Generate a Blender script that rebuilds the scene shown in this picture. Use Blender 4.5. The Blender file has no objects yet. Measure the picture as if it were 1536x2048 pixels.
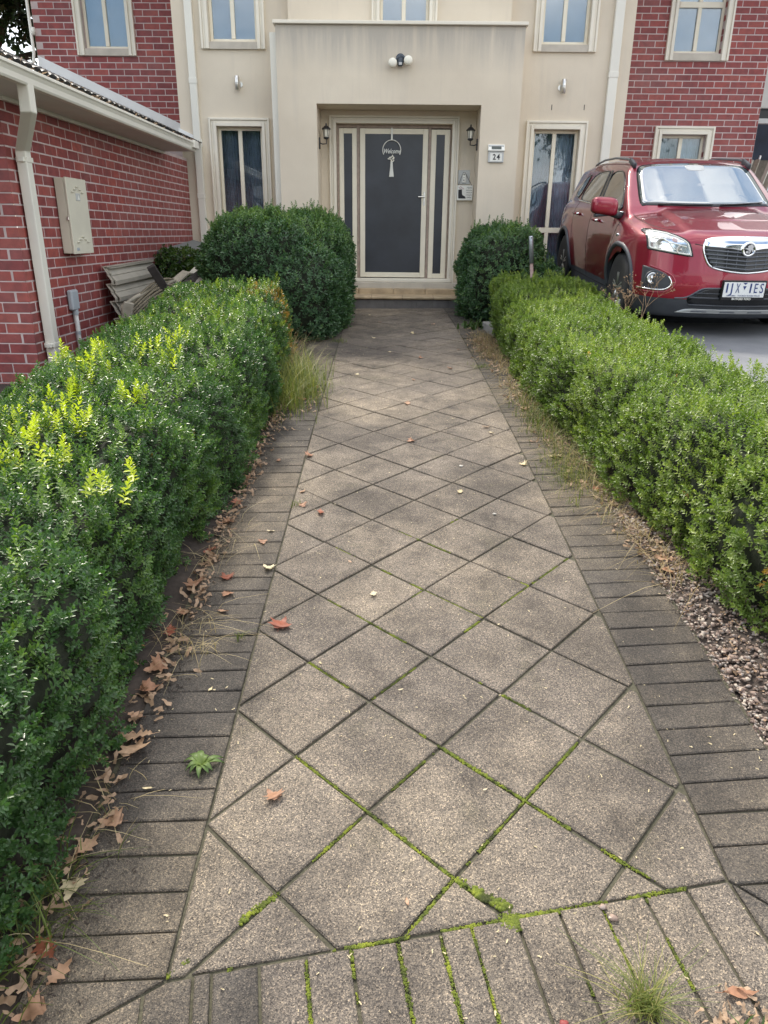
import bpy, bmesh, math, random
import numpy as np
from mathutils import Vector, Matrix, Euler

scene = bpy.context.scene
COL = scene.collection

# ------------------------------------------------------------------ camera
EYE = Vector((0.0, 0.0, 1.75))
PITCH, ROLL, YAW, FPX = 0.36575, 0.01061, 0.00734, 1457.0
cam_data = bpy.data.cameras.new("camera")
cam = bpy.data.objects.new("camera", cam_data)
COL.objects.link(cam)
_fwd = Vector((-math.sin(YAW) * math.cos(PITCH), math.cos(YAW) * math.cos(PITCH), -math.sin(PITCH)))
_r0 = Vector((math.cos(YAW), math.sin(YAW), 0))
_u0 = _r0.cross(_fwd)
_r = _r0 * math.cos(ROLL) + _u0 * math.sin(ROLL)
_u = -_r0 * math.sin(ROLL) + _u0 * math.cos(ROLL)
_m = Matrix(((_r.x, _u.x, -_fwd.x), (_r.y, _u.y, -_fwd.y), (_r.z, _u.z, -_fwd.z))).to_4x4()
_m.translation = EYE
cam.matrix_world = _m
cam_data.sensor_fit = 'VERTICAL'
cam_data.sensor_height = 24.0
cam_data.lens = 24.0 * FPX / 2048.0
cam_data.clip_start = 0.05
cam_data.clip_end = 2000.0
scene.camera = cam

# ------------------------------------------------------------------ light
SUN_EL, SUN_AZ = math.radians(50.0), math.radians(-24.0)   # azimuth from +Y, negative = to the left
sun_dir = Vector((math.sin(SUN_AZ) * math.cos(SUN_EL), math.cos(SUN_AZ) * math.cos(SUN_EL), math.sin(SUN_EL)))
sd = bpy.data.lights.new("sun", 'SUN')
sd.energy = 2.0
sd.angle = math.radians(8.0)
sd.color = (1.0, 0.93, 0.82)
sun = bpy.data.objects.new("sun", sd)
COL.objects.link(sun)
sun.rotation_euler = sun_dir.to_track_quat('Z', 'Y').to_euler()

world = bpy.data.worlds.new("World")
scene.world = world
world.use_nodes = True
wn, wl = world.node_tree.nodes, world.node_tree.links
wn.clear()
w_out = wn.new('ShaderNodeOutputWorld')
w_bg = wn.new('ShaderNodeBackground')
w_bg.inputs['Strength'].default_value = 0.13
w_sky = wn.new('ShaderNodeTexSky')
w_sky.sky_type = 'NISHITA'
w_sky.sun_disc = False
w_sky.sun_elevation = SUN_EL
w_sky.sun_rotation = SUN_AZ
w_sky.air_density = 1.2
w_sky.dust_density = 2.0
w_tc = wn.new('ShaderNodeTexCoord')
w_map = wn.new('ShaderNodeMapping')
w_map.inputs['Scale'].default_value = (1.0, 1.0, 2.6)
w_map.inputs['Location'].default_value = (3.1, 1.7, 0.0)
w_n = wn.new('ShaderNodeTexNoise')
w_n.inputs['Scale'].default_value = 1.7
w_n.inputs['Detail'].default_value = 7.0
w_n.inputs['Roughness'].default_value = 0.55
w_r = wn.new('ShaderNodeValToRGB')
w_r.color_ramp.elements[0].position = 0.40
w_r.color_ramp.elements[1].position = 0.56
w_n2 = wn.new('ShaderNodeTexNoise')
w_n2.inputs['Scale'].default_value = 3.3
w_n2.inputs['Detail'].default_value = 5.0
w_cc = wn.new('ShaderNodeValToRGB')
w_cc.color_ramp.elements[0].position = 0.3
w_cc.color_ramp.elements[1].position = 0.72
w_cc.color_ramp.elements[0].color = (5.1, 5.3, 5.6, 1)
w_cc.color_ramp.elements[1].color = (13.6, 13.1, 12.4, 1)
w_mix = wn.new('ShaderNodeMixRGB')
wl.new(w_tc.outputs['Generated'], w_map.inputs['Vector'])
wl.new(w_map.outputs['Vector'], w_n.inputs['Vector'])
wl.new(w_map.outputs['Vector'], w_n2.inputs['Vector'])
wl.new(w_n.outputs['Fac'], w_r.inputs['Fac'])
wl.new(w_n2.outputs['Fac'], w_cc.inputs['Fac'])
wl.new(w_r.outputs['Color'], w_mix.inputs['Fac'])
wl.new(w_sky.outputs['Color'], w_mix.inputs['Color1'])
wl.new(w_cc.outputs['Color'], w_mix.inputs['Color2'])
wl.new(w_mix.outputs['Color'], w_bg.inputs['Color'])
wl.new(w_bg.outputs['Background'], w_out.inputs['Surface'])

scene.view_settings.view_transform = 'Standard'
scene.view_settings.look = 'None'
scene.view_settings.exposure = 1.12
scene.view_settings.gamma = 1.0
scene.view_settings.use_curve_mapping = False
scene.cycles.max_bounces = 8
scene.cycles.transparent_max_bounces = 12
scene.cycles.use_denoising = True

RNG = random.Random(7)
NP = np.random.default_rng(11)

# ------------------------------------------------------------------ ground height
def gz(x, y):
    """garden level: the path climbs towards the house and flattens at the door"""
    xc = min(max(x, -6.0), 6.0)
    yc = min(max(y, -3.0), 12.4)
    return 0.01515 * xc + 0.11172 * yc - 0.00427 * yc * yc

def gz_np(x, y):
    xc = np.clip(x, -6, 6); yc = np.clip(y, -3, 12.4)
    return 0.01515 * xc + 0.11172 * yc - 0.00427 * yc * yc

def driveway_z(y):
    return 0.86 + 0.065 * (min(max(y, -2.0), 11.8) - 6.925)

# ------------------------------------------------------------------ materials
def new_mat(name):
    m = bpy.data.materials.new(name)
    m.use_nodes = True
    nt = m.node_tree
    nt.nodes.clear()
    out = nt.nodes.new('ShaderNodeOutputMaterial')
    b = nt.nodes.new('ShaderNodeBsdfPrincipled')
    nt.links.new(b.outputs['BSDF'], out.inputs['Surface'])
    return m, nt, b, out

def N(nt, typ, **kw):
    n = nt.nodes.new(typ)
    for k, v in kw.items():
        if k.startswith('_'):
            setattr(n, k[1:], v)
        else:
            n.inputs[k.replace('__', ' ')].default_value = v
    return n

def ramp(nt, fac, stops):
    r = nt.nodes.new('ShaderNodeValToRGB')
    el = r.color_ramp.elements
    while len(el) < len(stops):
        el.new(0.5)
    for e, (p, c) in zip(el, stops):
        e.position = p
        e.color = tuple(c) + ((1,) if len(c) == 3 else ())
    nt.links.new(fac, r.inputs['Fac'])
    return r.outputs['Color']

def noise(nt, scale, detail=4, rough=0.55, vec=None, out='Fac'):
    n = N(nt, 'ShaderNodeTexNoise', Scale=scale, Detail=detail, Roughness=rough)
    if vec is None:
        g = nt.nodes.new('ShaderNodeNewGeometry')
        vec = g.outputs['Position']
    nt.links.new(vec, n.inputs['Vector'])
    return n.outputs[out]

def mixc(nt, fac, a, b, mode='MIX'):
    m = nt.nodes.new('ShaderNodeMixRGB')
    m.blend_type = mode
    for sock, v in ((m.inputs['Fac'], fac), (m.inputs['Color1'], a), (m.inputs['Color2'], b)):
        if isinstance(v, (int, float)):
            sock.default_value = v if sock.type == 'VALUE' else (v, v, v, 1)
        elif isinstance(v, (tuple, list)):
            sock.default_value = tuple(v) + ((1,) if len(v) == 3 else ())
        else:
            nt.links.new(v, sock)
    return m.outputs['Color']

def math_n(nt, op, a, b=0.0):
    m = nt.nodes.new('ShaderNodeMath')
    m.operation = op
    for sock, v in ((m.inputs[0], a), (m.inputs[1], b)):
        if isinstance(v, (int, float)):
            sock.default_value = v
        else:
            nt.links.new(v, sock)
    return m.outputs[0]

def bump(nt, b, height, strength=0.3, dist=0.01):
    bp = N(nt, 'ShaderNodeBump', Strength=strength, Distance=dist)
    nt.links.new(height, bp.inputs['Height'])
    nt.links.new(bp.outputs['Normal'], b.inputs['Normal'])

def obj_random(nt):
    return nt.nodes.new('ShaderNodeObjectInfo').outputs['Random']

def simple(name, col, rough=0.5, metal=0.0, var=0.12, nscale=6.0, bstr=0.0, bscale=60.0, coat=0.0, spec=None):
    m, nt, b, _ = new_mat(name)
    c = ramp(nt, noise(nt, nscale, 5), [(0.25, [v * (1 - var) for v in col]), (0.75, [min(1, v * (1 + var)) for v in col])])
    nt.links.new(c, b.inputs['Base Color'])
    b.inputs['Roughness'].default_value = rough
    b.inputs['Metallic'].default_value = metal
    b.inputs['Coat Weight'].default_value = coat
    if spec is not None:
        b.inputs['Specular IOR Level'].default_value = spec
    if bstr:
        bump(nt, b, noise(nt, bscale, 4), bstr, 0.004)
    return m

M = {}
# pavers: exposed fine aggregate, each its own tone, broad dirt, dark stains
def paver_mat(name, base, warm, dark, spk=1.0):
    m, nt, b, _ = new_mat(name)
    rnd = obj_random(nt)
    c = ramp(nt, rnd, [(0.0, [v * 0.92 for v in base]), (0.5, base), (1.0, [(v + w * 1.0) / 2 for v, w in zip(base, warm)])])
    c = mixc(nt, ramp(nt, noise(nt, 0.9, 4, 0.6), [(0.42, (0, 0, 0)), (0.62, (1, 1, 1))]), c, tuple(warm))
    big = noise(nt, 1.3, 6, 0.65)
    c = mixc(nt, ramp(nt, big, [(0.42, (0, 0, 0)), (0.62, (0.85, 0.85, 0.85))]), c, tuple(dark))
    c = mixc(nt, ramp(nt, noise(nt, 2.9, 6, 0.72), [(0.56, (0, 0, 0)), (0.70, (0.7, 0.7, 0.7))]), c, tuple(v * 0.6 for v in dark))
    mid = noise(nt, 9.0, 5, 0.6)
    c = mixc(nt, 0.6, c, ramp(nt, mid, [(0.3, (0.55, 0.52, 0.48)), (0.7, (1.3, 1.25, 1.18))]), 'MULTIPLY')
    c = mixc(nt, 0.7, c, ramp(nt, noise(nt, 150, 3, 0.8), [(0.32, (0.45, 0.44, 0.43)), (0.5, (1, 1, 1)), (0.66, (1.7, 1.6, 1.45))]), 'MULTIPLY')
    lich = noise(nt, 3.1, 6, 0.7)
    c = mixc(nt, ramp(nt, lich, [(0.58, (0, 0, 0)), (0.75, (0.35, 0.35, 0.35))]), c, (0.11, 0.105, 0.06))
    g = nt.nodes.new('ShaderNodeNewGeometry')
    v = N(nt, 'ShaderNodeTexVoronoi', Scale=330.0)
    nt.links.new(g.outputs['Position'], v.inputs['Vector'])
    sp = ramp(nt, v.outputs['Color'], [(0.12, (0.22, 0.21, 0.20)), (0.4, (0.80, 0.78, 0.75)), (0.70, (1.15, 1.10, 1.0)), (0.93, (2.6, 2.4, 2.05))])
    c = mixc(nt, 0.8 * spk, c, sp, 'MULTIPLY')
    v2 = N(nt, 'ShaderNodeTexVoronoi', Scale=95.0)
    nt.links.new(g.outputs['Position'], v2.inputs['Vector'])
    pit = ramp(nt, v2.outputs['Distance'], [(0.05, (0.35, 0.34, 0.32)), (0.16, (1, 1, 1))])
    sel = ramp(nt, v2.outputs['Color'], [(0.62, (0, 0, 0)), (0.68, (1, 1, 1))])
    c = mixc(nt, mixc(nt, 1.0, sel, 0.55, 'MULTIPLY'), c, mixc(nt, 1.0, c, pit, 'MULTIPLY'))
    nt.links.new(c, b.inputs['Base Color'])
    b.inputs['Roughness'].default_value = 0.82
    b.inputs['Specular IOR Level'].default_value = 0.35
    h = math_n(nt, 'ADD', v.outputs['Distance'], math_n(nt, 'MULTIPLY', noise(nt, 70, 5), 1.5))
    bump(nt, b, h, 0.75, 0.0028)
    return m
M['paver'] = paver_mat('exposed_aggregate', (0.176, 0.160, 0.147), (0.228, 0.203, 0.172), (0.088, 0.080, 0.075))
M['border'] = paver_mat('border_concrete', (0.112, 0.104, 0.097), (0.158, 0.138, 0.112), (0.050, 0.047, 0.046), 0.75)

def brick_mat(name):
    m, nt, b, _ = new_mat(name)
    c = ramp(nt, obj_random(nt), [(0.0, (0.205, 0.043, 0.044)), (0.3, (0.25, 0.052, 0.049)), (0.6, (0.285, 0.060, 0.053)), (0.85, (0.325, 0.075, 0.060)), (1.0, (0.25, 0.066, 0.064))])
    c = mixc(nt, 0.8, c, ramp(nt, noise(nt, 14, 5), [(0.3, (0.68, 0.68, 0.72)), (0.7, (1.2, 1.15, 1.12))]), 'MULTIPLY')
    c = mixc(nt, ramp(nt, noise(nt, 1.3, 5), [(0.5, (0, 0, 0)), (0.8, (0.35, 0.35, 0.35))]), c, (0.34, 0.20, 0.18))
    c = mixc(nt, ramp(nt, noise(nt, 160, 3, 0.7), [(0.66, (0, 0, 0)), (0.78, (0.5, 0.5, 0.5))]), c, (0.33, 0.2, 0.17))
    nt.links.new(c, b.inputs['Base Color'])
    b.inputs['Roughness'].default_value = 0.62
    bump(nt, b, math_n(nt, 'ADD', noise(nt, 120, 4), noise(nt, 18, 3)), 0.35, 0.003)
    return m
M['brick'] = brick_mat('red_brick')
M['mortar'] = simple('mortar', (0.52, 0.43, 0.415), 0.9, var=0.2, nscale=3, bstr=0.4, bscale=150)

def stucco_mat():
    m, nt, b, _ = new_mat('cream_render')
    c = ramp(nt, noise(nt, 1.1, 5), [(0.3, (0.635, 0.558, 0.445)), (0.7, (0.725, 0.645, 0.52))])
    # rain streaks and grime, stretched downwards
    g = nt.nodes.new('ShaderNodeNewGeometry')
    mp = N(nt, 'ShaderNodeMapping', Scale=(9.0, 9.0, 0.7))
    nt.links.new(g.outputs['Position'], mp.inputs['Vector'])
    st = noise(nt, 1.0, 6, 0.6, vec=mp.outputs['Vector'])
    c = mixc(nt, ramp(nt, st, [(0.55, (0, 0, 0)), (0.8, (0.30, 0.30, 0.30))]), c, (0.50, 0.46, 0.40))
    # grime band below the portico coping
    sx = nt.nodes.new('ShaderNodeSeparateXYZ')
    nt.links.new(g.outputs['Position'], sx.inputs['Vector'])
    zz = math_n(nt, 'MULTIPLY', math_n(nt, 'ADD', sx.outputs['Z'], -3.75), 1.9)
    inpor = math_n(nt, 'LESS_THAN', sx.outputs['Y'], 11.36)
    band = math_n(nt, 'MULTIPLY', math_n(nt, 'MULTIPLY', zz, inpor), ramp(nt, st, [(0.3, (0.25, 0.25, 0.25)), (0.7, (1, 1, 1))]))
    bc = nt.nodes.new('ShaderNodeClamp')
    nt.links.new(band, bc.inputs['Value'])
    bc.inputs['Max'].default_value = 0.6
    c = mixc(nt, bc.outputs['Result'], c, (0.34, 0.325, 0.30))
    nt.links.new(c, b.inputs['Base Color'])
    b.inputs['Roughness'].default_value = 0.93
    b.inputs['Specular IOR Level'].default_value = 0.2
    bump(nt, b, math_n(nt, 'ADD', noise(nt, 90, 5, 0.7), noise(nt, 8, 3)), 0.45, 0.006)
    return m
M['stucco'] = stucco_mat()
M['trim'] = simple('cream_trim_paint', (0.76, 0.71, 0.60), 0.5, var=0.06, nscale=3)
M['gutter'] = simple('cream_gutter_paint', (0.74, 0.72, 0.64), 0.38, var=0.06, nscale=2)
M['soffit'] = simple('soffit_paint', (0.66, 0.66, 0.61), 0.6, var=0.05)
M['frame'] = simple('cream_aluminium', (0.78, 0.72, 0.58), 0.38, var=0.05)
M['timber_jamb'] = simple('red_brown_timber', (0.33, 0.255, 0.205), 0.5, var=0.25, nscale=20)
M['sill'] = simple('rendered_sill', (0.52, 0.475, 0.40), 0.85, var=0.15, bstr=0.3)
M['darkroom'] = simple('dark_interior', (0.03, 0.032, 0.036), 0.9)
M['mesh_black'] = simple('black_security_mesh', (0.026, 0.031, 0.042), 0.33, var=0.3, nscale=3.0)
M['step_tile'] = simple('buff_step_tile', (0.42, 0.32, 0.20), 0.6, var=0.3, nscale=7, bstr=0.2)
M['riser'] = simple('grey_riser_brick', (0.15, 0.14, 0.135), 0.8, var=0.25, nscale=9, bstr=0.3)
M['concrete'] = simple('weathered_concrete', (0.26, 0.25, 0.23), 0.85, var=0.2, nscale=9, bstr=0.4)
M['steel'] = simple('brushed_steel', (0.62, 0.61, 0.58), 0.28, metal=1.0, var=0.05, nscale=40)
M['black_metal'] = simple('black_metal', (0.02, 0.02, 0.022), 0.45, var=0.2)
M['slate_plastic'] = simple('slate_plastic', (0.05, 0.065, 0.085), 0.42, var=0.2)
M['white_plastic'] = simple('white_plastic', (0.78, 0.78, 0.72), 0.35, var=0.04)
M['lamp_white'] = simple('opal_cover', (0.80, 0.77, 0.66), 0.3, var=0.04)
M['silver_plastic'] = simple('silver_plastic', (0.50, 0.51, 0.50), 0.35, var=0.06)
M['solar'] = simple('solar_cell', (0.05, 0.065, 0.06), 0.25, var=0.2)
M['ink'] = simple('black_ink', (0.015, 0.016, 0.02), 0.6)
M['navy'] = simple('navy_paint', (0.02, 0.04, 0.16), 0.4)
M['meter'] = simple('meter_box_paint', (0.64, 0.61, 0.50), 0.45, var=0.07, nscale=4)
M['conduit'] = simple('grey_pvc', (0.38, 0.42, 0.45), 0.45, var=0.08)
M['conduit_pipe'] = simple('white_pvc', (0.60, 0.60, 0.57), 0.45, var=0.1)
M['colorbond'] = simple('beige_roof_sheet', (0.40, 0.37, 0.31), 0.45, var=0.15, nscale=5)
M['tank'] = simple('charcoal_planter', (0.07, 0.078, 0.085), 0.6, var=0.3, nscale=5)
M['tank_lid'] = simple('grey_planter_rim', (0.20, 0.22, 0.22), 0.55, var=0.15, nscale=5)
M['old_wood'] = simple('weathered_timber', (0.33, 0.30, 0.24), 0.85, var=0.3, nscale=14, bstr=0.4)
M['pale_wood'] = simple('pale_weathered_board', (0.55, 0.53, 0.46), 0.7, var=0.15, nscale=12, bstr=0.3)
M['dark_wood'] = simple('blackened_timber', (0.035, 0.03, 0.028), 0.8, var=0.4, nscale=16, bstr=0.5)
M['wicker'] = simple('worn_wicker', (0.17, 0.145, 0.10), 0.75, var=0.4, nscale=40, bstr=0.6)
M['soil'] = simple('dark_soil', (0.055, 0.042, 0.034), 0.95, var=0.45, nscale=22, bstr=1.0, bscale=45)
M['joint'] = simple('joint_grit', (0.075, 0.070, 0.045), 0.95, var=0.5, nscale=60, bstr=1.0, bscale=130)
M['roof_tile'] = simple('charcoal_roof_tile', (0.085, 0.085, 0.085), 0.4, var=0.3, nscale=9, bstr=0.4)
M['flashing'] = simple('pale_flashing', (0.80, 0.80, 0.78), 0.4, var=0.06)
def gravel_mat():
    m, nt, b, _ = new_mat('gravel_stone')
    g = nt.nodes.new('ShaderNodeNewGeometry')
    v = N(nt, 'ShaderNodeTexVoronoi', Scale=75.0)
    nt.links.new(g.outputs['Position'], v.inputs['Vector'])
    s = nt.nodes.new('ShaderNodeSeparateColor')
    nt.links.new(v.outputs['Color'], s.inputs['Color'])
    c = ramp(nt, s.outputs[0], [(0.05, (0.10, 0.07, 0.055)), (0.3, (0.20, 0.145, 0.12)), (0.55, (0.32, 0.235, 0.185)), (0.75, (0.27, 0.24, 0.22)), (0.95, (0.50, 0.43, 0.35))])
    nt.links.new(c, b.inputs['Base Color'])
    b.inputs['Roughness'].default_value = 0.85
    bump(nt, b, noise(nt, 200, 4), 0.4, 0.003)
    return m
M['stone_a'] = gravel_mat()
M['stone_white'] = simple('pale_pebble', (0.52, 0.49, 0.43), 0.7, var=0.15)
M['twig'] = simple('dry_twig', (0.30, 0.20, 0.12), 0.85, var=0.3, nscale=30)
M['rust_pole'] = simple('pinkish_pole', (0.34, 0.24, 0.21), 0.6, var=0.15, nscale=20)
M['galv'] = simple('galvanised_sleeve', (0.42, 0.45, 0.47), 0.4, metal=0.6, var=0.15, nscale=50)
M['hub_white'] = simple('crumpled_white_sheet', (0.62, 0.62, 0.60), 0.45, var=0.2, nscale=25, bstr=0.5, bscale=40)
M['navy_tarp'] = simple('navy_awning', (0.02, 0.035, 0.075), 0.5, var=0.3)
M['cowl_fascia'] = simple('pale_grey_fascia', (0.55, 0.55, 0.51), 0.5, var=0.05)

def driveway_mat():
    m, nt, b, _ = new_mat('blue_grey_driveway')
    c = ramp(nt, noise(nt, 2.2, 6, 0.6), [(0.3, (0.135, 0.142, 0.155)), (0.7, (0.20, 0.205, 0.215))])
    c = mixc(nt, ramp(nt, noise(nt, 60, 5, 0.7), [(0.55, (0, 0, 0)), (0.75, (0.5, 0.5, 0.5))]), c, (0.27, 0.27, 0.27))
    nt.links.new(c, b.inputs['Base Color'])
    b.inputs['Roughness'].default_value = 0.75
    bump(nt, b, noise(nt, 45, 5), 0.4, 0.004)
    return m
M['driveway'] = driveway_mat()

def leaf_mat(name, base, new, trans=0.35, rough=0.30, spec=0.5):
    """foliage: colour comes from the leaf's own tint attribute (age of the growth, painted sunlight)"""
    m, nt, b, out = new_mat(name)
    at = N(nt, 'ShaderNodeAttribute', _attribute_name='tint')
    sep = nt.nodes.new('ShaderNodeSeparateColor')
    nt.links.new(at.outputs['Color'], sep.inputs['Color'])
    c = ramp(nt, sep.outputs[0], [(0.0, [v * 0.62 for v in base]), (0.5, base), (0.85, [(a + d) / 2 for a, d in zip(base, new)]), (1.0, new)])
    c = mixc(nt, sep.outputs[1], c, (0.56, 0.62, 0.045))          # new shoots, sunlit yellow put into the colour
    c = mixc(nt, sep.outputs[2], c, (0.52, 0.28, 0.075))          # dead, brown
    nt.links.new(c, b.inputs['Base Color'])
    b.inputs['Roughness'].default_value = rough
    b.inputs['Specular IOR Level'].default_value = spec
    tr = nt.nodes.new('ShaderNodeBsdfTranslucent')
    nt.links.new(mixc(nt, 1.0, c, (1.5, 1.7, 0.6), 'MULTIPLY'), tr.inputs['Color'])
    mx = nt.nodes.new('ShaderNodeMixShader')
    mx.inputs[0].default_value = trans
    nt.links.new(b.outputs['BSDF'], mx.inputs[1])
    nt.links.new(tr.outputs['BSDF'], mx.inputs[2])
    nt.links.new(mx.outputs[0], out.inputs['Surface'])
    return m
M['box_leaf'] = leaf_mat('box_hedge_leaf', (0.062, 0.135, 0.045), (0.17, 0.27, 0.06), 0.30)
M['box_leaf_light'] = leaf_mat('light_box_hedge_leaf', (0.14, 0.215, 0.045), (0.31, 0.375, 0.09), 0.30, 0.36)
M['bush_leaf'] = leaf_mat('dark_bush_leaf', (0.070, 0.145, 0.068), (0.19, 0.29, 0.09), 0.25)
M['tree_leaf'] = leaf_mat('tree_leaf', (0.04, 0.075, 0.03), (0.09, 0.14, 0.04), 0.3)
M['ivy_leaf'] = leaf_mat('creeper_leaf', (0.05, 0.10, 0.03), (0.12, 0.18, 0.04), 0.3)
M['grass'] = leaf_mat('grass_blade', (0.13, 0.17, 0.04), (0.34, 0.30, 0.12), 0.3, 0.5, 0.3)
M['straw'] = leaf_mat('dry_straw', (0.30, 0.23, 0.12), (0.52, 0.43, 0.26), 0.2, 0.6, 0.2)
M['weed'] = leaf_mat('weed_leaf', (0.075, 0.13, 0.04), (0.15, 0.22, 0.07), 0.2, 0.5, 0.3)
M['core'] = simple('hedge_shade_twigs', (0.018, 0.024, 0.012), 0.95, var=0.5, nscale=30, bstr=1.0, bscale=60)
M['bark'] = simple('bark', (0.10, 0.08, 0.06), 0.9, var=0.3, nscale=12, bstr=0.6)

def dryleaf_mat(name, a, b2):
    m, nt, b, out = new_mat(name)
    c = ramp(nt, obj_random(nt), [(0.0, a), (1.0, b2)])
    c = mixc(nt, 0.6, c, ramp(nt, noise(nt, 60, 5), [(0.3, (0.6, 0.55, 0.5)), (0.7, (1.2, 1.15, 1.1))]), 'MULTIPLY')
    nt.links.new(c, b.inputs['Base Color'])
    b.inputs['Roughness'].default_value = 0.6
    tr = nt.nodes.new('ShaderNodeBsdfTranslucent')
    nt.links.new(c, tr.inputs['Color'])
    mx = nt.nodes.new('ShaderNodeMixShader')
    mx.inputs[0].default_value = 0.2
    nt.links.new(b.outputs['BSDF'], mx.inputs[1])
    nt.links.new(tr.outputs['BSDF'], mx.inputs[2])
    nt.links.new(mx.outputs[0], out.inputs['Surface'])
    return m
M['leaf_brown'] = dryleaf_mat('dry_brown_leaf', (0.38, 0.20, 0.12), (0.55, 0.38, 0.25))
M['leaf_red'] = dryleaf_mat('dry_russet_leaf', (0.30, 0.095, 0.055), (0.44, 0.20, 0.11))
M['leaf_pale'] = dryleaf_mat('dry_pale_leaf', (0.62, 0.52, 0.30), (0.70, 0.62, 0.42))
M['litter'] = dryleaf_mat('leaf_litter', (0.34, 0.22, 0.14), (0.50, 0.37, 0.25))

def moss_mat():
    m, nt, b, _ = new_mat('moss')
    c = ramp(nt, noise(nt, 25, 5), [(0.35, (0.045, 0.055, 0.012)), (0.5, (0.13, 0.165, 0.018)), (0.70, (0.28, 0.31, 0.028))])
    nt.links.new(c, b.inputs['Base Color'])
    b.inputs['Roughness'].default_value = 0.95
    b.inputs['Subsurface Weight'].default_value = 0.0
    bump(nt, b, noise(nt, 700, 3), 0.8, 0.003)
    return m
M['moss'] = moss_mat()

def glass_mat(name, tint=(0.75, 0.8, 0.82), refl=1.0, rough=0.015):
    m, nt, b, out = new_mat(name)
    nt.nodes.remove(b)
    tr = nt.nodes.new('ShaderNodeBsdfTransparent')
    tr.inputs['Color'].default_value = tuple(tint) + (1,)
    gl = nt.nodes.new('ShaderNodeBsdfGlossy')
    gl.inputs['Roughness'].default_value = rough
    gl.inputs['Color'].default_value = (0.95, 0.97, 1.0, 1)
    fr = nt.nodes.new('ShaderNodeFresnel')
    fr.inputs['IOR'].default_value = 1.5 + refl
    wob = N(nt, 'ShaderNodeBump', Strength=0.04, Distance=0.02)
    nt.links.new(noise(nt, 1.6, 2), wob.inputs['Height'])
    nt.links.new(wob.outputs['Normal'], gl.inputs['Normal'])
    mx = nt.nodes.new('ShaderNodeMixShader')
    nt.links.new(fr.outputs[0], mx.inputs[0])
    nt.links.new(tr.outputs[0], mx.inputs[1])
    nt.links.new(gl.outputs[0], mx.inputs[2])
    nt.links.new(mx.outputs[0], out.inputs['Surface'])
    return m
M['pane'] = glass_mat('window_glass', (0.80, 0.86, 0.90), 0.25)
M['windscreen'] = glass_mat('windscreen_glass', (0.35, 0.42, 0.42), 1.6)
M['carglass'] = glass_mat('tinted_car_glass', (0.10, 0.10, 0.10), 0.35)
M['lampglass'] = glass_mat('lamp_lens', (0.92, 0.94, 0.95), 0.15)
M['blind'] = simple('grey_blue_blind', (0.72, 0.77, 0.83), 0.9, var=0.05)
M['curtain'] = simple('sheer_curtain', (0.66, 0.69, 0.74), 0.9, var=0.25, nscale=9)
M['curtain_dark'] = simple('dim_curtain', (0.32, 0.34, 0.39), 0.9, var=0.2, nscale=9)

def car_paint():
    m, nt, b, _ = new_mat('metallic_red_paint')
    lw = N(nt, 'ShaderNodeLayerWeight', Blend=0.35)
    c = ramp(nt, lw.outputs['Facing'], [(0.0, (0.29, 0.006, 0.030)), (1.0, (0.09, 0.002, 0.013))])
    c = mixc(nt, ramp(nt, noise(nt, 5, 4), [(0.5, (0, 0, 0)), (0.9, (0.18, 0.18, 0.18))]), c, (0.16, 0.05, 0.04))
    nt.links.new(c, b.inputs['Base Color'])
    b.inputs['Metallic'].default_value = 0.35
    b.inputs['Roughness'].default_value = 0.36
    b.inputs['Coat Weight'].default_value = 1.0
    b.inputs['Coat Roughness'].default_value = 0.03
    return m
M['paint'] = car_paint()
M['cladding'] = simple('dark_bumper_plastic', (0.045, 0.050, 0.060), 0.5, var=0.15, nscale=8)
M['gloss_black'] = simple('gloss_black', (0.008, 0.009, 0.011), 0.18)
M['shut'] = simple('panel_gap', (0.012, 0.003, 0.004), 0.7)
M['chrome'] = simple('chrome', (0.82, 0.83, 0.84), 0.08, metal=1.0, var=0.02)
M['lamp_chrome'] = simple('lamp_reflector', (0.80, 0.84, 0.88), 0.16, metal=0.85, var=0.15, nscale=40)
M['rubber'] = simple('tyre_rubber', (0.018, 0.018, 0.019), 0.8, bstr=0.3)
M['alloy'] = simple('alloy_wheel', (0.55, 0.56, 0.57), 0.3, metal=0.8, var=0.06)
M['plate_white'] = simple('plate_white', (0.72, 0.74, 0.74), 0.4, var=0.04)
M['plate_blue'] = simple('plate_blue', (0.012, 0.035, 0.17), 0.4)
M['amber'] = simple('pinkish_lens', (0.55, 0.40, 0.40), 0.2, var=0.1)
M['rail'] = simple('dark_silver_rail', (0.16, 0.18, 0.20), 0.3, metal=0.5, var=0.05)
M['grille_slat'] = simple('dark_grille_bar', (0.10, 0.11, 0.13), 0.3, var=0.1)
M['skid'] = simple('silver_skid_trim', (0.40, 0.41, 0.41), 0.35, metal=0.4, var=0.06)

# ------------------------------------------------------------------ mesh helpers
def world_origin(p):
    v = Vector((0, 0, 0))
    while p is not None:
        v += p.location
        p = p.parent
    return v

def link_mesh(name, me, parent=None, loc=None):
    o = bpy.data.objects.new(name, me)
    COL.objects.link(o)
    if parent is not None:
        o.parent = parent
    if loc is not None:
        o.location = loc
    return o

def make_mesh(name, V, F, mat, smooth=False):
    me = bpy.data.meshes.new(name)
    me.from_pydata([tuple(v) for v in V], [], [tuple(f) for f in F])
    if mat is not None:
        me.materials.append(mat)
    if smooth:
        me.polygons.foreach_set('use_smooth', [True] * len(me.polygons))
    me.update()
    return me

def empty(name, loc):
    o = bpy.data.objects.new(name, None)
    o.empty_display_size = 0.1
    COL.objects.link(o)
    o.location = loc
    return o

def tag(o, label=None, cat=None, group=None, kind=None):
    if label: o['label'] = label
    if cat: o['category'] = cat
    if group: o['group'] = group
    if kind: o['kind'] = kind
    return o

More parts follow.
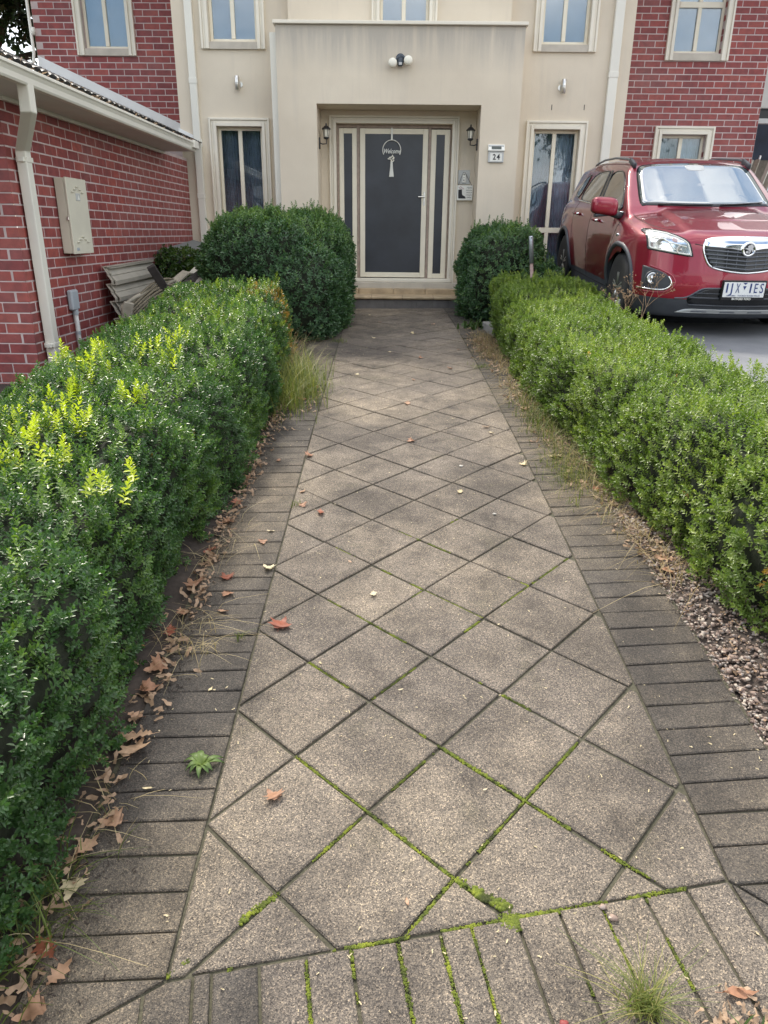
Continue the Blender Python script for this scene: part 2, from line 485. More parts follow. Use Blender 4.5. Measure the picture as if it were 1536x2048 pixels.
class MB:
    """collects shapes in world coordinates, then links them as one mesh object"""
    def __init__(self):
        self.V, self.F = [], []
    def add(self, V, F):
        n = len(self.V)
        self.V += [tuple(v) for v in V]
        self.F += [tuple(i + n for i in f) for f in F]
        return self
    def box(self, x0, x1, y0, y1, z0, z1, b=0.0):
        if b <= 0:
            V = [(x, y, z) for z in (z0, z1) for y in (y0, y1) for x in (x0, x1)]
            F = [(0, 2, 3, 1), (4, 5, 7, 6), (0, 1, 5, 4), (2, 6, 7, 3), (0, 4, 6, 2), (1, 3, 7, 5)]
            return self.add(V, F)
        V, F = chamfer_box((x1 - x0), (y1 - y0), (z1 - z0), b)
        c = Vector(((x0 + x1) / 2, (y0 + y1) / 2, (z0 + z1) / 2))
        return self.add([c + Vector(v) for v in V], F)
    def obox(self, c, size, rot, b=0.003):
        V, F = chamfer_box(size[0], size[1], size[2], b)
        R = Euler(rot).to_matrix()
        c = Vector(c)
        return self.add([c + R @ Vector(v) for v in V], F)
    def tube(self, pts, r, n=10, cap=True):
        pts = [Vector(p) for p in pts]
        rs = r if isinstance(r, (list, tuple)) else [r] * len(pts)
        V, F = [], []
        up = None
        for i, p in enumerate(pts):
            d = (pts[min(i + 1, len(pts) - 1)] - pts[max(i - 1, 0)])
            d = d.normalized() if d.length > 1e-9 else Vector((0, 0, 1))
            if up is None:
                up = Vector((0, 0, 1)) if abs(d.z) < 0.9 else Vector((1, 0, 0))
            s = d.cross(up)
            if s.length < 1e-6:
                s = d.cross(Vector((0, 1, 0)))
            s.normalize()
            up = s.cross(d).normalized()
            for k in range(n):
                a = 2 * math.pi * k / n
                V.append(p + (s * math.cos(a) + up * math.sin(a)) * rs[i])
        for i in range(len(pts) - 1):
            for k in range(n):
                a, b = i * n + k, i * n + (k + 1) % n
                F.append((a, b, b + n, a + n))
        if cap:
            F.append(tuple(range(n - 1, -1, -1)))
            F.append(tuple((len(pts) - 1) * n + k for k in range(n)))
        return self.add(V, F)
    def lathe(self, prof, origin, axis='z', n=24):
        """prof: list of (radius, height)"""
        V, F = [], []
        o = Vector(origin)
        for r, h in prof:
            for k in range(n):
                a = 2 * math.pi * k / n
                c, s = r * math.cos(a), r * math.sin(a)
                V.append(o + (Vector((c, s, h)) if axis == 'z' else Vector((c, -h, s)) if axis == 'y' else Vector((h, c, s))))
        m = len(prof)
        for i in range(m - 1):
            for k in range(n):
                a, b = i * n + k, i * n + (k + 1) % n
                F.append((a, b, b + n, a + n))
        F.append(tuple(range(n - 1, -1, -1)))
        F.append(tuple((m - 1) * n + k for k in range(n)))
        return self.add(V, F)
    def prism(self, poly, y0, y1, plane='xz'):
        """poly in (x, z) pushed from y0 to y1, or in (x, y) pushed from z0 to z1"""
        n = len(poly)
        if plane == 'xz':
            V = [(x, y0, z) for x, z in poly] + [(x, y1, z) for x, z in poly]
        elif plane == 'yz':
            V = [(y0, x, z) for x, z in poly] + [(y1, x, z) for x, z in poly]
        else:
            V = [(x, y, y0) for x, y in poly] + [(x, y, y1) for x, y in poly]
        F = [tuple(range(n)), tuple(range(2 * n - 1, n - 1, -1))]
        F += [(i, i + n, (i + 1) % n + n, (i + 1) % n) for i in range(n)]
        return self.add(V, F)
    def build(self, name, mat, parent=None, smooth=False, origin=None):
        if parent is not None:
            w = world_origin(parent)
            loc = Vector((0, 0, 0))
            if origin is not None:
                loc = Vector(origin) - w
            off = w + loc
        else:
            loc = Vector(origin) if origin is not None else Vector((0, 0, 0))
            off = loc
        V = [(v[0] - off.x, v[1] - off.y, v[2] - off.z) for v in self.V]
        me = make_mesh(name, V, self.F, mat, smooth)
        bm = bmesh.new(); bm.from_mesh(me)
        bmesh.ops.recalc_face_normals(bm, faces=bm.faces)
        bm.to_mesh(me); bm.free()
        return link_mesh(name, me, parent, loc)

def chamfer_box(sx, sy, sz, b):
    b = min(b, sx * 0.3, sy * 0.3, sz * 0.3)
    hx, hy, hz = sx / 2, sy / 2, sz / 2
    V, idx = [], {}
    for i, s in enumerate([(a, c, d) for a in (-1, 1) for c in (-1, 1) for d in (-1, 1)]):
        X, Y, Z = s[0] * hx, s[1] * hy, s[2] * hz
        x, y, z = s[0] * (hx - b), s[1] * (hy - b), s[2] * (hz - b)
        for ax, v in enumerate(((X, y, z), (x, Y, z), (x, y, Z))):
            idx[(s, ax)] = len(V); V.append(v)
    F = []
    S = (-1, 1)
    for ax in range(3):
        o1, o2 = [a for a in range(3) if a != ax]
        for s in S:
            q = []
            for a, c in ((-1, -1), (1, -1), (1, 1), (-1, 1)):
                k = [0, 0, 0]; k[ax] = s; k[o1] = a; k[o2] = c
                q.append(idx[(tuple(k), ax)])
            F.append(tuple(q))
    for ax in range(3):
        o1, o2 = [a for a in range(3) if a != ax]
        for a in S:
            for c in S:
                k1 = [0, 0, 0]; k1[o1] = a; k1[o2] = c
                k2 = list(k1); k1[ax] = -1; k2[ax] = 1
                F.append((idx[(tuple(k1), o1)], idx[(tuple(k2), o1)], idx[(tuple(k2), o2)], idx[(tuple(k1), o2)]))
    for s in [(a, c, d) for a in S for c in S for d in S]:
        F.append((idx[(s, 0)], idx[(s, 1)], idx[(s, 2)]))
    me = bpy.data.meshes.new('t'); me.from_pydata(V, [], F)
    bm = bmesh.new(); bm.from_mesh(me)
    bmesh.ops.recalc_face_normals(bm, faces=bm.faces)
    bm.faces.ensure_lookup_table()
    F = [tuple(v.index for v in f.verts) for f in bm.faces]
    bm.free(); bpy.data.meshes.remove(me)
    return V, F

def text_mesh(body, size, extrude=0.001, shear=0.0, bold=0.0, align='CENTER', spacing=1.0):
    cu = bpy.data.curves.new('lettering', 'FONT')
    cu.body = body; cu.size = size; cu.extrude = extrude; cu.shear = shear; cu.offset = bold
    cu.align_x = align; cu.align_y = 'CENTER'; cu.space_character = spacing
    cu.resolution_u = 3
    ob = bpy.data.objects.new('lettering', cu)
    COL.objects.link(ob)
    bpy.context.view_layer.update()
    dg = bpy.context.evaluated_depsgraph_get()
    me = bpy.data.meshes.new_from_object(ob.evaluated_get(dg))
    COL.objects.unlink(ob); bpy.data.objects.remove(ob); bpy.data.curves.remove(cu)
    return me

def lettering(name, body, size, loc, mat, parent, width=None, **kw):
    """lettering standing upright, facing -Y; width squeezes it"""
    me = text_mesh(body, size, **kw)
    me.materials.clear(); me.materials.append(mat)
    n = len(me.vertices)
    co = np.zeros(n * 3); me.vertices.foreach_get('co', co); co = co.reshape(-1, 3)
    if width:
        co[:, 0] *= width / max(1e-6, co[:, 0].max() - co[:, 0].min())
    new = np.c_[co[:, 0], -co[:, 2], co[:, 1]]
    me.vertices.foreach_set('co', new.ravel()); me.update()
    return link_mesh(name, me, parent, Vector(loc) - (world_origin(parent) if parent else Vector()))

# ---- cheap value noise for numpy
def vnoise(p, scale, seed=0):
    q = np.asarray(p, float) * scale + seed * 17.31
    i = np.floor(q).astype(np.int64); f = q - i
    f = f * f * (3 - 2 * f)
    def h(ix, iy, iz):
        n = (ix * 374761393 + iy * 668265263 + iz * 2147483647 + seed * 1013904223) & 0xffffffff
        n = ((n ^ (n >> 13)) * 1274126177) & 0xffffffff
        return ((n ^ (n >> 16)) & 0xffff) / 65535.0
    r = 0
    for dx in (0, 1):
        for dy in (0, 1):
            for dz in (0, 1):
                w = (f[:, 0] if dx else 1 - f[:, 0]) * (f[:, 1] if dy else 1 - f[:, 1]) * (f[:, 2] if dz else 1 - f[:, 2])
                r = r + w * h(i[:, 0] + dx, i[:, 1] + dy, i[:, 2] + dz)
    return r

def np_mesh(name, V, faces, mat, tint=None, smooth=False):
    """faces: (n,3) or (n,4) int array; tint: per-vertex RGB"""
    me = bpy.data.meshes.new(name)
    k = faces.shape[1]
    me.vertices.add(len(V)); me.vertices.foreach_set('co', np.asarray(V, np.float32).ravel())
    me.loops.add(faces.size); me.loops.foreach_set('vertex_index', faces.astype(np.int32).ravel())
    me.polygons.add(len(faces))
    me.polygons.foreach_set('loop_start', np.arange(0, faces.size, k, dtype=np.int32))
    me.polygons.foreach_set('loop_total', np.full(len(faces), k, np.int32))
    if smooth:
        me.polygons.foreach_set('use_smooth', np.ones(len(faces), bool))
    me.materials.append(mat)
    me.update(calc_edges=True)
    if tint is not None:
        a = me.color_attributes.new('tint', 'FLOAT_COLOR', 'POINT')
        a.data.foreach_set('color', np.c_[tint, np.ones(len(tint))].astype(np.float32).ravel())
    return me

def frames(dirs, rng):
    """rotation matrices whose Z is dirs, with a random spin"""
    d = dirs / np.linalg.norm(dirs, axis=1, keepdims=True)
    ref = rng.normal(size=d.shape)
    x = np.cross(ref, d); x /= np.linalg.norm(x, axis=1, keepdims=True) + 1e-9
    y = np.cross(d, x)
    return np.stack([x, y, d], axis=2)

def scatter(tV, tF, pos, R, scl):
    """instances a template (verts, faces) at pos with rotation R and scale scl"""
    n, m = len(pos), len(tV)
    V = np.einsum('nij,mj->nmi', R, tV) * scl[:, None, None] + pos[:, None, :]
    F = tF[None, :, :] + (np.arange(n) * m)[:, None, None]
    return V.reshape(-1, 3), F.reshape(-1, tF.shape[1])

LEAF_F = np.array([(0, 1, 2, 3), (0, 3, 4, 5)])
def leaf_verts(L, W, fold=0.25, curl=0.12):
    """base, right low, right high, tip, left high, left low - along +X, face up +Z"""
    return np.array([(0, 0, 0), (L * 0.35, W * 0.5, fold * W), (L * 0.72, W * 0.42, fold * W - curl * L * 0.4), (L, 0, -curl * L),
                     (L * 0.72, -W * 0.42, fold * W - curl * L * 0.4), (L * 0.35, -W * 0.5, fold * W)])

def sprig(rng, pairs, L, W, step, droop=0.5):
    """a box sprig: opposite leaves in crossed pairs up a stem, tuft at the tip"""
    V, F, n = [], [], 0
    spin = rng.uniform(0, 6.28)
    for k in range(pairs):
        z = step * (k + 0.3)
        grow = 0.75 + 0.35 * math.sin(math.pi * (k + 1) / (pairs + 1))
        up = 0.25 + 0.9 * (k / max(1, pairs - 1)) ** 1.6
        for s in range(2):
            a = spin + (k % 2) * math.pi / 2 + s * math.pi + rng.uniform(-0.3, 0.3)
            el = up + rng.uniform(-0.2, 0.2)
            lv = leaf_verts(L * grow * rng.uniform(0.85, 1.15), W * grow * rng.uniform(0.9, 1.1), 0.18, rng.uniform(0.0, 0.25))
            ce, se = math.cos(el), math.sin(el)
            x, y, zz = lv[:, 0] * ce - lv[:, 2] * se, lv[:, 1], lv[:, 0] * se + lv[:, 2] * ce
            ca, sa = math.cos(a), math.sin(a)
            V.append(np.c_[x * ca - y * sa, x * sa + y * ca, zz + z])
            F.append(LEAF_F + n); n += 6
    return np.concatenate(V), np.concatenate(F)

SPRIGS = [sprig(NP, 6, 0.0165, 0.0086, 0.0072) for _ in range(7)]
SPRIGS_LONG = [sprig(NP, 9, 0.018, 0.0082, 0.0082) for _ in range(3)]
SPRIGS_FAR = [sprig(NP, 4, 0.028, 0.015, 0.014) for _ in range(4)]

def foliage(name, pos, dirs, templates, mat, rng, parent=None, size=(0.8, 1.25), tint_fn=None, kind=None):
    n = len(pos)
    which = rng.integers(0, len(templates), n)
    VV, FF, TT, base = [], [], [], 0
    R = frames(dirs, rng)
    scl = rng.uniform(size[0], size[1], n)
    for t, (tv, tf) in enumerate(templates):
        sel = np.where(which == t)[0]
        if not len(sel):
            continue
        V, F = scatter(tv, tf, pos[sel], R[sel], scl[sel])
        tint = tint_fn(pos[sel], rng)
        per_leaf = len(tv) // 6
        T = np.repeat(tint, len(tv), axis=0)
        jit = np.repeat(rng.normal(0, 0.10, len(sel) * per_leaf), 6)
        T[:, 0] = np.clip(T[:, 0] + jit, 0, 1)
        VV.append(V); FF.append(F + base); TT.append(T); base += len(V)
    V = np.concatenate(VV); F = np.concatenate(FF); T = np.concatenate(TT)
    w = world_origin(parent) if parent else Vector()
    me = np_mesh(name, V - np.array(w), F, mat, T)
    o = link_mesh(name, me, parent)
    if kind: o['kind'] = kind
    return o

def rounded_box_points(n, size, r, rng, faces=None):
    """points and normals on a rounded box centred at 0"""
    sx, sy, sz = size
    A = np.array([sy * sz, sy * sz, sx * sz, sx * sz, sx * sy, 0.0 * sx * sy])
    if faces is not None:
        A = A * np.array(faces)
    f = rng.choice(6, size=n, p=A / A.sum())
    p = rng.uniform(-0.5, 0.5, (n, 3)) * np.array(size)
    for k in range(6):
        m = f == k
        p[m, k // 2] = (-0.5 if k % 2 == 0 else 0.5) * size[k // 2] * (1 if k != 4 else -1)
    h = np.array(size) / 2 - r
    q = np.clip(p, -h, h)
    d = p - q
    nn = d / (np.linalg.norm(d, axis=1, keepdims=True) + 1e-9)
    return q + nn * r, nn

def rounded_box_core(size, r, k=14):
    """closed grid mesh of a rounded box"""
    bm = bmesh.new()
    bmesh.ops.create_cube(bm, size=1.0)
    bmesh.ops.subdivide_edges(bm, edges=bm.edges, cuts=k, use_grid_fill=True)
    V = np.array([v.co[:] for v in bm.verts]) * np.array(size)
    h = np.array(size) / 2 - r
    q = np.clip(V, -h, h); d = V - q
    nn = d / (np.linalg.norm(d, axis=1, keepdims=True) + 1e-9)
    V = q + nn * r
    F = [tuple(v.index for v in f.verts) for f in bm.faces]
    bm.free()
    return V, nn, F

# ------------------------------------------------------------------ the ground
def build_ground():
    xs = sorted(set([-400, -150, -60, -30, -15, -10, -8] + [round(-6 + 0.25 * i, 3) for i in range(49)] + [8, 10, 15, 30, 60, 150, 400]))
    ys = sorted(set([-400, -150, -60, -30, -12, -6, -4] + [round(-3 + 0.25 * i, 3) for i in range(63)] + [14, 18, 25, 40, 80, 200, 600]))
    V, F = [], []
    for y in ys:
        for x in xs:
            z = gz(x, y) - 0.022
            if x > 1.25:                                            # bank rising to the driveway under the hedge
                t = min(1, (x - 1.25) / 0.95)
                z += t * (driveway_z(y) - 0.06 - z) * (1.0 if -3 < y < 13 else 0)
            if -0.55 > x > -3.1 and 0 < y < 11.4 and x < -0.86:
                z += 0.03 + 0.012 * math.sin(x * 9 + y * 5) + 0.01 * math.sin(y * 13)
            if 0.98 < x < 2 and 0 < y < 11:
                z += 0.012 * math.sin(x * 11 + y * 7)
            V.append((x, y, z))
    nx = len(xs)
    for j in range(len(ys) - 1):
        for i in range(nx - 1):
            a = j * nx + i
            F.append((a, a + 1, a + 1 + nx, a + nx))
    o = link_mesh('ground', make_mesh('ground', V, F, M['soil'], True))
    tag(o, kind='structure')
    # the driveway: a raised slab at the right, its long side facing the hedge
    mb = MB()
    ysd = [-6, -2, 2, 5, 8, 11.8, 14, 22]
    V, F = [], []
    for y in ysd:
        z = driveway_z(y)
        for x, dz in ((2.28, -0.45), (2.28, -0.01), (2.29, 0.0), (11.0, 0.0), (11.0, -0.45)):
            V.append((x, y, z + dz))
    for j in range(len(ysd) - 1):
        for i in range(4):
            a = j * 5 + i
            F.append((a, a + 1, a + 6, a + 5))
    mb.add(V, F)
    o = mb.build('driveway', M['driveway'])
    tag(o, kind='structure')
build_ground()

# ------------------------------------------------------------------ the paved path
def path_left(y): return -0.495 - 0.0101 * y
def path_right(y): return 0.927 - 0.0145 * y
PL0, PR0 = (-0.506, 1.190), (0.906, 1.456)          # near corners of the diamond field

def clip_half(poly, p, n):
    """keep the side where (q-p).n >= 0"""
    out = []
    for i in range(len(poly)):
        a, b = poly[i], poly[(i + 1) % len(poly)]
        da = (a[0] - p[0]) * n[0] + (a[1] - p[1]) * n[1]
        db = (b[0] - p[0]) * n[0] + (b[1] - p[1]) * n[1]
        if da >= 0:
            out.append(a)
        if (da >= 0) != (db >= 0):
            t = da / (da - db)
            out.append((a[0] + (b[0] - a[0]) * t, a[1] + (b[1] - a[1]) * t))
    return out

def line_normal(a, b):
    dx, dy = b[0] - a[0], b[1] - a[1]
    l = math.hypot(dx, dy)
    return (-dy / l, dx / l)                        # left side of a->b

def area(poly):
    return 0.5 * sum(poly[i][0] * poly[(i + 1) % len(poly)][1] - poly[(i + 1) % len(poly)][0] * poly[i][1] for i in range(len(poly)))

def shrink(poly, d):
    if area(poly) < 0:
        poly = poly[::-1]
    out = poly
    for i in range(len(poly)):
        a, b = poly[i], poly[(i + 1) % len(poly)]
        if math.hypot(b[0] - a[0], b[1] - a[1]) < 1e-5:
            continue
        n = line_normal(a, b)
        out = clip_half(out, (a[0] + n[0] * d, a[1] + n[1] * d), n)
        if len(out) < 3:
            return []
    res = []
    for q in out:
        if not res or math.hypot(q[0] - res[-1][0], q[1] - res[-1][1]) > 1e-4:
            res.append(q)
    if len(res) > 1 and math.hypot(res[0][0] - res[-1][0], res[0][1] - res[-1][1]) < 1e-4:
        res.pop()
    return res if len(res) >= 3 else []

path = tag(empty('path', (0.15, 1.2, gz(0.15, 1.2))), kind='structure')
PATH_O = Vector(path.location)

def add_slab(name, poly, mat, joint=0.0045, lift=0.0, tilt=0.002):
    """one paver: chamfered top, own level and tilt"""
    poly = shrink(poly, joint)
    if len(poly) < 3 or abs(area(poly)) < 0.0006:
        return None
    cx = sum(p[0] for p in poly) / len(poly); cy = sum(p[1] for p in poly) / len(poly)
    top = shrink(poly, 0.0035)
    if len(top) != len(poly):
        top = [(cx + (p[0] - cx) * 0.97, cy + (p[1] - cy) * 0.97) for p in poly]
    tx, ty = RNG.uniform(-tilt, tilt) / 0.2, RNG.uniform(-tilt, tilt) / 0.2
    dz = lift + RNG.uniform(-0.0018, 0.0018)
    z = lambda x, y, d: gz(x, y) + dz + tx * (x - cx) + ty * (y - cy) + d - gz(cx, cy)
    n = len(poly)
    V = [(x - cx, y - cy, z(x, y, -0.045)) for x, y in poly] + [(x - cx, y - cy, z(x, y, -0.003)) for x, y in poly] + [(x - cx, y - cy, z(x, y, 0)) for x, y in top]
    F = [tuple(range(2 * n, 3 * n))]
    for k in (0, n):
        F += [(k + i, k + (i + 1) % n, k + n + (i + 1) % n, k + n + i) for i in range(n)]
    me = make_mesh(name, V, F, mat)
    return link_mesh(name, me, path, Vector((cx, cy, gz(cx, cy))) - PATH_O)

def lattice(u, v):
    return (-0.51609 + 0.46496 * u - 0.0095 * v + 0.00007 * u * v + 0.00006 * v * v,
            1.62782 + 0.04363 * u + 0.47839 * v - 0.00434 * u * v - 0.00037 * v * v)

def build_path():
    nbot = line_normal(PL0, PR0)
    for j in range(-5, 46):
        for i in range(-1, 8):
            if (i + j) % 2 == 0:
                continue
            cu, cv = i / 2, j / 2
            if j % 2 != 0 and i % 2 != 0:
                continue
            poly = [lattice(cu - 0.5, cv), lattice(cu, cv - 0.5), lattice(cu + 0.5, cv), lattice(cu, cv + 0.5)]
            poly = clip_half(poly, PL0, nbot)
            if len(poly) < 3: continue
            a, b = (path_left(0), 0), (path_left(12), 12)
            poly = clip_half(poly, a, tuple(-c for c in line_normal(a, b)))
            if len(poly) < 3: continue
            a, b = (path_right(0), 0), (path_right(12), 12)
            poly = clip_half(poly, a, line_normal(a, b))
            if len(poly) < 3: continue
            poly = clip_half(poly, (0, 11.09), (0, -1))
            if len(poly) < 3: continue
            add_slab('paver', poly, M['paver'], joint=RNG.uniform(0.0035, 0.0055) + (0.0015 if cv < 2 else 0), tilt=0.0015)
    # mitred corners
    mL = ((PL0), (PL0[0] - 0.34, PL0[1] - 0.22))
    mR = ((PR0), (PR0[0] + 0.34, PR0[1] - 0.30))
    nL = line_normal(mL[1], mL[0]); nR = line_normal(mR[0], mR[1])
    # left border, laid across the path's edge
    y = 0.86
    while y < 11.05:
        w = 0.112 + RNG.uniform(-0.002, 0.002)
        s = 0.045
        x1 = path_left(y); x0 = x1 - 0.325
        poly = [(x0, y - s * 0.325), (x1, y), (path_left(y + w), y + w), (x0, y + w - s * 0.325)]
        poly = clip_half(poly, mL[0], nL)
        if len(poly) >= 3:
            add_slab('border_brick', poly, M['border'], joint=RNG.uniform(0.002, 0.0042), tilt=0.003)
        y += w
    y = 1.10
    while y < 11.05:
        w = 0.1135 + RNG.uniform(-0.002, 0.002)
        s = 0.085
        x0 = path_right(y); x1 = x0 + 0.325
        poly = [(x0, y), (x1, y + s * 0.325), (x1, y + w + s * 0.325), (path_right(y + w), y + w)]
        poly = clip_half(poly, mR[0], nR)
        if len(poly) >= 3:
            add_slab('border_brick', poly, M['border'], joint=RNG.uniform(0.002, 0.0042), tilt=0.003)
        y += w
    # the header row across the near end
    d = Vector((PR0[0] - PL0[0], PR0[1] - PL0[1])); Ltot = d.length; d.normalize()
    nrm = Vector((d.y, -d.x))
    cuts = [-0.50, -0.385, -0.27, -0.16, -0.05, 0.062, 0.104, 0.215, 0.326, 0.434, 0.549, 0.656, 0.736, 0.852, 0.966, 1.077, 1.198, 1.316, Ltot, Ltot + 0.115, Ltot + 0.23, Ltot + 0.345, Ltot + 0.46]
    for a, b in zip(cuts[:-1], cuts[1:]):
        p = Vector(PL0)
        q = [p + d * a, p + d * b, p + d * b + nrm * 0.36, p + d * a + nrm * 0.36]
        poly = [(v.x, v.y) for v in q]
        poly = clip_half(poly, mL[0], tuple(-c for c in nL))
        if len(poly) >= 3:
            poly = clip_half(poly, mR[0], tuple(-c for c in nR))
        if len(poly) >= 3:
            add_slab('border_brick', poly, M['border'] if (a < 0.2 or b > Ltot) else M['paver'], joint=RNG.uniform(0.003, 0.005), tilt=0.003)
    # gritty bedding seen in the joints
    V, F = [], []
    ys = [0.6 + 0.25 * i for i in range(44)]
    for y in ys:
        for x in (path_left(y) - 0.34, 0.1, path_right(y) + 0.34):
            V.append((x, min(y, 11.1), gz(x, y) - 0.0085))
    for j in range(len(ys) - 1):
        for i in range(2):
            a = j * 3 + i
            F.append((a, a + 1, a + 4, a + 3))
    mb = MB().add(V, F)
    o = mb.build('bedding_sand', M['joint'], path)
    o['kind'] = 'stuff'
build_path()

# ------------------------------------------------------------------ brickwork
BRICK_CACHE = {}
def brick_mesh(w, h=0.076, d=0.10):
    key = round(w, 3)
    if key not in BRICK_CACHE:
        V, F = chamfer_box(key, d, h, 0.0025)
        V = [(x + key / 2, y + d / 2, z + h / 2) for x, y, z in V]
        BRICK_CACHE[key] = make_mesh('brick', V, F, M['brick'])
    return BRICK_CACHE[key]

def course_spans(row, length, holes, z, first_offset=0.0):
    """bricks of one course: list of (u0, u1)"""
    start = -0.12 + first_offset if row % 2 else first_offset
    out = []
    k = 0
    while True:
        a = start + 0.24 * k; b = a + 0.23
        k += 1
        if a > length: break
        a, b = max(a, 0.0), min(b, length)
        if b - a < 0.03: continue
        segs = [(a, b)]
        for (h0, h1, z0, z1) in holes:
            if z + 0.076 > z0 + 0.01 and z < z1 - 0.01:
                ns = []
                for s, e in segs:
                    if e <= h0 or s >= h1: ns.append((s, e)); continue
                    if s < h0: ns.append((s, h0))
                    if e > h1: ns.append((h1, e))
                segs = ns
        out += [(s, e) for s, e in segs if e - s > 0.025]
    return out

def lay_bricks(wall, origin, ang, length, z0, courses, holes=(), single=None, first_offset=0.0, phase=0, proud=0.0008, skip_first=False):
    """running bond; single(u, z) tells which bricks are objects of their own, the others are joined"""
    ca, sa = math.cos(ang), math.sin(ang)
    rest = MB()
    W = world_origin(wall)
    count = 0
    for row in range(courses):
        z = z0 + row * 0.086
        for a, b in course_spans(row + phase, length, holes, z, first_offset):
            if skip_first and a < 0.01 and b < 0.15: continue
            jx = RNG.uniform(-0.0012, 0.0012)
            off = proud + RNG.uniform(0, 0.0012)
            p = Vector((origin[0] + ca * (a + jx) + sa * off, origin[1] + sa * (a + jx) - ca * off, z + RNG.uniform(-0.0008, 0.0008)))
            w = max(0.03, round(b - a, 2))
            if single is None or single((a + b) / 2, z):
                o = bpy.data.objects.new('brick', brick_mesh(w))
                COL.objects.link(o); o.parent = wall
                o.location = p - W; o.rotation_euler = (0, 0, ang)
                count += 1
            else:
                V, F = chamfer_box(b - a, 0.10, 0.076, 0.0035)
                R = Matrix.Rotation(ang, 3, 'Z')
                rest.add([p + R @ Vector((x + (b - a) / 2, y + 0.05, zz + 0.038)) for x, y, zz in V], F)
    if rest.V:
        o = rest.build('brickwork_remainder', M['brick'], wall)
        o['kind'] = 'stuff'
    return count

def wall_sheet(mb, x0, x1, z0, z1, y, depth, holes=(), ret=True):
    """a wall facing -Y with real openings and their reveals; holes: (x0, x1, z0, z1)"""
    xs = sorted(set([x0, x1] + [c for h in holes for c in h[:2] if x0 < c < x1]))
    zs = sorted(set([z0, z1] + [c for h in holes for c in h[2:] if z0 < c < z1]))
    for i in range(len(xs) - 1):
        for j in range(len(zs) - 1):
            cx, cz = (xs[i] + xs[i + 1]) / 2, (zs[j] + zs[j + 1]) / 2
            if any(h[0] < cx < h[1] and h[2] < cz < h[3] for h in holes): continue
            mb.add([(xs[i], y, zs[j]), (xs[i + 1], y, zs[j]), (xs[i + 1], y, zs[j + 1]), (xs[i], y, zs[j + 1])], [(0, 1, 2, 3)])
    yb = y + depth
    for a, b, c, d in holes:
        mb.add([(a, y, c), (a, y, d), (a, yb, d), (a, yb, c)], [(0, 1, 2, 3)])
        mb.add([(b, y, c), (b, y, d), (b, yb, d), (b, yb, c)], [(0, 1, 2, 3)])
        mb.add([(a, y, d), (b, y, d), (b, yb, d), (a, yb, d)], [(0, 1, 2, 3)])
        mb.add([(a, y, c), (b, y, c), (b, yb, c), (a, yb, c)], [(0, 1, 2, 3)])
    if ret:
        for x in (x0, x1):
            mb.add([(x, y, z0), (x, y, z1), (x, yb, z1), (x, yb, z0)], [(0, 1, 2, 3)])
        mb.add([(x0, y, z1), (x1, y, z1), (x1, yb, z1), (x0, yb, z1)], [(0, 1, 2, 3)])

# ------------------------------------------------------------------ the house
house = tag(empty('house', (0.0, 12.5, 0.72)), 'two-storey house of cream render and red brick behind the garden path', 'house')
HZ = 6.15                                                       # eaves
WIN = []                                                        # (x0, x1, z0, z1, y, ...) openings

Y_ST, Y_BR, Y_BL, Y_POR, Y_BAY = 11.85, 12.58, 12.75, 11.30, 11.65
# openings measured inside the architraves
O_lowL = (-2.575, -1.915, 1.10, 3.17)
O_upL = (-2.60, -1.925, 4.235, 5.55)
O_lowR = (2.02, 2.685, 0.98, 3.17)
O_upR = (2.035, 2.69, 4.235, 5.55)
O_upC = (-0.215, 0.455, 4.34, 5.55)
O_brU = (4.115, 4.83, 4.285, 5.6)
O_brL = (4.11, 4.80, 2.0, 3.205)
O_blU = (-4.69, -4.02, 4.315, 5.6)
O_door = (-0.84, 0.845, 0.95, 3.225)

def house_walls():
    mb = MB()
    wall_sheet(mb, -3.105, 3.312, 0.3, HZ, Y_ST, 0.14, [O_lowL, O_upL, O_lowR, O_upR, O_door])
    st = mb.build('rendered_wall', M['stucco'], house)
    mb = MB()
    wall_sheet(mb, -1.463, 1.572, 3.6, HZ, Y_BAY, 0.30, [O_upC])
    mb.build('upper_bay_wall', M['stucco'], house)
    # the portico: piers and deep lintel with a square opening
    mb = MB()
    wall_sheet(mb, -1.595, 1.725, 0.3, 4.318, Y_POR, 0.548, [(-1.066, 1.190, 0.2, 3.396)])
    mb.build('portico_wall', M['stucco'], house)
    mb = MB(); mb.box(-1.625, 1.755, Y_POR - 0.045, Y_ST - 0.002, 4.32, 4.362, 0.006)
    mb.build('portico_coping', M['trim'], house)
    mb = MB(); mb.box(-1.600, 1.73, Y_POR - 0.01, Y_POR + 0.1, 4.285, 4.32, 0.004)
    # render on the returns to the back walls beyond the bays
    for x in (-3.105, 3.312):
        q = MB(); q.add([(x, Y_ST, 0.3), (x, Y_BL + 0.1, 0.3), (x, Y_BL + 0.1, HZ), (x, Y_ST, HZ)], [(0, 1, 2, 3)])
        q.build('return_wall', M['stucco'], house)
house_walls()

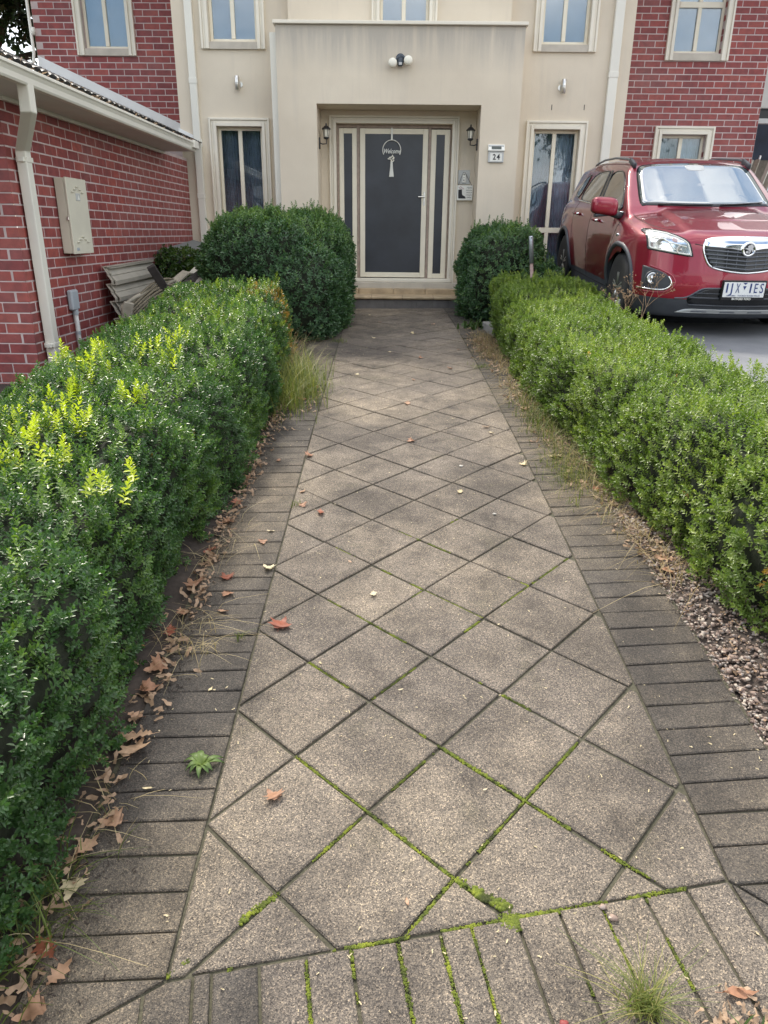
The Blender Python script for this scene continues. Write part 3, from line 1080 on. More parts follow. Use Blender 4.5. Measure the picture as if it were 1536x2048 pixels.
def brick_facades():
    # right bay
    mb = MB(); wall_sheet(mb, 3.314, 5.56, 0.5, HZ, Y_BR, 0.12, [O_brU, O_brL])
    w = mb.build('brick_wall', M['mortar'], house)
    z0 = 4.0 + 0.012 - 0.086 * 38 + 0.003
    hol = [(O_brU[0] - 3.314, O_brU[1] - 3.314, O_brU[2], O_brU[3]), (O_brL[0] - 3.314, O_brL[1] - 3.314, O_brL[2], O_brL[3])]
    n = lay_bricks(w, (3.314, Y_BR), 0.0, 2.246, z0, 63, hol, single=lambda u, z: 2.72 < z < 5.0, first_offset=0.055)
    # its far return to the right
    # left wall behind the garage roof
    mb = MB(); wall_sheet(mb, -5.425, -3.11, 2.2, HZ, Y_BL, 0.12, [O_blU])
    w = mb.build('brick_wall', M['mortar'], house)
    hol = [(O_blU[0] + 5.425, O_blU[1] + 5.425, O_blU[2], O_blU[3])]
    n2 = lay_bricks(w, (-5.425, Y_BL), 0.0, 2.315, 2.93, 37, hol, single=lambda u, z: 3.2 < z < 5.0 and z > 2.98 + 0.42 * (2.78 - u - 0.35), first_offset=0.1)
    print('facade bricks', n, n2)
brick_facades()

def architrave(mb, x0, x1, z0, z1, y, w=0.105, bottom=False, proud=0.05):
    """stepped mouldings round an opening, butt jointed"""
    prof = [(0.0, w * 0.42, proud), (w * 0.42 + 0.001, w * 0.72, proud * 0.62), (w * 0.72 + 0.001, w, proud * 0.95)]
    for a, b, p in prof:
        # a, b measured outwards from the opening
        mb.box(x0 - b, x0 - a, y - p, y + 0.01, z0 if not bottom else z0 - b, z1 + b, 0.004)
        mb.box(x1 + a, x1 + b, y - p, y + 0.01, z0 if not bottom else z0 - b, z1 + b, 0.004)
        mb.box(x0 - a - 0.0005, x1 + a + 0.0005, y - p - 0.0006, y + 0.01, z1 + a, z1 + b, 0.004)

def curtain_mesh(x0, x1, z0, z1, y, amp=0.018, waves=9):
    n = 90
    V, F = [], []
    for j in range(2):
        for i in range(n + 1):
            x = x0 + (x1 - x0) * i / n
            a = math.sin(i / n * waves * 6.28 + 0.8 * math.sin(i * 0.23)) * amp * (0.7 + 0.5 * math.sin(i * 0.11))
            V.append((x, y + a, z0 if j == 0 else z1))
    for i in range(n):
        F.append((i, i + 1, i + n + 2, i + n + 1))
    return V, F

def window(o, y, sill=True, transom=None, cover='blind', label=None, arch_w=0.11, sill_h=0.10):
    x0, x1, z0, z1 = o
    mb = MB()
    if sill:
        architrave(mb, x0, x1, z0 - sill_h, z1, y, arch_w)
    else:
        architrave(mb, x0, x1, z0, z1, y, arch_w)
    win = mb.build('window', M['trim'], house, origin=((x0 + x1) / 2, y, z0))
    if label: win['label'] = label
    yf = y + 0.075
    mb = MB()
    t = 0.042
    mb.box(x0 + 0.001, x0 + t, yf, yf + 0.05, z0 + 0.001, z1 - 0.001, 0.004)
    mb.box(x1 - t, x1 - 0.001, yf, yf + 0.05, z0 + 0.001, z1 - 0.001, 0.004)
    mb.box(x0 + t + 0.0005, x1 - t - 0.0005, yf + 0.002, yf + 0.05, z1 - t, z1 - 0.001, 0.004)
    mb.box(x0 + t + 0.0005, x1 - t - 0.0005, yf + 0.002, yf + 0.05, z0 + 0.001, z0 + t, 0.004)
    xc = (x0 + x1) / 2 - 0.01
    segs = [(z0 + t, z1 - t)]
    if transom:
        mb.box(x0 + t + 0.0005, x1 - t - 0.0005, yf - 0.004, yf + 0.048, transom - 0.04, transom + 0.035, 0.004)
        segs = [(z0 + t, transom - 0.04), (transom + 0.035, z1 - t)]
    for a, b in segs:
        mb.box(xc - 0.028, xc + 0.028, yf - 0.006, yf + 0.046, a + 0.0005, b - 0.0005, 0.004)
    mb.build('frame', M['frame'], win)
    for a, b in segs:
        for c, d in ((x0 + t, xc - 0.028), (xc + 0.028, x1 - t)):
            MB().box(c, d, yf + 0.022, yf + 0.027, a, b).build('pane', M['pane'], win)
    if sill:
        q = MB()
        q.add([(x0 + 0.001, y - 0.034, z0 - sill_h), (x1 - 0.001, y - 0.034, z0 - sill_h), (x1 - 0.001, y - 0.034, z0 - 0.014), (x0 + 0.001, y - 0.034, z0 - 0.014),
               (x0 + 0.001, yf + 0.001, z0 - sill_h), (x1 - 0.001, yf + 0.001, z0 - sill_h), (x1 - 0.001, yf + 0.001, z0 + 0.003), (x0 + 0.001, yf + 0.001, z0 + 0.003)],
              [(0, 1, 2, 3), (3, 2, 6, 7), (4, 5, 6, 7), (0, 1, 5, 4), (0, 3, 7, 4), (1, 2, 6, 5)])
        q.build('sill', M['sill'], win)
    if cover == 'blind':
        MB().box(x0 + 0.01, x1 - 0.01, yf + 0.042, yf + 0.046, z0 + 0.02, z1 - 0.02).build('blind', M['blind'], win)
    else:
        MB().add(*curtain_mesh(x0 - 0.05, xc, z0 - 0.05, z1 + 0.05, yf + 0.17)).build('curtain', M['curtain_dark'], win, smooth=True)
        MB().add(*curtain_mesh(xc, x1 + 0.05, z0 - 0.05, z1 + 0.05, yf + 0.15)).build('curtain', M['curtain'] if cover == 'curtain' else M['curtain_dark'], win, smooth=True)
    MB().box(x0 - 0.1, x1 + 0.1, yf + 0.32, yf + 0.34, z0 - 0.1, z1 + 0.1).build('room_backing', M['darkroom'], win)
    return win

window(O_lowL, Y_ST, sill=False, transom=1.62, cover='dark')
window(O_lowR, Y_ST, sill=False, transom=1.815, cover='curtain')
window(O_upL, Y_ST)
window(O_upR, Y_ST)
window(O_upC, Y_BAY)
window(O_brU, Y_BR, transom=4.915)
window(O_brL, Y_BR, sill=False, cover='curtain')
window(O_blU, Y_BL)

def doorway():
    y = Y_ST
    mb = MB(); architrave(mb, O_door[0], O_door[1], 0.98, O_door[3], y, 0.10, proud=0.055)
    arch = mb.build('door_surround', M['trim'], house)
    yd = y + 0.06
    # timber jambs behind the aluminium
    mb = MB()
    for a, b in ((-0.838, -0.805), (-0.543, -0.502), (0.506, 0.547), (0.822, 0.842)):
        mb.box(a, b, yd + 0.004, yd + 0.075, 1.075, 3.222, 0.003)
    mb.box(-0.804, -0.5435, yd + 0.006, yd + 0.075, 3.180, 3.222, 0.003)
    mb.box(-0.5015, 0.5055, yd + 0.006, yd + 0.075, 3.180, 3.222, 0.003)
    mb.box(0.5475, 0.8215, yd + 0.006, yd + 0.075, 3.180, 3.222, 0.003)
    mb.build('timber_jamb', M['timber_jamb'], house)
    def leaf(name, x0, x1, z0, z1, t_side, t_top, yy):
        mb = MB()
        mb.box(x0, x0 + t_side, yy, yy + 0.03, z0, z1, 0.004)
        mb.box(x1 - t_side, x1, yy, yy + 0.03, z0, z1, 0.004)
        mb.box(x0 + t_side + 0.0005, x1 - t_side - 0.0005, yy + 0.0015, yy + 0.029, z1 - t_top, z1, 0.004)
        mb.box(x0 + t_side + 0.0005, x1 - t_side - 0.0005, yy + 0.0015, yy + 0.029, z0, z0 + t_top, 0.004)
        f = mb.build(name, M['frame'], house, origin=((x0 + x1) / 2, yy, z0))
        MB().box(x0 + t_side - 0.002, x1 - t_side + 0.002, yy + 0.012, yy + 0.016, z0 + t_top - 0.002, z1 - t_top + 0.002).build('mesh_panel', M['mesh_black'], f)
        return f
    leaf('sidelight', -0.803, -0.545, 1.10, 3.172, 0.068, 0.068, yd)
    sl = leaf('sidelight', 0.549, 0.820, 1.10, 3.165, 0.074, 0.068, yd)
    door = leaf('screen_door', -0.497, 0.502, 1.108, 3.172, 0.076, 0.072, yd - 0.006)
    door['label'] = 'black mesh screen door in a cream aluminium frame'
    h = MB()
    h.box(0.452, 0.482, yd - 0.018, yd - 0.006, 2.14, 2.33, 0.004)
    h.tube([(0.467, yd - 0.01, 2.262), (0.467, yd - 0.06, 2.262), (0.375, yd - 0.062, 2.258)], 0.0095, 8)
    h.lathe([(0.012, 0), (0.012, 0.008)], (0.467, yd - 0.01, 2.18), 'y', 12)
    h.build('handle', M['steel'], door)
    s = MB()
    for x, zz in ((-0.785, 2.95), (-0.785, 2.25), (-0.785, 1.5), (-0.565, 2.95), (-0.565, 2.25), (0.565, 2.95), (0.803, 2.95), (0.803, 2.1), (0.565, 1.5), (0.803, 1.4)):
        s.lathe([(0.006, 0), (0.005, 0.004)], (x, yd, zz), 'y', 8)
    s.build('screw', M['steel'], sl)
    # backing
    MB().box(-0.83, 0.84, yd + 0.09, yd + 0.11, 1.0, 3.22).build('inner_door', M['darkroom'], house)
    # sill board and the two steps
    MB().box(-0.90, 0.90, y - 0.10, y + 0.12, 1.045, 1.095, 0.008).build('door_sill', M['trim'], house)
doorway()

def steps():
    # porch floor of buff tiles with a bull-nosed edge, grey brick riser below
    mb = MB()
    mb.box(-1.064, 1.188, 11.12, 11.86, 0.60, 0.836, 0.004)
    st = mb.build('doorstep', M['riser'], house)
    xs = [-1.06, -0.72, -0.30, 0.155, 0.61, 0.98, 1.184]
    for a, b in zip(xs[:-1], xs[1:]):
        m = MB(); zt = 0.886 + RNG.uniform(-0.001, 0.001)
        prof = [(11.085, 0.842), (11.072, 0.852), (11.070, 0.868), (11.078, 0.880), (11.094, zt), (11.46, zt + 0.004), (11.46, 0.838)]
        m.prism([(p[0], p[1]) for p in prof], a + 0.003, b - 0.003, 'yz')
        m.build('step_tile', M['step_tile'], st)
    xs = [-1.06, -0.5, 0.02, 0.50, 1.184]
    for a, b in zip(xs[:-1], xs[1:]):
        MB().box(a + 0.003, b - 0.003, 11.463, 11.75, 0.838, 0.965 + RNG.uniform(-0.001, 0.001), 0.006).build('step_tile', M['step_tile'], st)
    MB().box(-1.06, 1.184, 11.63, 11.847, 0.94, 1.045, 0.004).build('threshold', M['sill'], st)
    xs = [-1.05 + 0.235 * i for i in range(10)]
    for a in xs:
        MB().box(a + 0.003, min(a + 0.231, 1.186), 11.108, 11.122, 0.66, 0.832, 0.003).build('riser_brick', M['riser'], st)
steps()

def house_downpipes():
    def pipe(x, y, w, d, z0, z1, collars, taper_x=0.0, name='downpipe'):
        mb = MB(); mb.box(x - w / 2, x + w / 2, y - d, y - 0.002, z0, z1, 0.008)
        o = mb.build(name, M['gutter'], house)
        for z in collars:
            c = MB(); c.box(x - w / 2 - 0.005, x + w / 2 + 0.005, y - d - 0.005, y - 0.001, z - 0.035, z + 0.035, 0.004)
            c.build('collar', M['gutter'], o)
    pipe(-2.86, Y_ST, 0.105, 0.065, 0.55, HZ, (3.74, 2.24))
    pipe(3.075, Y_ST, 0.128, 0.065, 0.55, HZ, (3.86, 2.2))
    mb = MB(); mb.box(-1.690, -1.6, Y_POR + 0.10, Y_POR + 0.17, 0.6, 4.25, 0.006)
    mb.build('downpipe', M['gutter'], house)
    # thin pipe at the far corner, turned out over the garage roof
    mb = MB()
    mb.tube([(-5.455, 12.70, HZ), (-5.455, 12.70, 4.25), (-5.47, 12.68, 4.12), (-5.53, 12.66, 4.05), (-5.62, 12.64, 4.03)], 0.022, 10)
    mb.lathe([(0.03, -0.05), (0.03, 0.05)], (-5.42, 12.70, 4.52), 'z', 10)
    mb.build('downpipe', M['gutter'], house, smooth=True)
house_downpipes()

def house_roof():
    mb = MB()
    x0, x1, y0 = -5.9, 6.0, 11.42
    # soffit + fascia + gutter + hipped roof above the frame (they shade the front)
    mb.box(x0, x1, y0, 21.4, HZ, HZ + 0.02)
    mb.build('soffit_lining', M['soffit'], house)
    g = MB(); g.box(x0 - 0.1, x1 + 0.1, y0 - 0.12, y0, HZ + 0.022, HZ + 0.17, 0.01)
    g.build('eaves_gutter', M['gutter'], house)
    r = MB()
    h = 1.75
    V = [(x0, y0, HZ + 0.16), (x1, y0, HZ + 0.16), (x1, 21.4, HZ + 0.16), (x0, 21.4, HZ + 0.16), (x0 + 4.6, 16.4, HZ + h), (x1 - 4.6, 16.4, HZ + h)]
    r.add(V, [(0, 1, 5, 4), (1, 2, 5), (2, 3, 4, 5), (3, 0, 4), (0, 3, 2, 1)])
    r.build('roof', M['roof_tile'], house)
    s = MB()
    s.add([(-5.43, 12.87, 0.6), (-5.43, 21, 0.6), (-5.43, 21, HZ), (-5.43, 12.87, HZ)], [(0, 1, 2, 3)])
    s.add([(5.56, 12.7, 0.6), (5.56, 21, 0.6), (5.56, 21, HZ), (5.56, 12.7, HZ)], [(0, 1, 2, 3)])
    s.add([(-5.43, 21, 0.6), (5.56, 21, 0.6), (5.56, 21, HZ), (-5.43, 21, HZ)], [(0, 1, 2, 3)])
    s.build('outer_wall', M['brick'], house)
    # weep-hole slits
    w = MB()
    for x, z, yy in ((2.255, 3.455, Y_ST), (2.72, 3.458, Y_ST)):
        w.box(x - 0.005, x + 0.005, yy - 0.0025, yy + 0.002, z - 0.035, z + 0.035)
    w.build('weep_hole', M['black_metal'], house)
house_roof()

# ------------------------------------------------------------------ the garage wing
garage = tag(empty('garage', (-3.1, 6.4, 0.45)), 'low red brick garage wing with cream gutter, at the left of the garden', 'garage')
GA = 0.00975
GX, GY = -3.089, 6.40
def gwall(s, off=0.0):
    """point on the garage side wall: s metres along it, off metres out of it"""
    return (GX + s * math.sin(GA) + off * math.cos(GA), GY + s * math.cos(GA) - off * math.sin(GA))

def build_garage():
    L = 5.40
    mb = MB()
    p0, p1 = gwall(0.004, -0.0), gwall(L)
    q1, q0 = gwall(L, -0.12), gwall(0.004, -0.12)
    mb.add([(p0[0], p0[1], 0.35), (p1[0], p1[1], 0.35), (p1[0], p1[1], 2.74), (p0[0], p0[1], 2.74)], [(0, 1, 2, 3)])
    side = mb.build('side_wall', M['mortar'], garage)
    o = gwall(0.0)
    lay_bricks(side, o, math.pi / 2 - GA, L, 0.395, 27, [], single=lambda u, z: (u < 2.62 and z > 0.80), first_offset=0.0, phase=1, skip_first=True)
    mb = MB()
    mb.add([(-4.07, GY + 0.004, 0.3), (GX - 0.004, GY + 0.004, 0.3), (GX - 0.004, GY + 0.004, 2.74), (-4.07, GY + 0.004, 2.74)], [(0, 1, 2, 3)])
    front = mb.build('front_wall', M['mortar'], garage)
    # courses run from the corner to the left
    W = world_origin(front)
    for row in range(27):
        z = 0.395 + row * 0.086
        x = GX - (0.0 if row % 2 == 0 else -0.0)
        x = GX + 0.0
        a = 0.0 if row % 2 == 0 else 0.12
        while a < 0.97:
            wv = 0.23 if a + 0.23 < 0.99 else 0.11
            oo = bpy.data.objects.new('brick', brick_mesh(wv)); COL.objects.link(oo); oo.parent = front
            oo.location = Vector((GX - a - wv + 0.001, GY + 0.002 - RNG.uniform(0, 0.0012), z)) - W
            a += 0.24
    for k in range(5):
        MB().box(-6.3, -4.08, GY + 0.05, GY + 0.09, 0.40 + 0.46 * k, 0.855 + 0.46 * k, 0.012).build('garage_door_panel', M['gutter'], garage)
    # eaves: soffit, fascia, quad gutter, tiled roof
    s0, s1 = -0.80, 4.17
    def strip(mb, offs, z_top, z_bot):
        pass
    mb = MB()
    def quadp(s, off, z): p = gwall(s, off); return (p[0], p[1], z)
    mb.add([quadp(s0, -0.8, 2.72), quadp(s1, -0.8, 2.72), quadp(s1, 0.40, 2.72), quadp(s0, 0.40, 2.72)], [(0, 1, 2, 3)])
    mb.add([quadp(s0, 0.02, 2.70), quadp(s1, 0.02, 2.70), quadp(s1, 0.02, 2.72), quadp(s0, 0.02, 2.72)], [(0, 1, 2, 3)])
    mb.build('soffit_lining', M['soffit'], garage)
    b = MB()
    V = [quadp(s, off, z) for s in (0.0, s1) for off, z in ((0.012, 2.690), (0.045, 2.690), (0.045, 2.719), (0.012, 2.719))]
    b.add(V, [(0, 1, 2, 3), (4, 5, 6, 7), (0, 1, 5, 4), (1, 2, 6, 5), (0, 3, 7, 4)])
    b.build('soffit_bead', M['gutter'], garage)
    # gutter: profile swept along the side and returned across the front
    prof = [(0.400, 2.716), (0.452, 2.716), (0.462, 2.730), (0.466, 2.765), (0.480, 2.790), (0.492, 2.800), (0.492, 2.818), (0.484, 2.822), (0.478, 2.808), (0.460, 2.795), (0.450, 2.74), (0.40, 2.74)]
    V, F = [], []
    path_pts = []
    for off, z in prof:
        e = off - 0.40
        corner = gwall(s0 - e, off)
        V += [(-6.0, corner[1], z), (corner[0], corner[1], z), quadp(s1, off, z)]
    n = len(prof)
    for i in range(n):
        j = (i + 1) % n
        for k in range(2):
            F.append((i * 3 + k, i * 3 + k + 1, j * 3 + k + 1, j * 3 + k))
    F.append(tuple(i * 3 + 2 for i in range(n)))
    g = MB().add(V, F).build('gutter', M['gutter'], garage)
    # far end box of the gutter against the render
    e = MB(); p = gwall(s1 - 0.16, 0.46)
    e.box(p[0] - 0.10, p[0] + 0.045, p[1] - 0.06, p[1] + 0.16, 2.745, 2.835, 0.006)
    e.build('gutter_end', M['gutter'], garage)
    # roof: courses of tiles stepping up the slope, pitch 0.42
    pitch = 0.425
    courses = 11
    V, F = [], []
    ncol = 92
    for c in range(courses):
        d0, d1 = c * 0.29, (c + 1) * 0.29
        for e_, (d, lift) in enumerate(((d0, 0.032), (d1, 0.004))):
            for i in range(ncol * 3 + 1):
                s = s0 - 0.02 + (5.42 - s0) * i / (ncol * 3)
                wv = 0.013 * abs(math.sin(math.pi * i / 6.0)) ** 0.7
                dd = max(d, 0.0 if s < s1 + 0.02 else 0.20)
                p = gwall(s, 0.445 - dd)
                V.append((p[0], p[1], 2.826 + dd * pitch + lift + wv))
        # front lip of the course
        base = c * 2 * (ncol * 3 + 1)
        for i in range(ncol * 3):
            F.append((base + i, base + i + 1, base + i + 1 + ncol * 3 + 1, base + i + ncol * 3 + 1))
        if c:
            pb = (c - 1) * 2 * (ncol * 3 + 1) + ncol * 3 + 1
            for i in range(ncol * 3):
                F.append((pb + i, pb + i + 1, base + i + 1, base + i))
    r = MB().add(V, F).build('roof_tiles', M['roof_tile'], garage)
    r['kind'] = 'stuff'
    # raking flashing where the roof meets the brick wall
    f = MB()
    xa, xb = -2.66, -5.42
    za, zb = 2.88, 2.88 + (2.76) * pitch
    f.add([(xa, Y_BL - 0.012, za - 0.02), (xa, Y_BL - 0.012, za + 0.14), (xb, Y_BL - 0.012, zb + 0.16), (xb, Y_BL - 0.012, zb - 0.02),
           (xa, Y_BL - 0.02, za - 0.02), (xa, Y_BL - 0.02, za + 0.14), (xb, Y_BL - 0.02, zb + 0.16), (xb, Y_BL - 0.02, zb - 0.02)],
          [(0, 1, 2, 3), (4, 5, 6, 7), (0, 1, 5, 4), (1, 2, 6, 5), (2, 3, 7, 6), (3, 0, 4, 7)])
    f.build('raking_flashing', M['flashing'], garage)
    p = gwall(s1 + 0.05, 0.44)
    f = MB(); f.prism([(-3.13, 3.04), (-2.80, 2.90), (-2.80, 3.00), (-3.13, 3.15)], Y_ST - 0.016, Y_ST - 0.003)
    f.build('raking_flashing', M['flashing'], garage)
    # the rest of the box: other walls and slope so that the wing is closed
    k = MB()
    k.add([(-6.3, 5.6, 2.74), (-6.3, 12.7, 2.74), (-6.3, 12.7, 4.2), (-6.3, 5.6, 4.2)], [(0, 1, 2, 3)])
    k.build('ridge_board', M['roof_tile'], garage)
    # downpipe with its offset from the gutter back to the wall
    def gp(s, off, z): q = gwall(s, off); return Vector((q[0], q[1], z))
    def rect_sweep(mb, pts, w, d, b=0):
        V, F = [], []
        for i, p in enumerate(pts):
            for sx, sy in ((-1, -1), (1, -1), (1, 1), (-1, 1)):
                V.append(p + Vector((sx * d / 2, sy * w / 2, 0)))
        for i in range(len(pts) - 1):
            for k in range(4):
                a, c = i * 4 + k, i * 4 + (k + 1) % 4
                F.append((a, c, c + 4, a + 4))
        F += [(3, 2, 1, 0), tuple(len(V) - 4 + k for k in range(4))]
        mb.add(V, F)
    mb = MB()
    rect_sweep(mb, [gp(-0.40, 0.42, 2.74), gp(-0.36, 0.40, 2.55), gp(0.17, 0.06, 2.34), gp(0.19, 0.06, 0.30)], 0.10, 0.085)
    dp = mb.build('downpipe', M['gutter'], garage)
    bv = dp.modifiers.new('edge', 'BEVEL'); bv.width = 0.008; bv.segments = 2
    for z in (2.28, 0.79):
        c = MB(); a = gp(0.18, 0.06, z)
        c.box(a.x - 0.048, a.x + 0.048, a.y - 0.055, a.y + 0.055, z - 0.02, z + 0.02, 0.003)
        c.box(a.x - 0.02, a.x + 0.03, a.y - 0.085, a.y - 0.05, z - 0.018, z + 0.018, 0.004)
        c.build('pipe_bracket', M['gutter'], dp)
    # pale concrete edge at the foot of the front pier
    MB().box(-4.6, -3.14, 6.22, 6.39, 0.25, 0.44, 0.01).build('footing', M['concrete'], garage)
build_garage()

# leaf litter lying in the gutter and along the roof edge
def litter_template(rng, L):
    n = 9
    pts = []
    for k in range(n):
        a = 2 * math.pi * k / n
        r = L * (0.5 + 0.28 * math.cos(2 * a) + rng.uniform(-0.16, 0.16))
        pts.append((r * math.cos(a), r * math.sin(a) * 0.75, 0.25 * L * math.sin(a * 1.5 + 1) * rng.uniform(0.2, 1)))
    V = np.array([(0, 0, 0)] + pts)
    F = np.array([(0, k + 1, (k + 1) % n + 1) for k in range(n)])
    return V, F

def scatter_litter(name, pos, size, mat, rng, tilt=0.5, parent=None, kind='stuff'):
    T = [litter_template(rng, 1.0) for _ in range(5)]
    n = len(pos)
    which = rng.integers(0, 5, n)
    d = np.c_[rng.normal(0, tilt, n), rng.normal(0, tilt, n), np.ones(n)]
    R = frames(d, rng)
    s = rng.uniform(size[0], size[1], n)
    VV, FF, b = [], [], 0
    for t in range(5):
        m = which == t
        if not m.any(): continue
        V, F = scatter(T[t][0], T[t][1], pos[m], R[m], s[m])
        VV.append(V); FF.append(F + b); b += len(V)
    w = np.array(world_origin(parent)) if parent else 0
    me = np_mesh(name, np.concatenate(VV) - w, np.concatenate(FF), mat)
    o = link_mesh(name, me, parent)
    if kind: o['kind'] = kind
    return o

def roof_litter():
    n = 190
    s = NP.uniform(-0.75, 4.1, n); u = NP.uniform(0, 1, n) ** 1.5
    off = 0.47 - u * 0.30
    P = np.array([gwall(a, b) + (2.80 + max(0, 0.445 - b) * 0.425 + NP.uniform(0.015, 0.055),) for a, b in zip(s, off)])
    scatter_litter('leaf_litter_on_roof', P, (0.015, 0.04), M['litter'], NP, 0.9)
roof_litter()

# ------------------------------------------------------------------ hedges and bushes
def hedge_thing(name, label, cat, base, group=None):
    return tag(empty(name, base), label, cat, group)

def shaped_hedge(root, centre_fn, width_fn, height_fn, y0, y1, r, mat, dens, templates, tint_fn, rng, size=(0.8, 1.25), rough=0.05, seed=3, faces=(1, 1, 1, 1, 1, 0), core_drop=0.05):
    """centre_fn(y), width_fn(y), height_fn(y): a clipped hedge following the path"""
    L = y1 - y0
    ref = (1.0, L, 1.0)
    def warp(P, Nn, inset):
        y = P[:, 1] + (y0 + y1) / 2
        yc = np.clip(y, y0, y1)
        c = np.array([centre_fn(v) for v in yc]); w = np.array([width_fn(v) for v in yc]); h = np.array([height_fn(v) for v in yc])
        x = c + P[:, 0] * w
        z = gz_np(c, yc) + (P[:, 2] + 0.5) * h
        Q = np.c_[x, y, z]
        big = vnoise(Q, 3.2, seed) - 0.5
        fine = vnoise(Q, 9.0, seed + 1) - 0.5
        tiny = vnoise(Q, 19.0, seed + 2) - 0.5
        Q = Q + Nn * ((big * 2 * rough) + fine * rough * 1.5 + tiny * rough * 0.7 - inset)[:, None]
        return Q
    # scale of the box in its own normalised frame
    size3 = (1.0, L, 1.0)
    hw = np.mean([width_fn(v) for v in np.linspace(y0, y1, 9)]); hh = np.mean([height_fn(v) for v in np.linspace(y0, y1, 9)])
    A = 2 * L * hh * faces[0] + L * hw + 2 * hw * hh
    n = int(A * dens)
    fsc = (hh, hh * 1.0, hw, hw, hw, 0)
    f = rng.choice(6, size=n, p=np.array([L * hh * faces[0], L * hh * faces[1], hw * hh * faces[2], hw * hh * faces[3], L * hw, 0]) / np.sum([L * hh * faces[0], L * hh * faces[1], hw * hh * faces[2], hw * hh * faces[3], L * hw]))
    real = np.array([hw, L, hh])
    p = rng.uniform(-0.5, 0.5, (n, 3)) * real
    for k, (ax, s) in enumerate(((0, -1), (0, 1), (1, -1), (1, 1), (2, 1))):
        m = f == k
        p[m, ax] = s * 0.5 * real[ax]
    h = real / 2 - r
    q = np.clip(p, -h, h)
    q[:, 2] = np.where(p[:, 2] < 0, p[:, 2], q[:, 2])                 # no rounding underneath
    d = p - q
    nn = d / (np.linalg.norm(d, axis=1, keepdims=True) + 1e-9)
    P = q + nn * r
    Pn = P / np.array([hw, 1, hh])
    depth = rng.uniform(0, 1, n) ** 1.4 * 0.055
    Q = warp(Pn, nn, depth)
    up = np.array([0, 0, 1.0])
    D = nn * 0.62 + up * 0.62 + rng.normal(0, 0.30, (n, 3))
    fo = foliage('foliage', Q, D, templates, mat, rng, root, size, tint_fn, 'stuff')
    # solid dark core, the hedge's inner shade put into its colour
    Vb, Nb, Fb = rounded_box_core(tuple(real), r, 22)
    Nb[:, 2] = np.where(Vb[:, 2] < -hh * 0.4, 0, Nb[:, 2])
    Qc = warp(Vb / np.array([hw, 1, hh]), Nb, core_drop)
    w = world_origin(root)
    link_mesh('shade_core', make_mesh('shade_core', Qc - np.array(w), Fb, M['core'], True), root)
    return Q, nn

def tint_box(pos, rng, seed=5, lo=0.25, hi=0.75, scale=2.6):
    a = vnoise(pos, scale, seed); b = vnoise(pos, scale * 3, seed + 2)
    T = np.zeros((len(pos), 3))
    T[:, 0] = np.clip(lo + (hi - lo) * (0.6 * a + 0.4 * b) + rng.normal(0, 0.12, len(pos)), 0, 1)
    T[:, 2] = (rng.uniform(0, 1, len(pos)) < 0.0006) * 0.8
    return T

def interp(pts):
    xs = [p[0] for p in pts]; ys = [p[1] for p in pts]
    return lambda v: float(np.interp(v, xs, ys))

def tint_left(p, r):
    T = tint_box(p, r, 5, 0.05, 0.95)
    edge = (p[:, 1] > 6.75) & (p[:, 0] > -1.35)                       # browned corner at the far end
    T[:, 2] = np.where(edge & (r.uniform(0, 1, len(p)) < 0.45), 0.75, T[:, 2])
    T[:, 1] = np.where((p[:, 1] > 5.6) & (r.uniform(0, 1, len(p)) < 0.12), 0.35, 0)
    return T

# left hedge: path face at x about -0.88, wide flat top
L_in = interp([(0.6, -0.93), (1.3, -0.90), (2.2, -0.93), (3.0, -0.94), (4.0, -0.90), (5.5, -0.92), (7.4, -0.98)])
L_out = interp([(0.6, -1.95), (3.6, -2.02), (5.4, -2.10), (7.4, -2.20)])
left_hedge = hedge_thing('hedge', 'long dark green clipped box hedge with new shoots tinted sunlit yellow, beside the brick garage', 'hedge', (-1.45, 4.0, gz(-1.4, 4.0)), None)
QL, NL = shaped_hedge(left_hedge, lambda y: (L_in(y) + L_out(y)) / 2, lambda y: L_in(y) - L_out(y),
             interp([(0.6, 0.66), (2.0, 0.65), (4.0, 0.62), (6.0, 0.62), (7.4, 0.68)]), 0.75, 7.35, 0.21, M['box_leaf'], 1450, SPRIGS,
             lambda p, r: tint_left(p, r), NP, rough=0.068, seed=3)
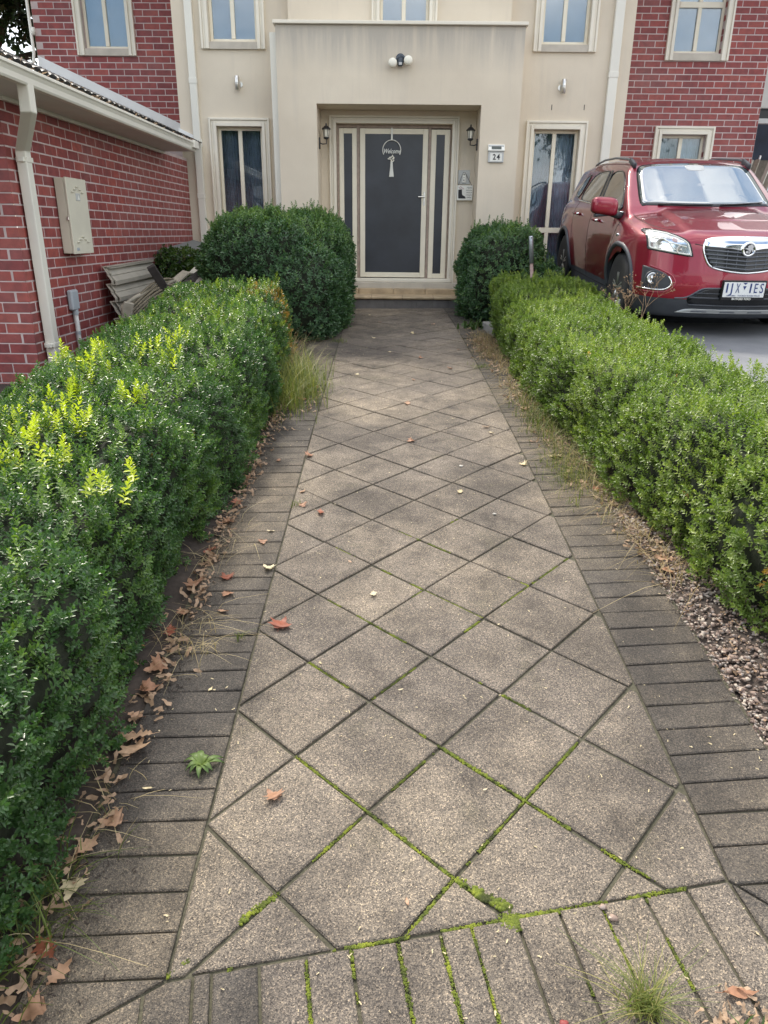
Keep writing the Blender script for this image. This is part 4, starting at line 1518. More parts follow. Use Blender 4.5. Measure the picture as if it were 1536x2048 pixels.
def left_extras():
    rng = NP
    # taller sprigs standing above the clipped top, and new growth with sunlight put into its yellow
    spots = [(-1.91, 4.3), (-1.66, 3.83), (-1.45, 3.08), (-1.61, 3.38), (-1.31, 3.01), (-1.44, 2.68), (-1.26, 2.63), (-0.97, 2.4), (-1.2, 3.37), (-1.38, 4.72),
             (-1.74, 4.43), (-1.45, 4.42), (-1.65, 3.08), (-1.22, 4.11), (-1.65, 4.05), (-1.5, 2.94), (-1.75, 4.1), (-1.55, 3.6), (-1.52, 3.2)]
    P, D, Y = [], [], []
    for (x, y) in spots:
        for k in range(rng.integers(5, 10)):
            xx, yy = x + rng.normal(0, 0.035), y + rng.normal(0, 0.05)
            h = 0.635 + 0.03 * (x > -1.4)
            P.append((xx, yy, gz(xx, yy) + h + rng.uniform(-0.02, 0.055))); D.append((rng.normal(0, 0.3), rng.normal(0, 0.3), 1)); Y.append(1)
    P, D = np.array(P), np.array(D)
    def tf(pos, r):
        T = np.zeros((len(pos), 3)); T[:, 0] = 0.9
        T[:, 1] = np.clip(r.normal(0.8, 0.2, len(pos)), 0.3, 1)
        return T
    foliage('sunlit_new_shoots', P, D, SPRIGS_LONG, M['box_leaf'], rng, left_hedge, (0.95, 1.45), tf, 'stuff')
    n = 900
    y = rng.uniform(0.9, 7.2, n)
    xi = np.array([L_in(v) for v in y]); xo = np.array([L_out(v) for v in y])
    x = xo + (xi - xo) * rng.uniform(0.08, 0.93, n)
    z = gz_np(x, y) + 0.615 + 0.055 * np.clip((x + 1.75) / 0.5, -1, 0.6) + rng.uniform(-0.02, 0.045, n) + 0.06 * (y > 6.5) * (x > -1.7)
    D = np.c_[rng.normal(0, 0.35, n), rng.normal(0, 0.35, n), np.ones(n)]
    def tf2(pos, r):
        T = tint_box(pos, r, 8, 0.5, 1.0)
        T[:, 1] = np.where(pos[:, 1] > 5.5, 0.25 * (r.uniform(0, 1, len(pos)) < 0.4), 0.06)
        return T
    foliage('upright_shoots', np.c_[x, y, z], D, SPRIGS_LONG, M['box_leaf'], rng, left_hedge, (0.8, 1.3), tf2, 'stuff')
left_extras()

# right hedge: lighter, lower, curving out towards the viewer
R_in = interp([(1.8, 1.72), (2.4, 1.50), (2.6, 1.40), (3.2, 1.37), (4.1, 1.25), (5.3, 1.16), (6.0, 1.14), (7.7, 1.13), (8.9, 1.20)])
R_out = interp([(1.8, 2.35), (3.0, 2.30), (5.0, 2.25), (6.3, 2.20), (8.9, 2.20)])
right_hedge = hedge_thing('hedge', 'light green clipped box hedge between the path and the blue-grey driveway', 'hedge', (1.7, 5.2, gz(1.7, 5.2)))
shaped_hedge(right_hedge, lambda y: (R_in(y) + R_out(y)) / 2, lambda y: R_out(y) - R_in(y),
             interp([(1.8, 0.66), (2.6, 0.64), (3.3, 0.60), (4.2, 0.55), (5.2, 0.52), (6.0, 0.50), (7.5, 0.52), (8.9, 0.62)]), 1.75, 8.95, 0.20, M['box_leaf_light'], 1450, SPRIGS,
             lambda p, r: tint_box(p, r, 15, 0.1, 1.0, 2.0), NP, rough=0.062, seed=23)
def right_extras():
    rng = NP
    n = 800
    y = rng.uniform(2.0, 8.9, n)
    xi = np.array([R_in(v) for v in y]); xo = np.array([R_out(v) for v in y])
    x = xi + (xo - xi) * rng.uniform(0.05, 0.95, n)
    hf = interp([(1.8, 0.66), (2.6, 0.64), (3.3, 0.60), (4.2, 0.55), (5.2, 0.52), (6.0, 0.50), (7.5, 0.52), (8.9, 0.62)])
    z = gz_np(x, y) + np.array([hf(v) for v in y]) + rng.uniform(-0.04, 0.035, n)
    D = np.c_[rng.normal(0, 0.35, n), rng.normal(0, 0.35, n), np.ones(n)]
    foliage('upright_shoots', np.c_[x, y, z], D, SPRIGS_LONG, M['box_leaf_light'], rng, right_hedge, (0.8, 1.3), lambda p, r: tint_box(p, r, 18, 0.5, 1.0), 'stuff')
    # one dead orange sprig low on the near face
    P = np.array([(1.47 + rng.normal(0, 0.012), 2.62 - 0.05 * k + rng.normal(0, 0.015), gz(1.47, 2.6) + 0.30 - 0.028 * k) for k in range(7)])
    D = np.c_[-np.ones(7) * 0.8, -np.ones(7) * 0.5, np.ones(7) * 0.2] + rng.normal(0, 0.3, (7, 3))
    def tf(pos, r):
        T = np.zeros((len(pos), 3)); T[:, 0] = 0.9; T[:, 2] = 0.85; T[:, 1] = 0.15
        return T
    foliage('dead_sprig', P, D, SPRIGS_LONG, M['box_leaf_light'], rng, right_hedge, (0.8, 1.1), tf, 'stuff')
right_extras()

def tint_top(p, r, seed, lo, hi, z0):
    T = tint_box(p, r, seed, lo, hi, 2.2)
    T[:, 0] = np.clip(T[:, 0] + np.clip((p[:, 2] - z0 - 0.85) * 0.9, 0, 0.5), 0, 1)      # paler with height: sunlit crown put into the leaf colour
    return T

def bush(label, lobes, mat, dens, seed, lo=0.1, hi=0.8):
    """clipped bush of overlapping rounded lobes: (cx, cy, cz, rx, ry, rz, power)"""
    rng = NP
    base = (lobes[0][0], lobes[0][1], gz(lobes[0][0], lobes[0][1]))
    root = hedge_thing('bush', label, 'bush', base)
    def inside(P, skip):
        m = np.zeros(len(P), bool)
        for i, (cx, cy, cz, rx, ry, rz, pw) in enumerate(lobes):
            if i == skip: continue
            d = (np.abs((P[:, 0] - cx) / rx) ** pw + np.abs((P[:, 1] - cy) / ry) ** pw + np.abs((P[:, 2] - cz) / rz) ** pw)
            m |= d < 0.86
        return m
    PP, NN = [], []
    core = MB()
    for i, (cx, cy, cz, rx, ry, rz, pw) in enumerate(lobes):
        A = 4 * math.pi * ((rx * ry) ** 1.6 / 3 + (rx * rz) ** 1.6 / 3 + (ry * rz) ** 1.6 / 3) ** (1 / 1.6) * 1.25
        n = int(A * dens)
        d = rng.normal(size=(n, 3)); d /= np.linalg.norm(d, axis=1, keepdims=True)
        rr = (np.abs(d[:, 0] / rx) ** pw + np.abs(d[:, 1] / ry) ** pw + np.abs(d[:, 2] / rz) ** pw) ** (-1 / pw)
        P = d * rr[:, None]
        nn = np.sign(P) * np.abs(P / np.array([rx, ry, rz])) ** (pw - 1) / np.array([rx, ry, rz])
        nn /= np.linalg.norm(nn, axis=1, keepdims=True)
        P = P + np.array([cx, cy, cz])
        big = vnoise(P, 2.6, seed) - 0.5; fine = vnoise(P, 8, seed + 1) - 0.5
        P = P + nn * (big * 0.15 + fine * 0.10 - 0.02 - rng.uniform(0, 1, n) ** 1.4 * 0.06)[:, None]
        m = ~inside(P, i) & (P[:, 2] > gz_np(P[:, 0], P[:, 1]) + 0.0)
        PP.append(P[m]); NN.append(nn[m])
        bm = bmesh.new(); bmesh.ops.create_icosphere(bm, subdivisions=5, radius=1.0)
        V = np.array([v.co[:] for v in bm.verts]); F = [tuple(v.index for v in f.verts) for f in bm.faces]; bm.free()
        V /= np.linalg.norm(V, axis=1, keepdims=True)
        rr = (np.abs(V[:, 0] / rx) ** pw + np.abs(V[:, 1] / ry) ** pw + np.abs(V[:, 2] / rz) ** pw) ** (-1 / pw)
        V = V * (rr * 0.86)[:, None]
        C = V + np.array([cx, cy, cz])
        C = C + V * (0.10 * (vnoise(C, 2.6, seed) - 0.5))[:, None]
        core.add(C, F)
    P = np.concatenate(PP); Nn = np.concatenate(NN)
    D = Nn * 0.65 + np.array([0, 0, 0.6]) + rng.normal(0, 0.3, P.shape)
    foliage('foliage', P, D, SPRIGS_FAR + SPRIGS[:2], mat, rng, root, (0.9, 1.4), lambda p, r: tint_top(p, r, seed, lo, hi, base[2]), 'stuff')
    core.build('shade_core', M['core'], root, smooth=True)  # solid core, shade behind the leaves put into its dark colour
    # upright whips on the crown
    top = P[Nn[:, 2] > 0.5]
    k = rng.choice(len(top), 150)
    q = top[k] + np.array([0, 0, 0.02]) + rng.uniform(0, 0.06, (150, 1)) * np.array([0, 0, 1.0])
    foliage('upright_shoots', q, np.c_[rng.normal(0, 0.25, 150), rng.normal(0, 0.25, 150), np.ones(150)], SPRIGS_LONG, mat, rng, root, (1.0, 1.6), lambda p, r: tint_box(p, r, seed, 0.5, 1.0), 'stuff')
    return root

bush('big rounded dark green bush left of the front door',
     [(-1.55, 9.1, 1.24, 0.62, 0.98, 0.68, 3.0), (-1.08, 9.85, 1.24, 0.52, 1.0, 0.74, 3.0), (-1.05, 9.0, 1.02, 0.47, 0.95, 0.62, 3.0)], M['bush_leaf'], 950, 31)
bush('smaller rounded dark green bush right of the front door, near the parked car',
     [(1.43, 10.2, 1.20, 0.50, 0.85, 0.64, 3.0), (1.80, 9.75, 1.05, 0.32, 0.6, 0.36, 2.6), (1.30, 10.6, 1.12, 0.40, 0.6, 0.55, 2.6)], M['bush_leaf'], 950, 47)

# ------------------------------------------------------------------ grasses, straw, gravel, moss
def blades(n, centre, spread, height, width, rng, lean=0.5, seg=4, dry=0.3, dirn=None, kind_tint=None):
    """tapering curved strips"""
    V, F, T, b = [], [], [], 0
    for k in range(n):
        x = centre[0] + rng.normal(0, spread[0]); y = centre[1] + rng.normal(0, spread[1])
        z = gz(x, y) - 0.005 if len(centre) < 3 else centre[2]
        h = height * rng.uniform(0.45, 1.2); w = width * rng.uniform(0.6, 1.2)
        a = rng.uniform(0, 6.283) if dirn is None else dirn + rng.normal(0, 0.7)
        ln = lean * rng.uniform(0.2, 1.6)
        ca, sa = math.cos(a), math.sin(a)
        t = np.clip(dry + rng.normal(0, 0.25), 0, 1)
        for i in range(seg + 1):
            u = i / seg
            out = ln * h * u * u * 0.9
            up = h * (u - 0.35 * ln * u * u)
            ww = w * (1 - u) ** 0.6 * 0.5 + 0.0003
            V.append((x + ca * out - sa * ww, y + sa * out + ca * ww, z + up))
            V.append((x + ca * out + sa * ww, y + sa * out - ca * ww, z + up))
            T += [(t, 0, 0), (t, 0, 0)]
        for i in range(seg):
            F.append((b + 2 * i, b + 2 * i + 1, b + 2 * i + 3, b + 2 * i + 2))
        b += 2 * (seg + 1)
    return V, F, T

def tuft(name, label, cat, centre, groups, mat, group=None):
    V, F, T = [], [], []
    for g in groups:
        v, f, t = blades(centre=centre, rng=NP, **g)
        n = len(V)
        V += v; F += [tuple(i + n for i in q) for q in f]; T += t
    o = (centre[0], centre[1], gz(centre[0], centre[1]))
    me = np_mesh(name, np.array(V) - np.array(o), np.array(F), mat, np.array(T))
    ob = link_mesh(name, me, None, o)
    tag(ob, label, cat, group)
    return ob

tuft('grass_tuft', 'tall yellowing grass clump at the end of the left hedge', 'grass', (-0.80, 5.95),
     [dict(n=900, spread=(0.13, 0.35), height=0.30, width=0.004, lean=0.75, dry=0.45), dict(n=420, spread=(0.10, 0.3), height=0.40, width=0.0035, lean=0.9, dry=0.75)], M['grass'])
tuft('grass_tuft', 'spiky pale green grass tuft growing on the near header bricks at the bottom edge', 'grass', (0.585, 1.13),
     [dict(n=190, spread=(0.020, 0.014), height=0.115, width=0.0018, lean=1.1, dry=0.65)], M['grass'])
tuft('grass_tuft', 'dark green grass clump under the right hedge, halfway along the path', 'grass', (1.12, 5.15),
     [dict(n=500, spread=(0.09, 0.35), height=0.17, width=0.004, lean=1.1, dry=0.25)], M['grass'])
tuft('grass_tuft', 'yellowish grass tuft on the right border bricks near the hedge middle', 'grass', (1.10, 4.2),
     [dict(n=420, spread=(0.09, 0.22), height=0.12, width=0.003, lean=1.2, dry=0.55)], M['grass'])
tuft('grass_tuft', 'small grass tuft on the right border before the dark bush', 'grass', (0.86, 6.9),
     [dict(n=120, spread=(0.05, 0.06), height=0.05, width=0.003, lean=1.4, dry=0.5)], M['grass'])
tuft('grass_tuft', 'low green grass beside the lower corner of the left hedge', 'grass', (-0.87, 1.30),
     [dict(n=140, spread=(0.05, 0.13), height=0.12, width=0.004, lean=1.3, dry=0.2)], M['grass'])
tuft('grass_tuft', 'little grass blades on the left border joint beside the russet leaf', 'grass', (-0.585, 2.50),
     [dict(n=14, spread=(0.012, 0.01), height=0.06, width=0.003, lean=1.0, dry=0.15)], M['grass'])
tuft('grass_tuft', 'tiny grass sprouts where diamond pavers meet the left border', 'grass', (-0.502, 3.75),
     [dict(n=26, spread=(0.02, 0.03), height=0.05, width=0.003, lean=1.0, dry=0.3)], M['grass'])
tuft('weed_clump', 'fresh green leafy weed in front of the right bush', 'weed', (1.03, 9.15),
     [dict(n=70, spread=(0.09, 0.10), height=0.14, width=0.035, lean=1.2, dry=0.2, seg=3)], M['weed'])
tuft('grass_tuft', 'short grass between pavers by the big left bush', 'grass', (-0.59, 8.2),
     [dict(n=60, spread=(0.04, 0.05), height=0.07, width=0.004, lean=1.1, dry=0.4)], M['grass'])
tuft('grass_tuft', 'broad green shoots at the bottom right corner of the photo', 'grass', (0.80, 1.07),
     [dict(n=8, spread=(0.02, 0.01), height=0.06, width=0.010, lean=0.7, dry=0.05)], M['weed'])

def rosette():
    V, F, T = [], [], []
    c = (-0.575, 1.838); z = gz(*c) + 0.004
    n = 11
    for k in range(n):
        a = 2 * math.pi * k / n + RNG.uniform(-0.2, 0.2)
        L = RNG.uniform(0.045, 0.078); w = RNG.uniform(0.008, 0.012)
        b = len(V)
        for i in range(6):
            u = i / 5
            ww = w * math.sin(math.pi * min(1, u * 0.85 + 0.12)) * (1 if u < 0.95 else 0.2)
            r = L * u; h = 0.018 * math.sin(math.pi * u) + 0.004
            ca, sa = math.cos(a + 0.15 * u), math.sin(a + 0.15 * u)
            V += [(r * ca - sa * ww, r * sa + ca * ww, h + 0.002), (r * ca, r * sa, h - 0.002), (r * ca + sa * ww, r * sa - ca * ww, h + 0.002)]
            T += [(0.45 + 0.4 * (1 - u), 0.10 * (1 - u), 0)] * 3
        for i in range(5):
            for j in range(2):
                q = b + i * 3 + j
                F.append((q, q + 1, q + 4, q + 3))
    me = np_mesh('rosette_weed', np.array(V), np.array(F), M['weed'], np.array(T))
    o = link_mesh('rosette_weed', me, None, (c[0], c[1], z))
    tag(o, 'green rosette weed lying flat on the left border bricks', 'weed')
rosette()

def straw_and_litter():
    rng = NP
    # dry thatch along the foot of the right hedge
    groups = []
    V, F, T = [], [], []
    def put(**g):
        v, f, t = blades(rng=rng, **g)
        n = len(V)
        V.extend(v); F.extend([tuple(i + n for i in q) for q in f]); T.extend(t)
    for y in np.linspace(2.9, 8.3, 46):
        x = R_in(y) - 0.07
        dens = 40 if y > 3.6 else 22
        put(n=int(dens), centre=(x, y), spread=(0.06, 0.10), height=0.13, width=0.0025, lean=2.2, dry=0.6)
    for y in np.linspace(7.2, 8.6, 10):
        put(n=70, centre=(1.02, y), spread=(0.09, 0.10), height=0.11, width=0.003, lean=1.8, dry=0.5)
    me = np_mesh('dry_thatch', np.array(V), np.array(F), M['straw'], np.array(T))
    tag(link_mesh('dry_thatch', me), kind='stuff')
    V.clear(); F.clear(); T.clear()
    for (x, y, n_) in ((-0.80, 2.55, 40), (-0.74, 2.42, 30), (-0.84, 3.1, 20), (-0.80, 1.66, 18), (-0.86, 1.45, 14), (-0.80, 3.4, 14), (-0.90, 5.0, 30), (-0.98, 7.2, 120), (-0.96, 7.0, 80)):
        put(n=n_, centre=(x, y), spread=(0.05, 0.08), height=0.12 if y < 6 else 0.35, width=0.0018 if y < 6 else 0.003, lean=2.0 if y < 6 else 1.0, dry=0.8)
    me = np_mesh('dry_stalks', np.array(V), np.array(F), M['straw'], np.array(T))
    tag(link_mesh('dry_stalks', me), kind='stuff')
    # crushed leaves against the left hedge and under the right one
    P = []
    for k in range(620):
        y = rng.uniform(1.0, 5.6)
        x = -0.845 + rng.normal(0, 0.035) + (0.02 if 2.2 < y < 3.0 else 0)
        P.append((x, y, gz(x, y) + rng.uniform(0.0, 0.028)))
    for k in range(330):
        y = rng.uniform(2.9, 8.4)
        x = R_in(y) - rng.uniform(0.0, 0.22)
        P.append((x, y, gz(x, y) + rng.uniform(0.002, 0.02)))
    for k in range(200):
        x, y = 0.98 + rng.normal(0, 0.08), 7.9 + rng.normal(0, 0.35)
        P.append((x, y, gz(x, y) + rng.uniform(0.003, 0.03)))
    for k in range(70):
        x, y = -0.72 + rng.normal(0, 0.10), 5.75 + rng.normal(0, 0.22)
        P.append((x, y, gz(x, y) + rng.uniform(0.003, 0.02)))
    scatter_litter('leaf_litter', np.array(P), (0.012, 0.036), M['litter'], rng, 0.55)
    # dark soil crumbs on the border bricks, also painting the left hedge's shadow
    P = []
    for k in range(5200):
        y = rng.uniform(0.95, 6.0)
        x = -0.84 + abs(rng.normal(0, 0.055)) * (1.4 if y < 2.4 else 0.8)
        P.append((x, y, gz(x, y) + rng.uniform(-0.002, 0.003)))
    for k in range(1500):
        y = rng.uniform(1.9, 7.0)
        x = path_right(y) + 0.325 - abs(rng.normal(0, 0.035)) + 0.02
        P.append((x, y, gz(x, y) + rng.uniform(-0.002, 0.002)))
    scatter_litter('soil_and_shade_crumbs', np.array(P), (0.003, 0.009), M['soil'], rng, 0.4)
    # specks over the paving
    P = []
    for k in range(900):
        y = 1.0 + 10 * rng.uniform(0, 1) ** 1.3
        x = rng.uniform(-0.8, 1.2)
        P.append((x, y, gz(x, y) + 0.003))
    scatter_litter('fallen_bits', np.array(P), (0.003, 0.009), M['leaf_pale'], rng, 0.12)
    P = []
    for k in range(520):
        x = 0.93 + rng.normal(0, 0.13); y = 1.075 + rng.normal(0, 0.035) - (0.04 if x < 0.7 else 0)
        P.append((x, y, gz(x, y) + rng.uniform(0.002, 0.02)))
    scatter_litter('bark_mulch', np.array(P), (0.008, 0.026), M['litter'], rng, 0.5)
straw_and_litter()

def gravel():
    rng = NP
    bm = bmesh.new(); bmesh.ops.create_icosphere(bm, subdivisions=1, radius=1.0)
    V0 = np.array([v.co[:] for v in bm.verts]); F0 = np.array([tuple(v.index for v in f.verts) for f in bm.faces]); bm.free()
    def make(name, pos, lo, hi, mat):
        VV, FF, b = [], [], 0
        for p in pos:
            s = rng.uniform(lo, hi)
            V = V0 * (1 + rng.uniform(-0.28, 0.28, (len(V0), 1)))
            V = V * np.array([s * rng.uniform(0.8, 1.5), s * rng.uniform(0.7, 1.1), s * rng.uniform(0.45, 0.8)])
            a = rng.uniform(0, 6.28); c, d = math.cos(a), math.sin(a)
            V = np.c_[V[:, 0] * c - V[:, 1] * d, V[:, 0] * d + V[:, 1] * c, V[:, 2]] + p
            VV.append(V); FF.append(F0 + b); b += len(V)
        o = link_mesh(name, np_mesh(name, np.concatenate(VV), np.concatenate(FF), mat))
        tag(o, kind='stuff')
    pos = []
    for k in range(11000):
        y = rng.uniform(1.2, 4.1)
        lo = path_right(y) + 0.325
        x = lo + 0.85 * rng.uniform(0, 1) ** 1.5 if y < 3.4 else lo + rng.uniform(0, 0.12)
        t = min(1, max(0, (x - 1.25) / 0.95))
        z = gz(x, y) - 0.022; z += t * (driveway_z(y) - 0.06 - z)
        pos.append((x, y, z + rng.uniform(0.0, 0.016)))
    make('gravel', pos[:6200], 0.0045, 0.0125, M['stone_a'])
    make('grit', pos[6200:], 0.002, 0.0055, M['stone_a'])
    P = []
    for k in range(900):
        y = rng.uniform(1.4, 4.2); x = path_right(y) + 0.335 + 0.5 * rng.uniform(0, 1) ** 1.3
        t = min(1, max(0, (x - 1.25) / 0.95)); z = gz(x, y) - 0.022; z += t * (driveway_z(y) - 0.06 - z)
        P.append((x, y, z + rng.uniform(0.012, 0.026)))
    scatter_litter('litter_on_gravel', np.array(P), (0.005, 0.019), M['litter'], rng, 0.5)
gravel()

def moss():
    """cushions of moss along the joints, thick near the viewer"""
    rng = NP
    P, S = [], []
    def along(a, b, amount, wide=0.004):
        a, b = np.array(a), np.array(b)
        L = np.linalg.norm(b - a)
        n = int(L * 1500)
        t = rng.uniform(0, 1, n)
        q = a + (b - a) * t[:, None]
        keep = 0.65 * vnoise(np.c_[q * 1.0, np.zeros(n)], 9.0, 77) + 0.35 * vnoise(np.c_[q * 1.0, np.zeros(n)], 31.0, 78) < amount + 0.13
        q = q[keep]; m = len(q)
        if not m: return
        dd = (b - a) / L
        wv = 0.35 + 1.5 * vnoise(np.c_[q, np.zeros(m)], 14.0, 9)
        q = q + np.c_[-dd[1] * np.ones(m), dd[0] * np.ones(m)] * rng.normal(0, wide * 0.55, (m, 1)) * wv[:, None]
        for x, y in q:
            P.append((x, y, gz(x, y) - 0.0035 + rng.uniform(-0.001, 0.0012))); S.append(rng.uniform(0.2, 0.75) * wide * 1.2 * (0.35 + 1.1 * vnoise(np.array([[x, y, 0.0]]), 30.0, 5)[0]))
    def lat(u0, v0, u1, v1, amount, wide=0.004):
        along(lattice(u0, v0), lattice(u1, v1), amount, wide)
    lat(0.5, 1.5, 1.0, 1.0, 0.45); lat(1.0, 1.0, 1.5, 0.5, 0.35)
    lat(0.5, 0.5, 1.0, 0.0, 0.50); lat(1.0, 0.0, 1.5, -0.5, 0.80, 0.0055); lat(1.5, -0.5, 1.79, -0.72, 0.97, 0.0075); lat(1.6, -0.58, 1.79, -0.72, 0.97, 0.009)
    lat(1.5, -0.5, 1.2, -0.82, 0.78, 0.0045); lat(1.5, -0.5, 2.0, 0.0, 0.38); lat(1.0, 0.0, 1.5, 0.5, 0.25); lat(0.5, -0.5, 1.0, 0.0, 0.30)
    lat(1.5, 0.5, 2.0, 0.0, 0.55, 0.005); lat(2.0, 0.0, 2.5, -0.5, 0.50); lat(2.5, -0.5, 2.65, -0.62, 0.6); lat(2.0, 0.0, 2.5, 0.5, 0.35)
    lat(1.0, 2.0, 1.5, 1.5, 0.50); lat(1.5, 1.5, 2.0, 1.0, 0.25); lat(1.0, 1.0, 1.5, 1.5, 0.40); lat(1.5, 1.5, 2.0, 2.0, 0.35); lat(0.5, 2.5, 1.0, 2.0, 0.4)
    lat(2.0, 1.0, 2.5, 0.5, 0.3); lat(0.0, -0.9, 0.5, -0.5, 0.35, 0.006)
    lat(1.5, 2.5, 2.0, 2.0, 0.35); lat(2.0, 2.0, 2.5, 2.5, 0.35); lat(1.0, 2.0, 1.5, 2.5, 0.3); lat(2.5, 2.5, 3.0, 3.0, 0.3)
    lat(1.0, 3.0, 1.5, 2.5, 0.3); lat(1.5, 2.5, 1.0, 3.0, 0.2); lat(2.0, 3.0, 2.5, 2.5, 0.3); lat(0.5, 3.5, 1.0, 3.0, 0.3); lat(1.5, 3.5, 2.0, 3.0, 0.3); lat(1.0, 4.0, 1.5, 3.5, 0.35); lat(1.5, 3.5, 2.0, 4.0, 0.2)
    d = np.array(PR0) - np.array(PL0); Lt = np.linalg.norm(d); d = d / Lt
    at = lambda s, o=0.0: tuple(np.array(PL0) + d * s + np.array([d[1], -d[0]]) * o)
    along(at(0.42), at(0.58), 0.8, 0.005); along(at(0.66), at(0.85), 0.75, 0.0045); along(at(0.85), at(1.10), 0.85, 0.0055); along(at(0.1), at(0.4), 0.35); along(at(1.15), at(1.32), 0.5)
    for s, am in ((0.326, 0.8), (0.434, 0.5), (0.549, 0.5), (0.656, 0.6), (0.736, 0.85), (0.852, 0.4), (0.966, 0.4), (1.077, 0.7), (1.198, 0.3), (0.215, 0.2)):
        along(at(s, 0.01), at(s, 0.24), am, 0.004)
    for k in range(600):
        x, y = 0.325 + rng.normal(0, 0.014), 1.338 + rng.normal(0, 0.009)
        P.append((x, y, gz(x, y) - 0.002)); S.append(rng.uniform(0.002, 0.005))
    bm = bmesh.new(); bmesh.ops.create_icosphere(bm, subdivisions=1, radius=1.0)
    V0 = np.array([v.co[:] for v in bm.verts]); F0 = np.array([tuple(v.index for v in f.verts) for f in bm.faces]); bm.free()
    P = np.array(P); S = np.array(S)
    R = frames(rng.normal(size=P.shape), rng)
    V, F = scatter(V0, F0, P, R, S)
    o = link_mesh('moss', np_mesh('moss', V, F, M['moss'], smooth=True))
    tag(o, kind='stuff')
    print('moss', len(P))
moss()

# single fallen leaves, each a thing
def lobed_leaf(kind, rng):
    """outline of a dry oak or plane leaf with a midrib crease and curled lobes"""
    if kind == 'oak':
        out = [(0, 0.02), (0.10, 0.10), (0.05, 0.16), (0.24, 0.24), (0.12, 0.34), (0.34, 0.46), (0.16, 0.55), (0.30, 0.70), (0.12, 0.76), (0.10, 0.92), (0, 1.0)]
    elif kind == 'plane':
        out = [(0, 0.05), (0.22, 0.0), (0.34, 0.12), (0.55, 0.10), (0.40, 0.28), (0.62, 0.44), (0.34, 0.46), (0.28, 0.62), (0.14, 0.66), (0.12, 0.85), (0, 1.0)]
    else:
        out = [(0, 0.0), (0.09, 0.15), (0.15, 0.35), (0.16, 0.55), (0.11, 0.78), (0.05, 0.92), (0, 1.0)]
    n = len(out)
    cur, tw = rng.uniform(0.25, 0.9), rng.uniform(-0.8, 0.8)
    V = []
    for x, y in out:                                   # midrib, right side, left side
        V.append((0.0, y, 0.10 * cur * (y - 0.5) ** 2 * 4))
    def zz(x, y, s): return 0.10 * cur * (y - 0.5) ** 2 * 4 + cur * 0.9 * x * x + s * tw * x * 0.35 + 0.05 * math.sin(7 * y + s)
    for x, y in out: V.append((x * rng.uniform(0.85, 1.1), y, zz(x, y, 1)))
    for x, y in out: V.append((-x * rng.uniform(0.85, 1.1), y, zz(x, y, -1)))
    F = []
    for i in range(n - 1):
        F.append((i, n + i, n + i + 1, i + 1)); F.append((i + 1, 2 * n + i + 1, 2 * n + i, i))
    # stalk
    b = len(V)
    V += [(-0.008, 0.02, 0), (0.008, 0.02, 0), (0.012, -0.22, 0.04), (-0.002, -0.22, 0.04)]
    F.append((b, b + 1, b + 2, b + 3))
    return [(x, y - 0.5, z) for x, y, z in V], F

def fallen_leaf(x, y, L, kind, mat, label, group=None, lift=0.004):
    V, F = lobed_leaf(kind, RNG)
    V = [(a * L, b * L, c * L) for a, b, c in V]
    zmin = min(v[2] for v in V)
    me = make_mesh('fallen_leaf', [(a, b, c - zmin) for a, b, c in V], F, M[mat], True)
    o = link_mesh('fallen_leaf', me, None, (x, y, gz(x, y) + lift))
    o.rotation_euler = (RNG.uniform(-0.12, 0.12), RNG.uniform(-0.12, 0.12), RNG.uniform(0, 6.28))
    tag(o, label, 'leaf', group)

G1 = 'dry leaves caught along the left hedge'
G2 = 'small dry leaves scattered on the diamond pavers'
G3 = 'dry leaves lying on the left border bricks'
G4 = 'dry leaves along the right border bricks'
for (x, y, L, k, m, lab) in [
        (-0.337, 1.726, 0.058, 'plane', 'leaf_brown', 'tan folded leaf on the large paver nearest the left border'),
        (-0.063, 2.826, 0.050, 'oak', 'leaf_pale', 'pale yellow lobed leaf in the middle of a paver'),
        (-0.428, 2.601, 0.085, 'plane', 'leaf_red', 'largest russet red leaf, on the pavers beside the left border'),
        (-0.367, 3.636, 0.075, 'oak', 'leaf_red', 'orange brown leaf on a paver at the left, mid path'),
        (-0.559, 3.053, 0.060, 'plane', 'leaf_pale', 'cream leaf at the tip of a left border triangle'),
        (0.134, 5.651, 0.085, 'oak', 'leaf_brown', 'orange leaf in the centre of the path beyond the grass clump'),
        (0.135, 4.764, 0.055, 'plane', 'leaf_brown', 'small pinkish leaf on a joint in the centre of the path'),
        (0.402, 3.909, 0.055, 'oak', 'leaf_pale', 'pale crumpled leaf right of centre on the pavers'),
        (0.681, 5.058, 0.060, 'oak', 'leaf_brown', 'upper leaf of the pair near the right border'),
        (0.701, 4.93, 0.060, 'slim', 'leaf_pale', 'lower pale slim leaf of the pair near the right border'),
        (1.05, 4.457, 0.085, 'plane', 'leaf_pale', 'big pale leaf on the outer end of the right border bricks'),
        (0.814, 1.166, 0.085, 'slim', 'leaf_brown', 'curled brown leaf in the mulch at the bottom right'),
        (0.060, 1.385, 0.026, 'slim', 'leaf_brown', 'tiny brown leaf on the paver above the header bricks')]:
    fallen_leaf(x, y, L, k, m, lab)
